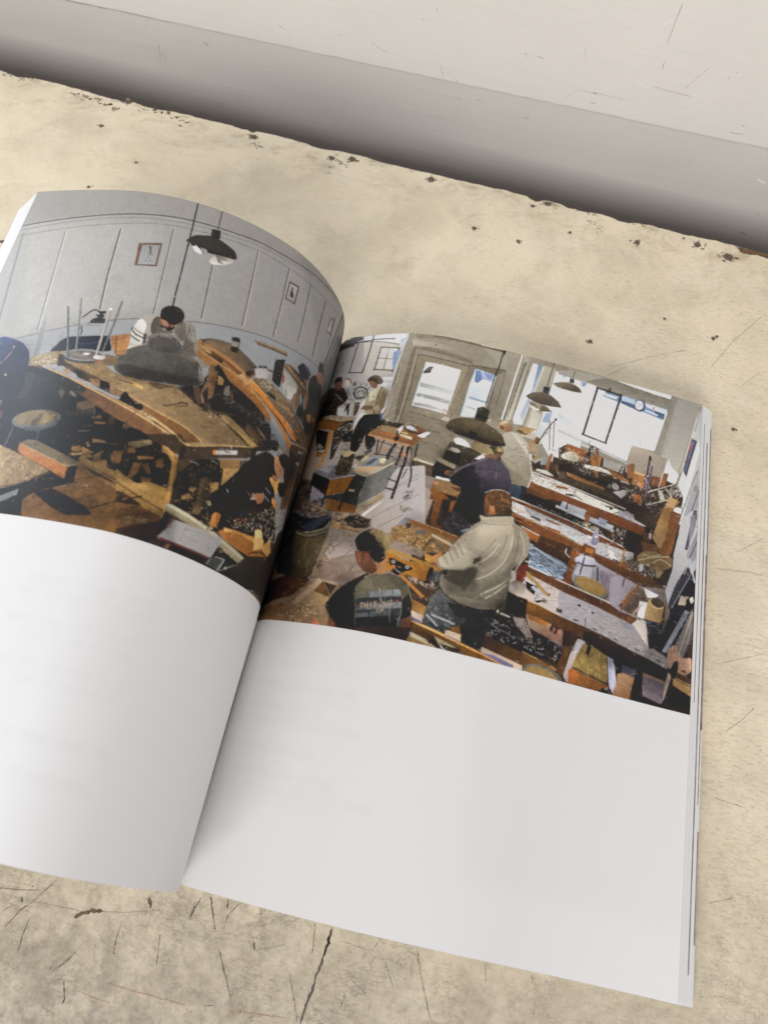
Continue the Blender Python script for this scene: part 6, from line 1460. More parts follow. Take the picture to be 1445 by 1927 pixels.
P 24222a 1906 1708 1947 1625 1944 1523 1935 1496 1809 1279 1801 1339 1837 1465 1825 1502 1855 1601
P 3c3a44 1855 1601 1916 1700 1923 1671 1841 1496 1826 1482
L b9c2c4 0.77 1914 1742 1944 1635
L 9aa0a6 0.51 1906 1703 1892 1662
L 8a8a92 0.40 1923 1665 1841 1486
P a89a8c 1882 1555 1917 1559 1904 1515 1870 1509
P e0d0c0 1923 1553 1937 1564 1943 1543 1929 1524
P 0f0e12 1908 1549 1929 1534 1939 1522 1931 1490 1905 1498
P 969ca6 1905 1493 1926 1488 1829 1280 1809 1279
P 827a76 1931 1490 1942 1512 1943 1375 1902 1269 1873 1272 1869 1333
L 26222a 0.61 1926 1488 1869 1333
L b0a498 0.58 1941 1492 1882 1274
L 3a3230 0.48 1945 1405 1909 1276
P b89a84 1851 1318 1875 1324 1876 1296 1906 1271 1945 1271 1942 1232 1847 1209 1834 1271
P 8a5a28 586 1333 646 1380 789 1415 796 1373 762 1305 715 1308 644 1321
G b07830 8a5a20 612 1363 758 1324|562 1358 749 1401 753 1382 747 1311 735 1303 635 1319 591 1329
P 17161a 582 1327 592 1369 634 1368 678 1356 676 1345 641 1332 635 1319 619 1308
P c0bcb4 658 1355 658 1352 657 1349 654 1347 651 1346 648 1347 645 1349 644 1351 644 1354 646 1357 648 1359 651 1360 655 1359 657 1357
P 17161a 655 1354 655 1352 654 1351 653 1349 651 1349 649 1349 648 1350 647 1352 647 1354 648 1355 650 1356 651 1357 653 1356 654 1355
P 1a1815 753 1382 762 1379 766 1306 748 1307 738 1334
P 5a5a56 760 1368 793 1367 795 1328 766 1306
P 4a3626 649 1317 794 1308 790 1250 745 1248 685 1272
S e0c4b4,1e1713,b09080,1e1713 60 6.36364 2.2 60 10 220 43 53 -232|648 1322 735 1303 794 1308 784 1287 720 1285 655 1309
S 26221f,3a3836,8a8a86 26 9.09091 2 80 6 221 42 55 -233|745 1345 791 1352 792 1293 756 1289
L b0743a 1.38 631 1313 669 1288 706 1263 737 1241
P b07438 748 1241 747 1239 743 1236 737 1235 731 1236 726 1237 723 1239 721 1242 723 1245 727 1247 732 1248 738 1248 743 1247 747 1244
P a86c36 722 1237 720 1234 716 1233 711 1233 706 1234 701 1236 698 1239 698 1242 700 1245 704 1246 709 1247 714 1245 719 1243 722 1240
P a06830 599 1346 599 1342 597 1339 593 1337 589 1336 584 1336 581 1339 579 1342 580 1346 582 1350 585 1352 590 1353 594 1352 597 1350
L b9b9b6 0.28 601 1338 630 1320
P 3c2c20 689 1254 765 1239 760 1218 698 1232
S 1c1612,c8b08a,8a6a48 30 3.63636 1.8 20 50 217 43 52 -227|696 1241 764 1243 759 1223 703 1228
G 8a5a2a a87a48 701 1214 762 1181|700 1223 763 1200 758 1157 705 1172
P c4b0a0 705 1172 761 1162 758 1129 714 1128
P 6e6a88 710 1145 752 1137 750 1127 713 1130
L e0c090 0.36 714 1128 797 1116 959 1079
G 5e3c18 3e2a16 715 1119 804 1076|713 1118 803 1108 960 1070 965 1044 838 1039 790 1055 719 1079
L c89858 0.53 719 1122 802 1112 938 1082
P b0a088 718 1083 793 1064 843 1036 793 1038 715 1050
P 8a6a3e 715 1064 842 1038 705 1035
P 1c1917 807 1086 815 1092 937 1060 934 1050 839 1058
P a09070 815 1088 895 1067 935 1057 919 1060 838 1062
P 3a2018 789 1063 808 1082 816 1061 805 1049
P 141212 808 1077 838 1062 850 1047 837 1044 813 1051
L d0d0d0 0.39 848 1055 874 1035
S 8a6a50,c8b8a0,141212 30 4.09091 1.8 20 50 214 37 53 -214|840 1053 948 1049 903 1024 848 1033
P c0aa92 858 1126 927 1121 923 1088 858 1103
P 7a7690 862 1104 923 1092 924 1086 861 1097
P 8e6a46 684 1781 718 1787 815 1763 806 1733 736 1742 680 1750
G 8a5220 6a3e1c 705 1750 732 1596|677 1754 736 1739 809 1739 803 1721 741 1711 736 1576 764 1578 758 1561 708 1574 709 1697 683 1723
P 141310 736 1737 806 1733 799 1715 770 1713 758 1726
P 1a1714 747 1707 781 1705 771 1622 753 1617 750 1632
P 8a4e22 781 1705 804 1716 790 1653 781 1651
P b07a4c 713 1777 712 1774 708 1771 703 1769 697 1769 692 1770 688 1773 687 1776 688 1779 691 1782 697 1784 703 1784 708 1783 712 1781
P d8d8d4 693 1814 743 1810 755 1802 695 1803
P 4c4a4c 764 1583 798 1664 885 1636 888 1616 846 1552
P 3c3b3b 767 1563 799 1656 873 1622 884 1610 841 1551
S 8a8a86,4c4a4c,303030 50 6.36364 1.6 30 20 230 42 61 -251|775 1575 800 1651 873 1622 835 1560
P 20202a 810 1680 817 1785 766 1794 757 1819 850 1918 972 1947 1030 1896 1035 1864 1020 1826 924 1798 918 1645 893 1617 797 1666
G 1c1c26 2e2b36 846 1788 933 1868|766 1794 761 1820 802 1876 856 1908 899 1858 896 1785 918 1645 897 1619 838 1656 797 1666 817 1785
G 544c58 332e3a 925 1922 943 1804|859 1926 913 1967 973 1976 1021 1922 1039 1870 1025 1822 990 1823 924 1798 897 1774 895 1857 860 1887
L 7e7880 0.36 759 1831 800 1884 854 1925
L 7a737a 0.37 962 1927 962 1876
L 2e2a34 0.31 859 1892 906 1911 965 1922 1026 1889
P 96a0b0 846 1579 877 1597 882 1593 857 1571
P 3a4654 1029 1867 1115 1871 1089 1802 1052 1808
P 232b38 1090 1869 1115 1871 1098 1810 1083 1806
G 9b7548 7a5832 595 1564 804 1460|549 1513 567 1537 625 1581 849 1533 870 1518 804 1460 705 1435 556 1452
G 8a5a30 7a4e28 627 1571 837 1545|624 1578 837 1548 848 1538 836 1524 772 1533 640 1553
P 8a8a92 567 1537 601 1586 626 1578 599 1544
L c09068 0.34 625 1578 837 1546
P b9a890 725 1532 825 1506 827 1491 727 1522
S 3e2c1c,c4a070,8a6a40,6a4c2c,e0c498,2c2016 380 5 1.7 0 90 225 46 53 -245|547 1523 627 1549 698 1525 740 1504 786 1455 704 1440 568 1465
P 6e6668 645 1528 695 1540 704 1531 672 1513
P 4a3c34 603 1550 629 1560 633 1540 617 1527
L 2c2624 0.72 712 1472 725 1506 761 1489 804 1460
L 3a3634 0.72 734 1508 767 1481
L 6a6462 0.48 731 1502 782 1479 804 1460
G 9c8878 7e6a5c 570 1455 709 1416|560 1446 582 1468 713 1442 701 1409 623 1425
S 6a564a,b0a090 50 10 1 22 6 224 47 50 -242|562 1448 582 1465 709 1438 700 1413
G b08444 966c34 580 1406 750 1371|554 1421 592 1419 761 1388 753 1377 724 1384 553 1401
P b5803c 710 1436 764 1424 768 1400 721 1403
G ad7028 85531c 630 1392 736 1318|552 1406 631 1387 736 1372 748 1356 738 1309 643 1325 560 1323 553 1381
S c89040,6e4418,b08048 60 6.36364 1.4 22 10 221 45 52 -235|562 1403 740 1373 736 1318 642 1330
P 16161c 563 1378 576 1383 678 1356 671 1344 633 1328 631 1318 623 1309 591 1329
P c8c4bc 596 1368 596 1365 594 1362 591 1359 588 1359 585 1360 582 1362 581 1365 581 1368 582 1372 585 1374 588 1374 592 1373 594 1371
P 16161c 592 1367 592 1365 591 1364 590 1363 588 1362 586 1363 585 1364 584 1366 584 1368 585 1369 587 1371 588 1371 590 1370 591 1369
P c8c4bc 658 1356 658 1353 657 1350 654 1347 651 1347 647 1347 645 1350 643 1353 643 1356 645 1359 648 1361 651 1362 654 1361 657 1359
P 16161c 655 1355 655 1353 654 1352 653 1350 651 1350 649 1350 648 1352 647 1353 647 1355 648 1357 649 1358 651 1359 653 1358 654 1357
P 4a4440 626 1349 626 1346 625 1344 622 1342 620 1342 617 1342 615 1344 614 1346 614 1349 615 1351 617 1353 620 1353 623 1353 625 1351
P 14121a 587 1328 611 1323 627 1312 614 1309 589 1319
P b07438 603 1346 602 1342 600 1339 596 1336 591 1335 587 1336 583 1338 581 1342 582 1346 584 1349 588 1352 593 1353 597 1352 601 1350
L c0bcb8 0.28 599 1338 627 1322
S e0c4b4,1e1713,b09080,1e1713 46 6.36364 2.2 60 10 220 44 53 -232|639 1322 747 1311 785 1306 779 1285 710 1288 647 1307
L b0743a 1.38 631 1315 674 1284 737 1241
P 1a1815 744 1379 759 1373 753 1303 735 1303
P b07848 748 1430 777 1455 787 1450 772 1401 754 1397
P 8a5830 748 1405 777 1403 777 1378 750 1396
P a06c30 756 1387 799 1383 793 1367 764 1370
G a89d8a 6c6254 922 1620 1062 1330|913 1673 932 1649 897 1619 855 1555 818 1489 801 1454 769 1421 768 1400 780 1384 805 1375 796 1348 799 1305 837 1271 901 1249 980 1246 1094 1270 1097 1350 1096 1458 1134 1504 1162 1548 1163 1600 1151 1638 1117 1665 1075 1679 1072 1705 1056 1711
P 988e7c 1066 1676 1123 1656 1159 1614 1162 1548 1134 1499 1106 1491 1102 1592
P 5c5446 836 1388 890 1397 932 1433 953 1419 941 1376 913 1315 845 1331 806 1346
P 645c4e 804 1380 863 1395 867 1366 804 1355
P aea490 772 1426 821 1474 874 1498 942 1486 926 1441 881 1399 836 1388 788 1391
P 54482f 923 1461 957 1485 958 1445 927 1437
G 5c5446 857b6a 1016 1318 978 1260|836 1276 881 1282 974 1283 1096 1325 1094 1270 980 1246 901 1249
P 1e1e22 800 1379 822 1384 821 1362 805 1360
D 0.86 54|922 1465 952 1489 967 1452 933 1428
D 0.85 75|836 1388 931 1438 955 1409 923 1313 847 1322
D 0.88 39|1016 1542 1035 1542 994 1460 956 1430 949 1443 992 1479
D 1.18 46|1067 1598 1086 1603 1068 1450 1031 1410 954 1355 942 1366 1026 1439 1052 1496
D 1.13 35|955 1409 1018 1466 1056 1533 1063 1520 1020 1452 965 1402
D 0.87 38|1073 1452 1087 1451 1045 1379 973 1321 962 1333 1024 1393
D 1.14 38|1080 1399 1091 1392 1042 1335 990 1301 979 1313 1039 1353
D 0.88 36|1081 1639 1095 1643 1104 1541 1091 1528
D 0.89 28|1065 1613 1075 1611 1068 1516 1057 1513
D 0.90 28|1114 1617 1124 1614 1127 1538 1115 1534
D 0.87 31|969 1503 1005 1549 1019 1553 981 1487
D 1.14 31|983 1533 1007 1571 1017 1568 990 1520 960 1496
D 0.86 23|828 1501 839 1507 872 1478 864 1468
D 0.86 19|820 1479 828 1486 860 1452 854 1443
D 0.87 19|800 1459 808 1466 835 1430 827 1423
D 0.87 19|783 1442 792 1449 819 1416 811 1409
D 1.16 31|841 1495 870 1518 894 1493 877 1479
D 0.89 52|801 1320 845 1278 905 1255 980 1251 1094 1272 1091 1290 976 1274 881 1287 829 1317
D 1.10 64|903 1615 936 1650 993 1666 1063 1660 1011 1608 930 1565
D 0.88 63|1118 1587 1158 1583 1147 1513 1104 1470 1103 1511
L 877d6c 0.73 1089 1630 1089 1558 1069 1481 1020 1417 953 1359
L 7a7060 0.63 1105 1625 1111 1543 1090 1466 1042 1398 966 1334
L b4ab99 0.63 1081 1618 1079 1545 1051 1466 1002 1407 951 1374
L b4ab99 0.62 1133 1509 1097 1418 1047 1365 979 1313
L 7f7564 0.61 1101 1425 1057 1363 998 1313 955 1287
L b3a996 0.56 1082 1385 1042 1335 1000 1299
L 7f7564 0.58 1055 1610 1049 1546 1011 1475 970 1433
L b3a996 0.53 1028 1561 998 1501 965 1462 939 1445
L 857b69 0.54 1006 1576 976 1521 943 1481
L 857b69 0.48 841 1520 860 1495 878 1469
L 857b69 0.48 826 1496 845 1470 860 1449
L 857b69 0.48 812 1472 828 1446 840 1429
L 857b69 0.47 792 1447 808 1425 818 1410
L b5ab99 0.48 834 1508 852 1482 868 1461
L b5ab99 0.48 804 1460 819 1436 830 1419
L 8f8574 0.40 1086 1672 1128 1621 1149 1554
L b8ae9b 0.50 1109 1647 1137 1592 1142 1537
L 7a7060 0.47 944 1328 997 1318 1052 1328
L 93897a 0.40 938 1640 996 1646 1053 1662
L b7ad9b 0.74 881 1572 914 1607 949 1633
P b5ab94 913 1673 961 1681 1008 1697 1071 1710 1077 1682 1036 1678 963 1666 931 1652
P 3a3c38 913 1676 961 1684 1055 1714 1066 1709 1009 1692 943 1671
P 7a4a30 927 1761 939 1792 957 1710 974 1693 945 1688 932 1713
G 6e4528 42301e 944 1793 1052 1737|930 1789 956 1813 1000 1826 1031 1818 1054 1781 1057 1738 1056 1712 960 1689 938 1704 952 1741 953 1768
P a0623c 953 1735 978 1732 988 1697 955 1688
P b87850 958 1734 975 1734 981 1716 969 1697 957 1710
P 8a4a2c 928 1756 940 1770 943 1738 933 1719
P 8e5a38 1006 1783 1035 1786 1048 1768 1018 1765
S 2c2014,8a6038,5a3c22,a8784c 140 5 1.5 20 30 239 37 68 -262|935 1790 990 1825 1041 1816 1059 1739 1014 1726 981 1749 949 1762
L c8c0b4 0.31 925 1790 961 1817 1010 1826 1036 1814
P 17171a 910 1696 934 1698 936 1682 912 1681
P 242630 902 1748 927 1777 936 1682 922 1678
G 6a6c6a 3c3e3e 771 1255 857 1158|801 1296 823 1272 893 1242 985 1247 1066 1269 1040 1220 1020 1112 1017 1071 937 1087 922 1124 912 1158 882 1146 857 1108 787 1122 754 1128 763 1177 770 1235
P 26282a 838 1243 893 1242 985 1247 1066 1267 1040 1220 1021 1131 1017 1069 937 1087 922 1124 912 1158 947 1195 892 1190
S 9a9c9a,4a4c4c,2c2e2e,7a7c7a 100 9.09091 1.8 35 25 217 40 54 -223|771 1255 832 1251 887 1170 874 1139 794 1129 765 1140
L b0b2b0 0.67 769 1169 805 1145 832 1120
L a8aaa8 0.79 791 1174 847 1165 889 1157
L 1c1e20 0.67 788 1137 855 1116
P c0aa92 859 1122 923 1115 928 1089 857 1108
P 7a4c22 874 1139 912 1154 923 1119 885 1128
P 16150f 1092 1353 1184 1345 1190 1270 1172 1260 1093 1277
G 7e4e1e 5a3a1a 1230 1329 1288 1260|1185 1340 1353 1311 1359 1260 1303 1263 1183 1282
P 0e0d10 1047 1236 1089 1238 1141 1209 1200 1197 1295 1205 1363 1205 1370 1151 1355 1115 1259 1112 1116 1119 1033 1143 1039 1200
G c8a890 b0806a 1238 1274 1293 1223|1183 1285 1302 1268 1324 1250 1359 1260 1361 1181 1295 1205 1205 1227
P b8702c 1188 1284 1287 1269 1280 1248 1200 1263
P c0b0a8 1130 1253 1182 1258 1230 1187 1201 1184 1149 1221
P 17161a 1303 1263 1317 1263 1311 1235 1296 1238
P 5a3028 1325 1260 1337 1259 1331 1229 1317 1230
P 3a2a22 1062 1263 1085 1269 1128 1262 1126 1247 1083 1245
P d8d4cc 1077 1258 1121 1251 1117 1245 1073 1250
P e8e4e0 1059 1265 1067 1265 1066 1252 1059 1253
S c8c0b8,100f12,4a4448,8a7a70,0c0b0e,6a4a3c,e8e4ea,0c0b0e 330 6.36364 1.7 30 40 230 30 62 -223|1043 1230 1100 1231 1194 1238 1248 1192 1361 1186 1354 1120 1209 1126 1038 1145
L 9a8878 0.93 1178 1248 1228 1168
L 8a8aa0 0.37 1048 1198 1074 1182 1107 1181 1152 1161
L 9a9ab0 0.37 1296 1196 1335 1197 1366 1183
G 4a3018 7a4e20 1073 1099 1309 1094|1021 1136 1096 1128 1188 1111 1269 1110 1348 1091 1350 1074 1263 1082 1204 1061 1197 1042 1141 1040 1021 1076
G 3a2412 5a3a18 1024 1114 1166 1096|1021 1136 1095 1132 1192 1112 1190 1062 1113 1073 1023 1091
L b0905c 0.37 1192 1117 1300 1096 1355 1079
L 1a1610 0.55 1260 1108 1319 1092
P c0a896 1018 1092 1199 1060 1202 1043 1152 1034 1018 1067
P 767296 1022 1068 1068 1071 1163 1051 1156 1035 1119 1035 1018 1062
G 5e3c18 7a4e20 796 1120 1079 1056|714 1128 859 1094 928 1089 1022 1068 1118 1039 1038 1023 937 1037 932 1063 802 1089 717 1110
L c89050 0.58 714 1128 859 1097 1004 1068 1123 1037
L e0b070 0.22 732 1123 1005 1064
G 7a756e 6a655e 1217 1069 1361 1063|1200 1042 1217 1069 1263 1084 1326 1080 1371 1061 1386 1034 1271 1026
P 9a7a48 1211 1041 1227 1063 1269 1074 1327 1067 1364 1041 1271 1021
L a8854f 1.21 1163 1467 1218 1428 1272 1390
P 8a6438 1284 1396 1284 1392 1282 1388 1279 1386 1276 1385 1273 1385 1270 1388 1269 1391 1269 1395 1271 1399 1274 1401 1277 1402 1280 1401 1283 1399
G 7a4c20 5a3818 1369 1202 1379 1113|1372 1254 1422 1244 1393 1162 1380 1063 1351 1069 1351 1105 1368 1165
P 46301a 1372 1254 1422 1249 1408 1194 1370 1193
G c8bcb4 b09a98 1416 1215 1410 1053|1428 1241 1467 1233 1424 1147 1414 1108 1407 1039 1380 1063 1402 1165
P e0dcdc 1428 1237 1463 1232 1439 1184 1416 1168
G 8a5a2c 7a4620 1429 1103 1529 1061|1408 1111 1477 1098 1575 1078 1586 1067 1550 1040 1484 1037 1403 1038
P a85c28 1401 1096 1418 1109 1450 1086 1435 1046 1406 1048
G a0814a 7a6136 1466 1205 1527 1083|1454 1225 1483 1223 1563 1207 1578 1092 1561 1074 1497 1089 1414 1108 1424 1147
S c4a468,6a5028,8a6c3c,d8bc84,503c1c 280 7.27273 1.1 82 12 235 23 61 -222|1464 1218 1563 1202 1573 1095 1497 1094 1422 1119 1435 1173
P 14120f 1476 1225 1495 1226 1485 1181 1470 1183
L 1c1612 0.57 1418 1112 1497 1096 1575 1080
L c8a060 0.38 1490 1225 1562 1209
P c0c0d0 1567 1208 1607 1200 1608 1136 1622 1085 1598 1039 1583 1093
P a8a8bc 1570 1209 1602 1199 1595 1169 1594 1078 1583 1093
G b08868 8a6040 1618 1129 1671 1074|1617 1138 1655 1148 1699 1140 1683 1042 1598 1034 1620 1102
P 2a1418 1593 1187 1640 1208 1636 1143 1618 1134 1606 1158
G 4c4a5c 6a6474 1642 1181 1688 1147|1637 1189 1705 1183 1694 1139 1636 1147
P 241c12 1701 1168 1729 1184 1728 1066 1711 1040 1678 1045
P 14100c 1541 1038 1558 1060 1595 1065 1607 1041 1579 1038
P 8a8480 1584 1062 1584 1060 1582 1058 1579 1056 1575 1055 1572 1055 1570 1056 1569 1058 1570 1060 1572 1062 1575 1064 1578 1065 1581 1065 1583 1064
P 120e0b 1733 1067 1828 1055 1876 1039 1769 1027 1712 1035
G 968c96 7a6c74 1735 1168 1812 1087|1729 1175 1812 1159 1831 1155 1836 1070 1814 1056 1737 1073
P b08c6c 1729 1175 1831 1159 1827 1145 1731 1157
S 4a4450,b0a8b4,6a6270 50 7.27273 1.2 20 10 233 15 57 -222|1731 1148 1823 1139 1822 1071 1741 1078
G 2e2216 241a12 1511 1240 1806 1176|1447 1242 1457 1287 1576 1267 1695 1241 1842 1213 1836 1156 1817 1156 1725 1170 1623 1181 1543 1206
G a8a4a8 948a88 1352 1340 1803 1222|1682 1352 1713 1399 1746 1282 1775 1280 1840 1254 1842 1208 1705 1244 1606 1265 1555 1285
S 3a3430,c8c6ca,6a686c,8a868a,d8cfc8 130 9.09091 1 18 8 238 18 61 -231|1501 1332 1686 1305 1840 1249 1842 1213 1576 1267
P 1c1a1c 1490 1303 1512 1299 1510 1294 1490 1297
P 1c1a1c 1587 1284 1610 1279 1609 1275 1588 1278
P 1c1a1c 1685 1263 1710 1259 1708 1254 1685 1258
P 1c1a1c 1786 1242 1811 1238 1808 1232 1787 1236
P c4bab0 1671 1368 1713 1401 1728 1393 1746 1282 1687 1348
P 14131a 1737 1337 1806 1336 1813 1290 1751 1279
P bc9078 1837 1301 1875 1324 1882 1269 1944 1285 1947 1229 1919 1199 1852 1206 1835 1248
P c0a898 1843 1194 1867 1200 1827 1068 1828 1136
S 5a3c2a,d0b098,8a6650 40 7.27273 1.4 70 20 237 11 58 -231|1837 1296 1875 1315 1882 1269 1942 1228 1910 1201
P 1c1a1c 1902 1223 1923 1220 1921 1213 1899 1217
P 1a1214 1869 1252 1883 1260 1887 1228 1881 1195 1863 1176 1843 1199 1856 1225
L 241418 1.04 1869 1243 1863 1181 1840 1093 1828 1059
P 5a3c2c 1881 1208 1944 1191 1949 1165 1873 1174
P b08858 1868 1177 1950 1156 1951 1120 1928 1119 1865 1145
P 2c1e14 1870 1146 1952 1116 1955 1032 1847 1050 1836 1070
P 100c0a 1849 1096 1904 1118 1920 1077 1861 1054
L c8a878 0.32 1877 1180 1945 1164
L a58e7e 0.50 491 1159 502 1162
L a58e7e 0.50 496 1161 498 1139
L a58e7e 0.50 511 1143 509 1164
L a58e7e 0.50 523 1146 520 1168
L a58e7e 0.50 510 1154 522 1157
L a58e7e 0.50 535 1150 533 1171
L a58e7e 0.50 558 1177 554 1178 548 1176 546 1170 550 1166 556 1167 559 1163 557 1157 550 1155 548 1157
L a58e7e 0.47 582 1183 584 1167 581 1162 576 1160 573 1165
L a58e7e 0.47 590 1187 592 1170 595 1167 601 1169 603 1174 602 1190
L a58e7e 0.47 620 1195 617 1196 611 1194 609 1188 613 1185 618 1186 622 1182 620 1176 613 1173 610 1175
L 84503f 0.50 630 1199 645 1204
L 84503f 0.50 638 1201 640 1182
L a08c7a 0.47 568 1132 566 1151
L a08c7a 0.47 580 1135 578 1154 591 1139 589 1158
D .72 104|-90 1070 -168 1313 -188 1915 81 2379 -52 2663 -329 2545 -276 2020 -444 1791 -238 1113
D .80 52|-501 1650 282 1240 229 1065 -71 1054
D .80 29|337 2070 370 2290 410 2291 397 2042
D .80 27|670 2085 978 2083 971 2045 731 2027
D 1.15 22|741 2119 837 2162 920 2125 795 2104
D .72 45|770 1659 902 1748 931 1636 837 1545 781 1595
D .70 35|846 1788 905 1804 910 1696 863 1684
D 1.10 37|833 1868 994 1971 1018 1892 887 1841
D .80 33|794 1382 952 1424 967 1329 835 1283
D .70 29|910 1462 955 1480 961 1446 922 1435
D .82 29|1087 1486 1146 1503 1117 1274 1047 1266
D 1.12 39|922 1620 1061 1672 1121 1598 1014 1491 914 1514
D .82 23|863 1254 1091 1290 1072 1261 867 1231
D .70 47|356 1103 373 1274 446 1271 495 1009 373 1082
D .75 26|599 1097 723 1149 723 1034 528 1015
D 1.1 23|471 1263 582 1283 662 1228 531 1201
D .72 47|1090 1830 1348 1826 1409 1736 1152 1739
D .72 45|1169 1612 1349 1588 1336 1482 1179 1537
D .75 42|1042 1301 1210 1299 1366 1224 1377 1135 1088 1149
D .75 43|1273 2027 1510 2043 1705 1932 1657 1863 1390 1922
D .8 41|1611 1795 1815 1854 1802 1638 1623 1641
D .75 38|1744 1373 1911 1489 1943 1051 1715 1108
D .75 33|1361 1270 1854 1165 1834 1114 1347 1184
D .85 30|1321 1605 1556 1545 1545 1393 1341 1434
D .75 45|-315 1651 110 1464 153 1231 52 1257
D .82 41|189 1575 468 1489 467 1387 233 1416
D .78 38|182 1802 403 1779 421 1589 243 1577
D 1.10 72|587 2409 805 2370 719 2098 531 2147
D 1.08 57|1313 2401 1755 2417 1712 2221 1309 2185
D .85 37|666 1966 868 1963 813 1834 690 1830
D .85 49|631 1624 829 1595 746 1521 595 1564
"""
MARKS = """
N -185.2 389.2 1.61
N -153.4 364.2 1.26
N -172.4 337.1 1.22
N -177.4 415.1 2.32
N -159.0 413.1 1.99
N -149.6 412.2 1.66
N -91.8 405.9 2.65
N -40.4 400.7 2.31
N -27.8 403.3 2.65
N 23.1 399.3 2.65
N 96.5 398.1 3.00
N 152.5 380.4 2.63
N 188.5 388.5 2.99
N 207.2 383.5 3.64
N 55.5 365.6 1.60
N 112.1 377.7 1.31
N 87.5 393.7 1.99
N 131.3 298.6 2.10
N 210.4 260.1 1.15
N 82.7 362.1 1.60
N 180.4 391.6 1.00
N -138.7 402.9 0.99
N -201.7 283.8 1.44
N 201.1 320.3 1.54
N 199.0 318.6 1.23
N 171.2 325.6 1.24
K 0 0.99 59.8 -2.5 59.1 -10.5 58.1 -17.5 57.3 -24.3 56.2 -30.2 55.6 -35.2
K 0 0.79 59.5 -3.1 59.6 -7.8 58.7 -12.3
K 0 0.48 12.6 -1.9 14.0 -5.1 16.6 -9.8 18.2 -12.5
K 0 0.31 20.7 -17.6 24.0 -22.9 27.8 -28.7 30.1 -32.4
K 1 1.35 -34.3 -18.8 -31.0 -16.7 -24.7 -14.6
K 1 1.18 -9.6 -7.0 -7.8 -10.6
K 0 0.43 7.2 -5.1 7.6 -10.0
K 0 0.36 9.1 -3.4 7.1 -10.9
K 0 0.32 19.2 -1.3 20.0 -5.0
K 0 0.28 24.0 -2.0 20.9 -6.6 20.6 -9.5
K 0 0.28 53.4 -2.6 54.7 -12.3
K 0 0.23 48.4 -20.3 51.7 -27.1 54.8 -33.7
K 0 0.40 32.7 -2.0 32.5 -4.2
K 0 0.59 32.6 -13.4 33.4 -15.5
K 0 0.31 -44.6 -7.9 -51.3 -17.6 -54.1 -20.7 -57.3 -27.1
K 0 0.31 -49.7 -22.5 -49.9 -27.8 -49.5 -33.5
K 0 0.27 -28.9 -28.0 -30.9 -31.8 -35.2 -36.8
K 1 0.27 -16.8 -17.4 -16.7 -22.0 -15.8 -27.8
K 1 0.23 -1.6 -17.7 -0.2 -23.7 0.3 -27.0
K 3 0.25 -64.0 -17.1 -51.5 -17.1 -33.1 -16.6 -15.8 -13.5 -2.7 -9.8
K 3 0.23 33.8 -15.4 44.8 -11.4
K 2 0.38 -14.3 -35.8 -7.2 -36.3 0.8 -36.5 7.7 -36.5
K 2 0.26 -24.4 -40.3 -18.2 -41.0 -11.5 -41.4
K 2 0.34 29.8 -35.2 37.4 -34.3 50.7 -33.0
K 2 0.23 7.7 -36.5 14.6 -36.7
K 0 0.45 -30.2 -38.3 -27.7 -43.4 -27.8 -45.1
K 0 0.39 -55.7 -16.4 -54.2 -18.9
K 3 0.20 63.7 -6.1 76.0 -7.0 78.8 -1.2
K 3 0.19 69.3 -16.9 77.0 -20.3
K 0 0.19 69.5 -21.8 68.7 -26.9
K 0 0.24 92.2 -2.7 95.6 -11.4 100.1 -21.3 101.8 -24.1
K 3 0.24 117.9 -2.5 119.4 -8.2
K 3 0.20 135.5 -2.3 136.4 -4.7
K 0 0.20 81.6 -9.2 86.2 -16.7
K 3 0.29 229.0 344.9 210.7 320.5 196.1 294.3
K 3 0.27 144.2 284.5 172.5 301.1 184.1 306.0 190.1 303.8
K 3 0.27 152.7 286.7 143.1 278.8
K 3 0.26 44.9 367.2 56.0 379.3
K 3 0.24 213.6 287.9 225.3 301.8
K 3 0.21 211.9 189.0 226.3 201.0
K 3 0.21 201.8 178.2 215.7 180.1 225.8 179.8
K 3 0.20 202.3 131.5 225.1 141.7
K 3 0.21 206.1 101.9 215.3 110.8 220.0 116.4
K 3 0.19 200.2 35.2 210.6 39.3
K 3 0.20 201.8 74.9 215.0 73.6
K 3 0.20 195.1 77.7 199.6 74.4
B 1 2.31 -209.2 413.2 -203.5 412.2 -195.8 410.7 -188.4 409.7 -183.5 406.4
B 1 1.98 -166.2 411.5 -155.5 411.0 -144.3 409.1 -138.2 406.7
B 1 1.65 -94.8 406.5 -89.8 401.4 -85.6 398.6
B 1 1.32 -40.8 399.5 -39.1 392.7 -39.5 387.7
B 1 1.65 -34.5 398.9 -30.6 396.6
B 0 1.67 94.5 398.5 99.5 398.0
B 1 1.34 114.2 399.4 122.7 397.1 126.0 396.6
B 1 1.33 149.0 396.1 155.5 396.1
B 3 1.65 123.3 389.9 130.1 387.2 128.6 385.0
B 1 1.65 -261.4 418.2 -256.2 418.7 -250.2 417.2
B 1 1.33 -249.0 420.9 -244.3 420.1
"""
GHOST = """
R 0.04 1023 979 1946 1018 1955 232 1073 225
L 0.055 1222 824 961 848 777 255 1026 229
R 0.06 106 959 582 969 625 235 208 221
"""
def smooth(q, closed=True, lim=7.0, it=2):
    """round the corners of a traced outline a little"""
    q = np.asarray(q, float).reshape(-1, 2)
    if len(q) < (7 if closed else 3): return q
    for _ in range(it):
        a = q if closed else q[:-1]; b = np.roll(q, -1, 0) if closed else q[1:]
        L = np.hypot(*(b - a).T)[:, None] + 1e-9; t = np.minimum(.25, lim / L)
        p = np.stack([a * (1 - t) + b * t, a * t + b * (1 - t)], 1).reshape(-1, 2)
        q = p if closed else np.concatenate([q[:1], p[1:-1], q[-1:]])
        lim *= .5
    return q
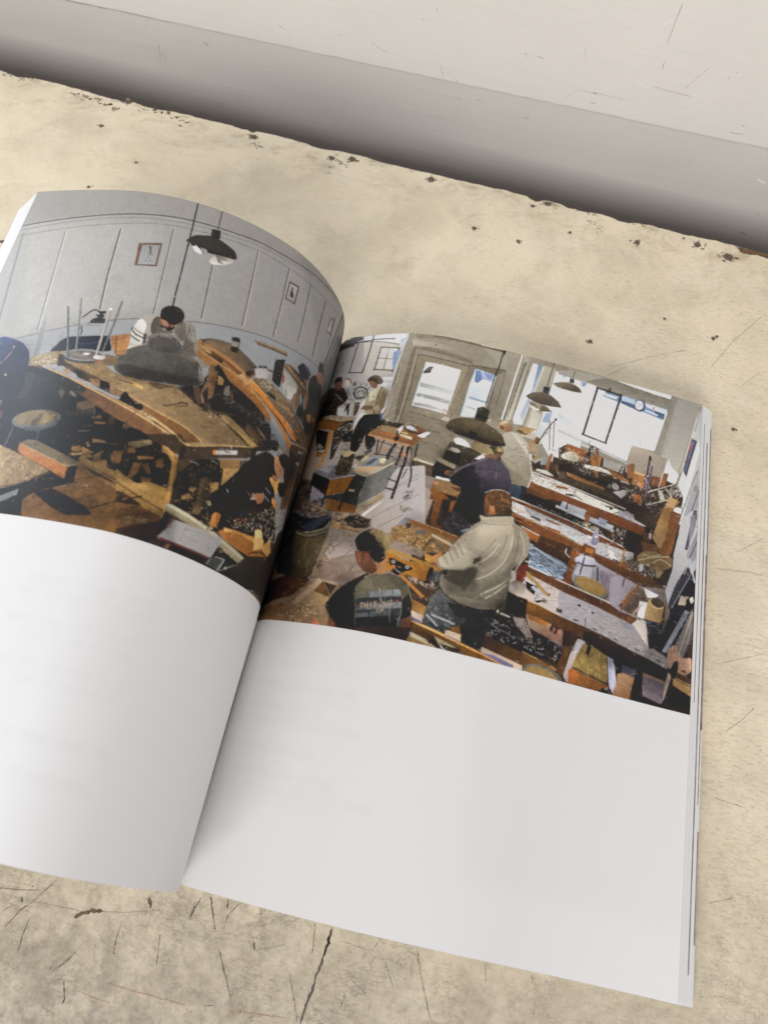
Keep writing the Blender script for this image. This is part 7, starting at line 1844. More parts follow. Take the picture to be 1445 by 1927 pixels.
class Raster:
    def __init__(s, x0, x1, y0, y1, step, ss=2, base=(1, 1, 1)):
        s.step = step / ss; s.ss = ss; s.x0 = x0; s.y0 = y0
        s.nx = int(round((x1 - x0) / step)); s.ny = int(round((y1 - y0) / step))
        s.img = np.empty((s.ny * ss, s.nx * ss, 3), np.float32); s.img[:] = base
    def poly(s, P, col, col2=None, ab=None, alpha=1.0):
        q = (np.asarray(P, float).reshape(-1, 2) - [s.x0, s.y0]) / s.step
        h, w = s.img.shape[:2]
        xa, xb = max(0, int(q[:, 0].min())), min(w, int(q[:, 0].max()) + 2)
        ya, yb = max(0, int(q[:, 1].min())), min(h, int(q[:, 1].max()) + 2)
        if xa >= xb or ya >= yb: return
        X = np.arange(xa, xb)[None, :] + .5; Y = np.arange(ya, yb)[:, None] + .5
        m = np.zeros((yb - ya, xb - xa), bool)
        r = np.roll(q, -1, 0)
        for (x1, y1), (x2, y2) in zip(q, r):
            if y1 == y2: continue
            cr = (Y < y1) != (Y < y2)
            m ^= cr & (X < x1 + (Y - y1) * (x2 - x1) / (y2 - y1))
        sub = s.img[ya:yb, xa:xb]
        if col2 is None: sub[m] = col if alpha >= 1 else sub[m] * (1 - alpha) + np.asarray(col) * alpha
        else:
            a = (np.asarray(ab, float).reshape(2, 2) - [s.x0, s.y0]) / s.step; d = a[1] - a[0]
            t = np.clip(((X - a[0, 0]) * d[0] + (Y - a[0, 1]) * d[1]) / max(1e-6, d @ d), 0, 1)[..., None]
            sub[m] = (np.asarray(col) * (1 - t) + np.asarray(col2) * t)[m]
    def seg(s, a, b, wd, col, alpha=1.0):
        a = np.asarray(a, float); b = np.asarray(b, float); d = b - a; L = np.hypot(*d)
        if L < 1e-9: return
        n = np.array([-d[1], d[0]]) / L * wd / 2; e = d / L * wd * .3
        s.poly([a - e + n, b + e + n, b + e - n, a - e - n], col, alpha=alpha)
    def shade(s, q, k, f):
        """multiply the picture inside q by k, feathered over f (tenths of a mm)"""
        q = (q - [s.x0, s.y0]) / s.step; f = f / s.step; k = k ** 1.9
        h, w = s.img.shape[:2]; d = 4                                  # mask at a quarter of the size
        m = Raster(0, w / d, 0, h / d, 1, 1, (0, 0, 0)); m.poly(q / d, (1, 1, 1)); k2 = m.img[..., 0]
        n = max(1, int(f / d / 3.6))
        for _ in range(3):
            for ax in (0, 1):
                pad = [(n + 1, n) if a == ax else (0, 0) for a in (0, 1)]
                c = np.cumsum(np.pad(k2, pad, mode='edge'), ax)
                k2 = (np.take(c, range(2 * n + 1, c.shape[ax]), ax) - np.take(c, range(0, c.shape[ax] - 2 * n - 1), ax)) / (2 * n + 1)
        M_ = np.kron(k2, np.ones((d, d)))[:h, :w]
        M_ = np.pad(M_, [(0, h - M_.shape[0]), (0, w - M_.shape[1])], mode='edge')[..., None]
        s.img *= (1 + M_ * (np.asarray(k) - 1)).astype(np.float32)
    def run(s, text, rs):
        for ln in text.strip().split('\n'):
            if ln[0] == 'P':
                t = ln.split(); q = smooth(np.array(t[2:], float)); c = hexlin(t[1])
                a = rs.uniform(0, 2 * math.pi); u = np.array([math.cos(a), math.sin(a)]); pr = q @ u; mid = q.mean(0)
                k = rs.uniform(.10, .26)
                s.poly(q, c * (1 - k), c * (1 + k), np.concatenate([mid + u * (pr.min() - mid @ u), mid + u * (pr.max() - mid @ u)]))
            elif ln[0] == 'G':
                a, b = ln.split('|'); t = a.split(); s.poly(smooth(np.array(b.split(), float)), hexlin(t[1]), hexlin(t[2]), np.array(t[3:7], float))
            elif ln[0] == 'L':
                t = ln.split(); q = smooth(np.array(t[3:], float), False, 22.0)
                for i in range(len(q) - 1): s.seg(q[i], q[i + 1], max(1.6, float(t[2]) * 10), hexlin(t[1]))
            elif ln[0] == 'D':                                            # soft tone of the printed photograph, plus book-gutter shade painted into the ink
                a, b = ln.split('|'); t = a.split(); q = np.array(b.split(), float).reshape(-1, 2)
                s.shade(q, np.array([float(t[1])] * 3) if len(t) < 5 else np.array(t[1:4], float), float(t[-1]))
            elif ln[0] == 'S':
                a, b = ln.split('|'); t = a.split(); cols = [hexlin(c) for c in t[1].split(',')]
                n, L, wd, an, spd = int(t[2]), float(t[3]), float(t[4]), float(t[5]), float(t[6])
                M = np.array(t[7:11], float).reshape(2, 2) * .01      # tenths of a mm per photo pixel
                q = np.array(b.split(), float).reshape(-1, 2); lo, hi = q.min(0), q.max(0)
                wpx = max(1.6, .8 * wd * math.sqrt(abs(np.linalg.det(M))))
                r = np.roll(q, -1, 0); k = 0; tries = 0
                while k < n and tries < n * 12:
                    tries += 1
                    p = lo + rs.rand(2) * (hi - lo)
                    ins = False
                    for (x1, y1), (x2, y2) in zip(q, r):
                        if (p[1] < y1) != (p[1] < y2) and p[0] < x1 + (p[1] - y1) * (x2 - x1) / (y2 - y1): ins = not ins
                    if not ins: continue
                    k += 1
                    th = math.radians(an + rs.randn() * spd); l = L * rs.uniform(.35, 1.2)
                    d = M @ np.array([math.cos(th), math.sin(th)]) * l
                    mid = p + M @ np.array([-math.sin(th), math.cos(th)]) * l * rs.uniform(-.18, .18)
                    c = cols[rs.randint(len(cols))] * rs.uniform(.8, 1.15); wv = wpx * rs.uniform(.6, 1.25)
                    s.seg(p - d / 2, mid, wv, c, .5); s.seg(mid, p + d / 2, wv, c, .5)
    def result(s, rs, grain=.045):
        # small detail everywhere: flecks that take their tone from the surface they lie on or from the one next to it
        h, w = s.img.shape[:2]
        for k in range(15000):
            x, y = rs.rand() * w, rs.rand() * h
            far = rs.rand() < .4
            sx = int(np.clip(x + rs.randn() * (14 if far else 2), 0, w - 1)); sy = int(np.clip(y + rs.randn() * (10 if far else 2), 0, h - 1))
            c = s.img[sy, sx].copy(); here = s.img[int(y), int(x)].mean(); lum_ = c.mean()
            if here > .30: continue
            if lum_ > .30: c = c * .6
            c = c * math.exp(rs.randn() * (.30 if not far else .18))
            th = math.radians(-18 + rs.randn() * 32) if rs.rand() < .7 else rs.rand() * 3.14
            l = rs.uniform(3, 13); p = np.array([s.x0 + x * s.step, s.y0 + y * s.step]); d = np.array([math.cos(th), math.sin(th)]) * l * .7
            s.seg(p - d, p + d, rs.uniform(1.8, 4.2), c, .55)
        b = s.img
        sharp = b
        for _ in range(3):
            for ax in (0, 1): b = (np.roll(b, 1, ax) + b + np.roll(b, -1, ax)) / 3
        b = b * .62 + sharp * .38
        a = b.reshape(s.ny, s.ss, s.nx, s.ss, 3).mean((1, 3))
        # tonal variation of the photographed surfaces
        def field(cell):
            c = rs.randn(s.ny // cell + 3, s.nx // cell + 3)
            yy = np.arange(s.ny) / cell; xx = np.arange(s.nx) / cell
            y0 = yy.astype(int); x0 = xx.astype(int); fy = (yy - y0)[:, None]; fx = (xx - x0)[None]
            fy = fy * fy * (3 - 2 * fy); fx = fx * fx * (3 - 2 * fx)
            g = lambda a_, b_: c[(y0 + a_)[:, None], (x0 + b_)[None]]
            return (g(0, 0) * (1 - fy) + g(1, 0) * fy) * (1 - fx) + (g(0, 1) * (1 - fy) + g(1, 1) * fy) * fx
        lum = a.mean(-1)
        dark = np.clip(1 - lum / .30, 0, 1)
        a = a * (1 + (.05 + .27 * dark)[..., None] * (field(3) * .55 + field(7) * .6 + field(16) * .4)[..., None] * .55)
        a = a * (1 + grain * rs.randn(s.ny, s.nx, 1))
        return a
# ------------------------------------------------------------------ page surfaces
KN = np.concatenate([np.linspace(0, .3, 91)[:-1], np.linspace(.3, 1, 90)])
def page_xz(side, v):
    t, b, sk, sg = (TH_RT, TH_RB, SR, 1) if side == 'R' else (TH_LT, TH_LB, SL, -1)
    fk = np.concatenate([np.linspace(0, .3, 61)[:-1], np.linspace(.3, 1, 61)])
    tt = np.interp(fk, sk, t); bb = np.interp(fk, sk, b); th = bb + (tt - bb) * v
    ds = np.diff(fk) * PW; tm = (th[1:] + th[:-1]) / 2
    x = np.concatenate([[0], np.cumsum(np.cos(tm) * ds)]); z = ZG + np.concatenate([[0], np.cumsum(np.sin(tm) * ds)])
    return fk * PW, sg * x, z, th
def page_grid(side, S, V, lift=0.0):
    """points of the page at arc lengths S (m) and heights V (0..1), moved by lift along the normal"""
    P = np.empty((len(V), len(S), 3))
    sg = 1 if side == 'R' else -1
    k = np.array([1, 4, 6, 4, 1]) / 16
    for j, v in enumerate(V):
        s, x, z, th = page_xz(side, v)
        X = np.interp(S, s, x); Z = np.interp(S, s, z); T = np.interp(S, s, th)
        P[j, :, 0] = X - sg * np.sin(T) * lift; P[j, :, 1] = v * PH; P[j, :, 2] = Z + np.cos(T) * lift
    return P
def make_page(side, parent):
    S = np.linspace(0, PW, 198); V = np.linspace(0, 1, 261)
    me = grid_mesh('page', page_grid(side, S, V))
    # paper colour, with the other side of the leaf faintly showing through
    ra = Raster(0, PW * 1e4, 0, PH * 1e4, 10, 1, (.80, .80, .80))
    col = np.empty((261, 198, 3)); col[:] = (.80, .797, .79)
    rs = np.random.RandomState(3 if side == 'R' else 4)
    for i, ln in enumerate(GHOST.strip().split('\n')):
        t = ln.split()
        if t[0] != side: continue
        q = np.array(t[2:], float).reshape(4, 2)
        r = Raster(0, PW * 1e4, 0, PH * 1e4, PW * 1e4 / 198, 1, (0, 0, 0))
        if i == 0:
            r.poly(q, (1, 1, 1)); k = r.img[..., 0]
            k = k * (.8 + .35 * np.clip(rs.randn(*k.shape), -1, 1) * .3)
        else:
            lo, hi = q.min(0), q.max(0)
            y = lo[1]
            while y < hi[1]:
                x = lo[0] + rs.uniform(0, 30)
                end = hi[0] - (rs.uniform(0, 700) if rs.rand() < .3 else rs.uniform(0, 60))
                while x < end:
                    wl = rs.uniform(30, 110); r.poly([(x, y), (x + wl, y), (x + wl, y + 16), (x, y + 16)], (1, 1, 1)); x += wl + 16
                y += 46 if rs.rand() > .1 else 110
            k = r.img[..., 0]
        k = k[:, :198]
        kk = np.zeros((261, 198)); h_ = min(261, k.shape[0]); kk[:h_, :k.shape[1]] = k[:h_]
        for _ in range(14 if i == 0 else 3):
            for ax in (0, 1): kk = (kk * 2 + np.roll(kk, 1, ax) + np.roll(kk, -1, ax)) / 4
        col *= 1 - float(t[1]) * kk[..., None]
    set_colors(me, col)
    o = link('page', me, M_paper, parent)
    # the printed photograph, a sheet of ink a hair above the paper
    step = 2.8
    r = Raster(0, PW * 1e4, V_PRINT * PH * 1e4, PH * 1e4, step, 2, hexlin('6a5a4a'))
    r.run(DRAW_L if side == 'L' else DRAW_R, np.random.RandomState(11))
    img = r.result(np.random.RandomState(5))
    # ink reflectance relative to the paper white
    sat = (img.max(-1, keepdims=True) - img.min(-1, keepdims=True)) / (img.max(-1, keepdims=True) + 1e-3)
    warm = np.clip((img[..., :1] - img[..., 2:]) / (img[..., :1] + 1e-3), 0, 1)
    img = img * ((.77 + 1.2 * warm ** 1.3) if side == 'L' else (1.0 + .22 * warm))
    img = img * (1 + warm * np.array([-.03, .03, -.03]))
    g = img.mean(-1, keepdims=True)
    img = img * ((np.clip(g, 1e-4, 1) / .20) ** .17)                    # print contrast
    img = np.clip(img, .010, .80)
    S = np.linspace(0.0001, PW - .0001, r.nx); V = np.linspace(V_PRINT, 1 - .0004, r.ny)
    pm = grid_mesh('printed_photo', page_grid(side, S, V, .00009))
    set_colors(pm, img)
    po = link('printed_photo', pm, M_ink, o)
    po['label'] = ('printed photo of a workshop wall, bench, hanging lamp and bent worker' if side == 'L'
                   else 'printed photo of a workshop with benches, window and men working')
    return o
# ------------------------------------------------------------------ TABLE
E_A = Vector((-.2662, .4207, 0)); E_B = Vector((.2316, .3928, 0))
ed = (E_B - E_A).normalized(); en = Vector((-ed.y, ed.x, 0))
table = empty('worktable', (0, 0, 0))
tag(table, 'old worktable with worn cream paint, nail heads along its chipped far edge', 'table')
def build_table():
    r = random.Random(5)
    n = 900; L0, L1 = -.75, 1.1
    edge = []
    drift = 0
    for i in range(n + 1):
        t = L0 + (L1 - L0) * i / n
        drift = drift * .9 + r.gauss(0, .00022)
        chip = 0
        for (c, wd, dp) in CHIPS:
            u = abs(t - c) / wd
            if u < 1: chip = max(chip, dp * (1 - u * u) * r.uniform(.75, 1.1))
        edge.append(E_A + ed * t + en * (drift - chip))
    F = [E_A + ed * (L0 + (L1 - L0) * i / n) - en * 1.05 for i in range(n + 1)]
    mid = [E_A + ed * (L0 + (L1 - L0) * i / n) - en * .02 for i in range(n + 1)]
    V = []; Fc = []
    for row in (F, mid, edge): V += [(p.x, p.y, 0) for p in row]
    # rolled rim
    rim1 = [(p.x + en.x * .0006, p.y + en.y * .0006, -.0009) for p in edge]
    rim2 = [(q.x + en.x * (.0012), q.y + en.y * .0012, -.026) for q in [E_A + ed * (L0 + (L1 - L0) * i / n) for i in range(n + 1)]]
    under = [(p.x, p.y, -.026) for p in F]
    V += rim1 + rim2 + under
    m = n + 1
    for k in range(5):
        for i in range(n):
            a = k * m + i; Fc.append((a, a + 1, a + m + 1, a + m))
    for i in range(n):
        Fc.append((5 * m + i, 5 * m + i + 1, i + 1, i))
    Fc.append([k * m for k in (0, 1, 2, 3, 4, 5)][::-1]); Fc.append([k * m + n for k in (0, 1, 2, 3, 4, 5)])
    o = mesh('table_top', V, Fc, M_table, table)
    o.data.materials.append(M_wood)
    k0 = 3 * n
    for i, p in enumerate(o.data.polygons):
        if 3 * n <= i < 5 * n: p.material_index = 1
    bm = bmesh.new(); bm.from_mesh(o.data); bmesh.ops.recalc_face_normals(bm, faces=bm.faces); bm.to_mesh(o.data); bm.free()
CHIPS = [(.012, .010, .0022), (.075, .018, .0012), (.085, .004, .002), (.105, .012, .0016), (.165, .007, .0018), (.172, .003, .003), (.218, .010, .001),
         (.3555, .006, .003), (.382, .012, .0016), (.41, .007, .0018), (.498, .012, .0042), (.53, .03, .003), (-.05, .02, .003), (.30, .02, .0008)]
build_table()
# exposed wood where the paint has chipped away near the corner, worn streaks, scratches
def strip(pts, wd, z, r, jag=.35, n_sub=14):
    V = []; F = []
    P = [Vector((a, b, 0)) for a, b in pts]
    Q = []
    for i in range(len(P) - 1):
        L = (P[i + 1] - P[i]).length; n = max(2, int(L / .0009))
        for k in range(n): Q.append(P[i].lerp(P[i + 1], k / n))
    Q.append(P[-1])
    n = len(Q)
    wob = 0
    for i, q in enumerate(Q):
        d = (Q[min(n - 1, i + 1)] - Q[max(0, i - 1)]).normalized(); nn = Vector((-d.y, d.x, 0))
        u = i / (n - 1); tp = min(1, min(u, 1 - u) * 7 + .15)
        wob = wob * .8 + r.gauss(0, wd * .12)
        wl = wd * .5 * tp * max(.12, r.gauss(1, jag)); wr = wd * .5 * tp * max(.12, r.gauss(1, jag))
        a = q + nn * (wl + wob); b = q - nn * (wr - wob)
        V += [(a.x, a.y, z), (b.x, b.y, z)]
    for i in range(n - 1): F.append((2 * i, 2 * i + 1, 2 * i + 3, 2 * i + 2))
    return V, F
def blob(x, y, rad, z, r, n=14, stretch=1.0, ang=0):
    V = [(x, y, z)]; ph = r.uniform(0, 6)
    for i in range(n):
        t = i / n * 2 * math.pi; rr = rad * (1 + .28 * math.sin(2 * t + ph) * r.uniform(.5, 1) + r.gauss(0, .12))
        a, b = rr * math.cos(t) * stretch, rr * math.sin(t)
        V.append((x + a * math.cos(ang) - b * math.sin(ang), y + a * math.sin(ang) + b * math.cos(ang), z))
    F = [(0, 1 + i, 1 + (i + 1) % n) for i in range(n)]
    return V, F
class Acc:
    def __init__(s): s.V = []; s.F = []
    def add(s, vf):
        k = len(s.V); s.V += vf[0]; s.F += [tuple(i + k for i in f) for f in vf[1]]
r = random.Random(21)
acc = {0: Acc(), 1: Acc(), 2: Acc(), 3: Acc()}
nails = []
for ln in MARKS.strip().split('\n'):
    t = ln.split()
    if t[0] == 'N': nails.append(tuple(float(x) / 1e3 for x in t[1:4]))
    elif t[0] == 'K':
        q = [float(x) / 1e3 for x in t[3:]]; pts = list(zip(q[0::2], q[1::2]))
        wd = float(t[2]) / 1e3 * .8
        for k in range(1 if wd < .0005 else 2):
            acc[int(t[1])].add(strip([(a + r.gauss(0, wd * .2), b + r.gauss(0, wd * .2)) for a, b in pts], wd * (1 if k == 0 else .5), .00005 + .00001 * k, r, .5))
        for k in range(int(6 + wd * 9000)):           # crumbs of grime along the scratch
            i = r.randrange(len(pts) - 1); u = r.random()
            x = pts[i][0] + (pts[i + 1][0] - pts[i][0]) * u; y = pts[i][1] + (pts[i + 1][1] - pts[i][1]) * u
            acc[int(t[1])].add(blob(x + r.gauss(0, wd * .9), y + r.gauss(0, wd * .9), r.uniform(.00008, .00022), .00005, r, 6))
    elif t[0] == 'B':
        q = [float(x) / 1e3 for x in t[3:]]; pts = list(zip(q[0::2], q[1::2])); rad = float(t[2]) / 1e3
        for (x, y) in pts:
            for k in range(9):
                acc[int(t[1])].add(blob(x + r.gauss(0, rad * .9), y + r.gauss(0, rad * .6), r.uniform(.0001, rad * .28), .00004, r, 8, 1.8, r.uniform(-.5, .3)))
# random fine wear: dense at the working side, sparse elsewhere
for k in range(330):
    if r.random() < .62:
        x = r.uniform(-.16, .24); y = r.uniform(-.085, .03)
    elif r.random() < .5:
        x = r.uniform(.195, .26); y = r.uniform(-.03, .40)
    else:
        x = r.uniform(-.3, .28); y = r.uniform(.26, .41)
    front = y < .05
    c = r.choice([0, 3, 3, 1, 3, 3] if front else [3, 3, 3, 1, 3])
    a = r.gauss(1.2, .9) if front else r.gauss(.35, .35)
    L = abs(r.gauss(0, .006 if front else .0035)) + .0006; wd = r.uniform(.00006, .0002) if front else r.uniform(.00005, .00012)
    if r.random() < .55:
        acc[c].add(blob(x, y, r.uniform(.0001, .00035 if front else .00022), .00003 + c * .000002, r, 7, r.uniform(1, 2.2), a))
    else:
        dx, dy = math.cos(a) * L, math.sin(a) * L
        acc[c].add(strip([(x, y), (x + dx * .5 + r.gauss(0, L * .05), y + dy * .5 + r.gauss(0, L * .05)), (x + dx, y + dy)], wd, .00003 + c * .000002, r, .4))
for (x, y, rad) in nails:
    rad *= r.uniform(.5, .85)
    for k in range(14): acc[3 if k % 3 else 1].add(blob(x + r.gauss(0, rad * 1.1), y + r.gauss(0, rad * .8), r.uniform(.1, .45) * rad, .00003 + k * .000001, r, 8, 1.5, r.uniform(-.5, .5)))
    bm = bmesh.new()
    n = 18; ring = []
    for k, (rr, z) in enumerate(((1.05, .00012), (.9, .00035), (.55, .00045))):
        ring.append([bm.verts.new((x + rr * rad * (1 + r.gauss(0, .13)) * math.cos(i / n * 2 * math.pi), y + rr * rad * (1 + r.gauss(0, .13)) * math.sin(i / n * 2 * math.pi), z if k else -.0002)) for i in range(n)])
    cv = bm.verts.new((x, y, .0002))
    for k in (0, 1):
        for i in range(n): bm.faces.new((ring[k][i], ring[k][(i + 1) % n], ring[k + 1][(i + 1) % n], ring[k + 1][i]))
    for i in range(n): bm.faces.new((ring[2][i], ring[2][(i + 1) % n], cv))
    bmesh.ops.recalc_face_normals(bm, faces=bm.faces)
    me = bpy.data.meshes.new('nail_head'); bm.to_mesh(me); bm.free()
    link('nail_head', me, M_nail, table)
for c, nm, mt in ((0, 'black_scratches', M_dark), (1, 'brown_gouges', M_brown), (2, 'rust_streaks', M_rust), (3, 'grey_scratches', M_greys)):
    mesh(nm, acc[c].V, acc[c].F, mt, table)
# added unseen board under the far edge, keeps stray light out of the gap
ap = []
for (y_, z_) in ((-.006, -.0265), (-.006, -.125), (-.026, -.125), (-.026, -.0265)):
    for x_ in (-.7, 1.05):
        q = E_A + ed * x_ + en * y_; ap.append((q.x, q.y, z_))
mesh('light_block_board', ap, [(0, 1, 3, 2), (2, 3, 5, 4), (4, 5, 7, 6), (6, 7, 1, 0), (0, 2, 4, 6), (1, 7, 5, 3)], M_wood, table)
for (lx, ly) in ((-.66, -.05), (1.0, -.05), (-.66, -1.0), (1.0, -1.0)):
    q = E_A + ed * lx + en * ly
    V = [(q.x + a * .03 * k, q.y + b * .03 * k, z_) for z_, k in ((-.026, 1), (-.749, .75)) for a, b in ((-1, -1), (1, -1), (1, 1), (-1, 1))]
    mesh('leg', V, [(0, 1, 2, 3), (7, 6, 5, 4), (0, 4, 5, 1), (1, 5, 6, 2), (2, 6, 7, 3), (3, 7, 4, 0)], M_wood, table)
M_floor = plain('floor_boards', (.25, .19, .13), .6, .3, .2, 6)
tag(mesh('floor', [(-3, -3, -.75), (3, -3, -.75), (3, 1.2, -.75), (-3, 1.2, -.75)], [(0, 1, 2, 3)], M_floor), kind='structure')
# bare wood patch at the far right corner of the visible edge
pt = []
base_t = .478
for k in range(26):
    u = k / 25; pt.append(E_A + ed * (base_t + .05 * u) - en * (.0035 + .0022 * math.sin(u * 9) * .4 + r.gauss(0, .0005) - .003 * (u < .08) * 1))
V = []; F = []
for k, q in enumerate(pt):
    e2 = E_A + ed * (base_t + .05 * k / 25) - en * .0004
    V += [(q.x, q.y, .00006), (e2.x, e2.y, .00006)]
for k in range(25): F.append((2 * k, 2 * k + 1, 2 * k + 3, 2 * k + 2))
mesh('bare_wood_patch', V, F, M_wood, table)
# ------------------------------------------------------------------ WALL behind the table
GAP = .055
wall = empty('board_wall', tuple(E_A + en * GAP))
wall.rotation_euler = (0, 0, math.atan2(ed.y, ed.x))
tag(wall, 'white painted wooden board wall behind the worktable', 'wall', kind='thing')
SEAM = 0.0196
SLOPE = 0.0161          # the joint between the boards runs slightly uphill
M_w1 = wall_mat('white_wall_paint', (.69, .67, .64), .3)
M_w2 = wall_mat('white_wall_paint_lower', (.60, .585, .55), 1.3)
def board(name, z0, z1, y0, y1, mat, r, wav0=.0, wav1=.0):
    """board with front face from (y0,z0) to (y1,z1); local frame x along the wall, +y into the wall"""
    n = 260; V = []; F = []
    for i in range(n + 1):
        x = -.30 + 1.6 * i / n
        j0 = r.gauss(0, wav0); j1 = r.gauss(0, wav1)
        k0 = SLOPE * x if abs(z0) < .1 else 0; k1 = SLOPE * x if abs(z1) < .1 else 0
        z0_, z1_ = z0 + k0, z1 + k1
        if wav1 > 0: z1_ -= max(0, .0012 * (1 - (x - .03) / .30)) * (.75 + .5 * r.random())     # the joint gapes towards the left
        V += [(x, y0 + .0012, z0_ + j0), (x, y0, z0_ + j0 + .0010), (x, y1, z1_ + j1 - .0010), (x, y1 + .0012, z1_ + j1), (x, .03, z1_), (x, .03, z0_)]
    for i in range(n):
        for k in range(6):
            a = i * 6 + k; b = i * 6 + (k + 1) % 6; F.append((a, b, b + 6, a + 6))
    F.append([0, 1, 2, 3, 4, 5]); F.append([n * 6 + k for k in (5, 4, 3, 2, 1, 0)])
    o = mesh(name, V, F, mat, wall)
    bm = bmesh.new(); bm.from_mesh(o.data); bmesh.ops.recalc_face_normals(bm, faces=bm.faces); bm.to_mesh(o.data); bm.free()
    return o
rb = random.Random(9)
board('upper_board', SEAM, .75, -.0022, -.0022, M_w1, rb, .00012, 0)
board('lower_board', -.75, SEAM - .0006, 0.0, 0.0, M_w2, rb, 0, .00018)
# knocks, pencil-thin cracks and dents in the wall paint (x along wall from the left end, z height)
wm = Acc(); wl = Acc()
def wseg(acc_, x0, z0, x1, z1, wd, y):
    Vs, Fs = strip([(x0, z0), ((x0 + x1) / 2 + rb.gauss(0, .0003), (z0 + z1) / 2 + rb.gauss(0, .0003)), (x1, z1)], wd, 0, rb, .45)
    acc_.add(([(a, y, b) for a, b, _ in Vs], Fs))
WM = [(0,0.49,400.8,94.0,401.5,72.3),(0,0.43,404.3,64.1,404.3,59.6),(0,0.32,402.5,48.9,427.2,48.2),(0,0.24,419.8,50.7,429.0,67.2),(0,0.54,87.1,4.3,85.7,-7.7),(0,0.49,89.6,-0.8,89.5,-6.2),(0,1.08,120.1,12.7,123.4,10.7),(0,0.81,122.8,-28.5,127.4,-32.2),(0,0.54,173.7,35.8,178.8,33.7),(0,0.68,334.8,11.1,338.5,11.6),(0,0.54,290.7,14.9,292.9,14.0),(0,0.49,302.8,15.3,306.1,15.7),(0,0.68,370.9,37.7,373.8,37.7),(0,0.54,371.3,31.4,375.2,31.7),(0,0.38,326.1,51.6,328.7,49.1),(0,0.38,333.3,51.0,338.4,50.9),(0,0.81,495.4,-32.9,500.9,-34.5),(0,0.81,497.8,-17.0,500.1,-17.2),(1,1.08,486.2,6.9,492.2,5.0),(0,0.32,442.5,8.4,443.4,7.1),(0,0.54,442.4,66.0,443.2,66.8),(0,0.54,460.2,38.2,462.6,39.5),(0,0.41,440.5,60.8,440.5,63.2),(0,0.81,472.7,26.3,473.2,29.0),(0,0.35,233.5,37.9,243.9,33.8),(0,0.32,277.7,33.7,281.5,25.6),(0,0.32,287.0,27.8,290.0,25.8),(1,0.54,395.0,80.8,398.8,85.6),(1,0.41,391.8,50.6,399.3,47.6),(0,0.38,271.4,65.3,272.8,61.6),(0,0.59,264.0,57.7,265.0,57.3),(0,0.32,360.3,56.0,359.4,61.8),(0,0.27,356.6,31.0,362.8,37.5),(0,0.27,362.8,37.5,391.9,37.7),(0,0.41,213.2,38.4,215.3,37.8),(0,0.41,454.8,33.1,464.1,33.7)]
for k, wd, x0, z0, x1, z1 in WM:
    up = z0 / 1e3 > SEAM + SLOPE * x0 / 1e3
    wseg(wl if k else wm, x0 / 1e3, z0 / 1e3, x1 / 1e3, z1 / 1e3, wd * .7 / 1e3, (-.0022 if up else 0.0) - .00006)
for k in range(26):
    x = rb.uniform(.0, .52); z = rb.uniform(-.01, .13); L = abs(rb.gauss(0, .004)) + .0005; a = rb.gauss(0, .5)
    sm = SEAM + SLOPE * x
    if abs(z - sm) < .004: continue
    wseg(wl if rb.random() < .5 else wm, x, z, x + L * math.cos(a), z + L * math.sin(a), rb.uniform(.00004, .00013), (-.0022 if z > sm else 0.0) - .00005)
M_scuff = plain('grey_scuff', (.36, .33, .29), .7, .3, .2, 900)
M_flake = plain('pale_paint_chip', (.80, .78, .75), .6, .3, .05, 900)
mesh('scuffs', wm.V, wm.F, M_scuff, wall)
mesh('paint_chips', wl.V, wl.F, M_flake, wall)
# ------------------------------------------------------------------ BOOK
book = empty('open_book', (0, 0, 0))
tag(book, 'open softcover book, left half arched high, photo spread across both pages', 'book')
make_page('L', book); make_page('R', book)
LEAF = 10
def leaf_stack(side, n, out, drop0, mat, seed):
    """fanned leaves under the top page; out = how far the last one slides out, drop = how far it sinks (top end, bottom end)"""
    rr = random.Random(seed); sg = 1 if side == 'R' else -1
    S = np.linspace(.35, 1, 40) * PW; V = np.linspace(0, 1, 27)
    for k in range(1, n + 1):
        u = k / n
        P = page_grid(side, S, V)
        w_ = np.clip((S / PW - .35) / .65, 0, 1)[None, :] ** 1.5
        d0 = drop0[0] + (drop0[1] - drop0[0]) * V[:, None]
        o_ = out[0] + (out[1] - out[0]) * V[:, None]
        jit = rr.gauss(0, .00012)
        P[..., 0] += sg * (o_ * u + jit) * w_
        P[..., 2] -= (.00008 + d0 * u) * (.15 + .85 * w_)
        P[..., 1] -= .00002 * k
        me = grid_mesh('page', P)
        set_colors(me, np.tile((.80, .797, .79), (len(me.vertices), 1)))
        o = link('page', me, mat, book)
        yield o, P
def bleed_strip(P, side, y0, y1, mat, wd=.0006):
    """edge of a printed picture running off the trimmed side of a leaf"""
    sg = 1 if side == 'R' else -1
    nv = P.shape[0]; j0 = int(y0 * (nv - 1)); j1 = max(j0 + 1, int(y1 * (nv - 1)))
    E0 = P[j0:j1 + 1, -1].copy(); E1 = P[j0:j1 + 1, -2].copy(); d = E1 - E0; d /= np.linalg.norm(d, axis=1)[:, None]
    a = E0 + [0, 0, .00005]; b = E0 + d * wd + [0, 0, .00005]
    G = np.stack([a, b], 1)
    return grid_mesh('print_edge', G)
M_leaf = M_paper
M_bleed = plain('bled_print_edge', (.27, .25, .24), .5, .4, .5, 150)
M_bleed2 = plain('bled_print_edge_red', (.34, .23, .18), .5, .4, .5, 300)
R_OUT = (.0072, .0066); R_DROP = (.0038, .0040)
BL = [(2, .43, .98, .0005), (4, .0, .0, 0), (5, .075, .93, .0005), (7, .30, .72, .0005), (8, .42, .99, .0006), (8, .11, .24, .0005)]
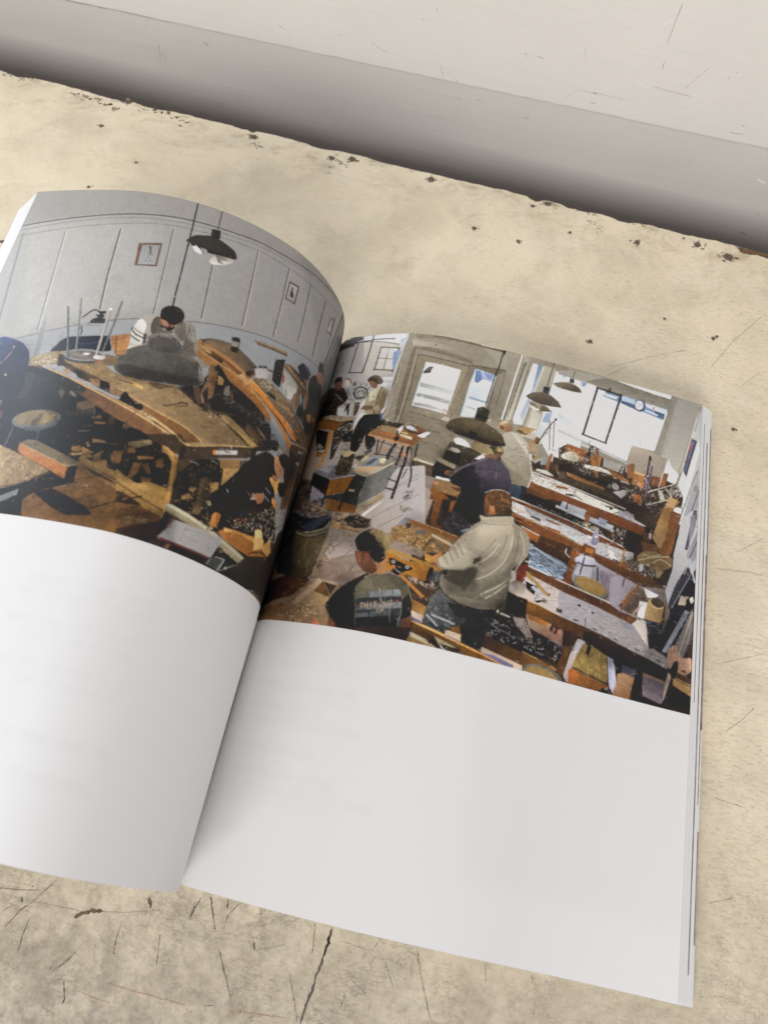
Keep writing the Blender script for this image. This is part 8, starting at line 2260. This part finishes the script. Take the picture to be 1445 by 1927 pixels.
for k, (o, P) in enumerate(leaf_stack('R', 9, R_OUT, R_DROP, M_leaf, 3)):
    for (kk, a, b, wd) in BL:
        if kk == k and b > a:
            link('print_edge', bleed_strip(P, 'R', a, b, 0, wd), M_bleed2 if kk in (7,) else M_bleed, o)
L_OUT = (.013, .0143); L_DROP = (.012, .0128)
for k, (o, P) in enumerate(leaf_stack('L', 12, L_OUT, L_DROP, M_leaf, 8)): pass
# solid blocks of pages below the fanned leaves, down to the cover on the table
def block(side, out, drop, name, foot):
    sg = 1 if side == 'R' else -1
    S = np.linspace(0, 1, 60) * PW; V = np.linspace(0, 1, 27)
    P = page_grid(side, S, V, -.0006)
    w_ = np.clip((S / PW - .35) / .65, 0, 1)[None, :] ** 1.5
    d0 = drop[0] + (drop[1] - drop[0]) * V[:, None]; o_ = out[0] + (out[1] - out[0]) * V[:, None]
    P[..., 0] += sg * o_ * w_; P[..., 2] -= (.0002 + d0) * (.15 + .85 * w_)
    P[..., 2] = np.maximum(P[..., 2], .0009)
    P[:, :, 1] = P[:, :, 1] * .999 + .00015
    # side and bottom
    xe = P[:, -1:, :].copy(); rows = [P]
    for u in (.25, .5, .75, 1.0):
        q = xe.copy(); q[..., 0] = xe[..., 0] - sg * foot * u; q[..., 2] = xe[..., 2] * (1 - u) + .0006 * u; rows.append(q)
    q = P[:, :1, :].copy(); q[..., 2] = .0006; rows.append(q)
    G = np.concatenate(rows, 1)
    me = grid_mesh(name, G, False)
    bm = bmesh.new(); bm.from_mesh(me); bm.verts.ensure_lookup_table()
    nv, ns = G.shape[:2]
    try:
        bm.faces.new([bm.verts[i] for i in range(ns)][::-1]); bm.faces.new([bm.verts[(nv - 1) * ns + i] for i in range(ns)])
    except ValueError: pass
    bmesh.ops.recalc_face_normals(bm, faces=bm.faces)
    bm.to_mesh(me); bm.free()
    return link(name, me, M_edge, book)
block('R', R_OUT, R_DROP, 'page_block', .004)
block('L', L_OUT, L_DROP, 'page_block', .006)
# card cover lying on the table under the whole book
nx = 40; V = []; F = []
x0, x1 = -.150, .187
for (zz) in (.0005, .0001):
    for y in (.0006, PH - .0006):
        for i in range(nx + 1): V.append((x0 + (x1 - x0) * i / nx, y, zz))
m = nx + 1
for i in range(nx):
    F += [(i, i + 1, m + i + 1, m + i), (2 * m + i, 3 * m + i, 3 * m + i + 1, 2 * m + i + 1), (i, 2 * m + i, 2 * m + i + 1, i + 1), (m + i, m + i + 1, 3 * m + i + 1, 3 * m + i)]
F += [(0, m, 3 * m, 2 * m), (nx, 2 * m + nx, 3 * m + nx, m + nx)]
mesh('cover', V, F, M_cover, book)
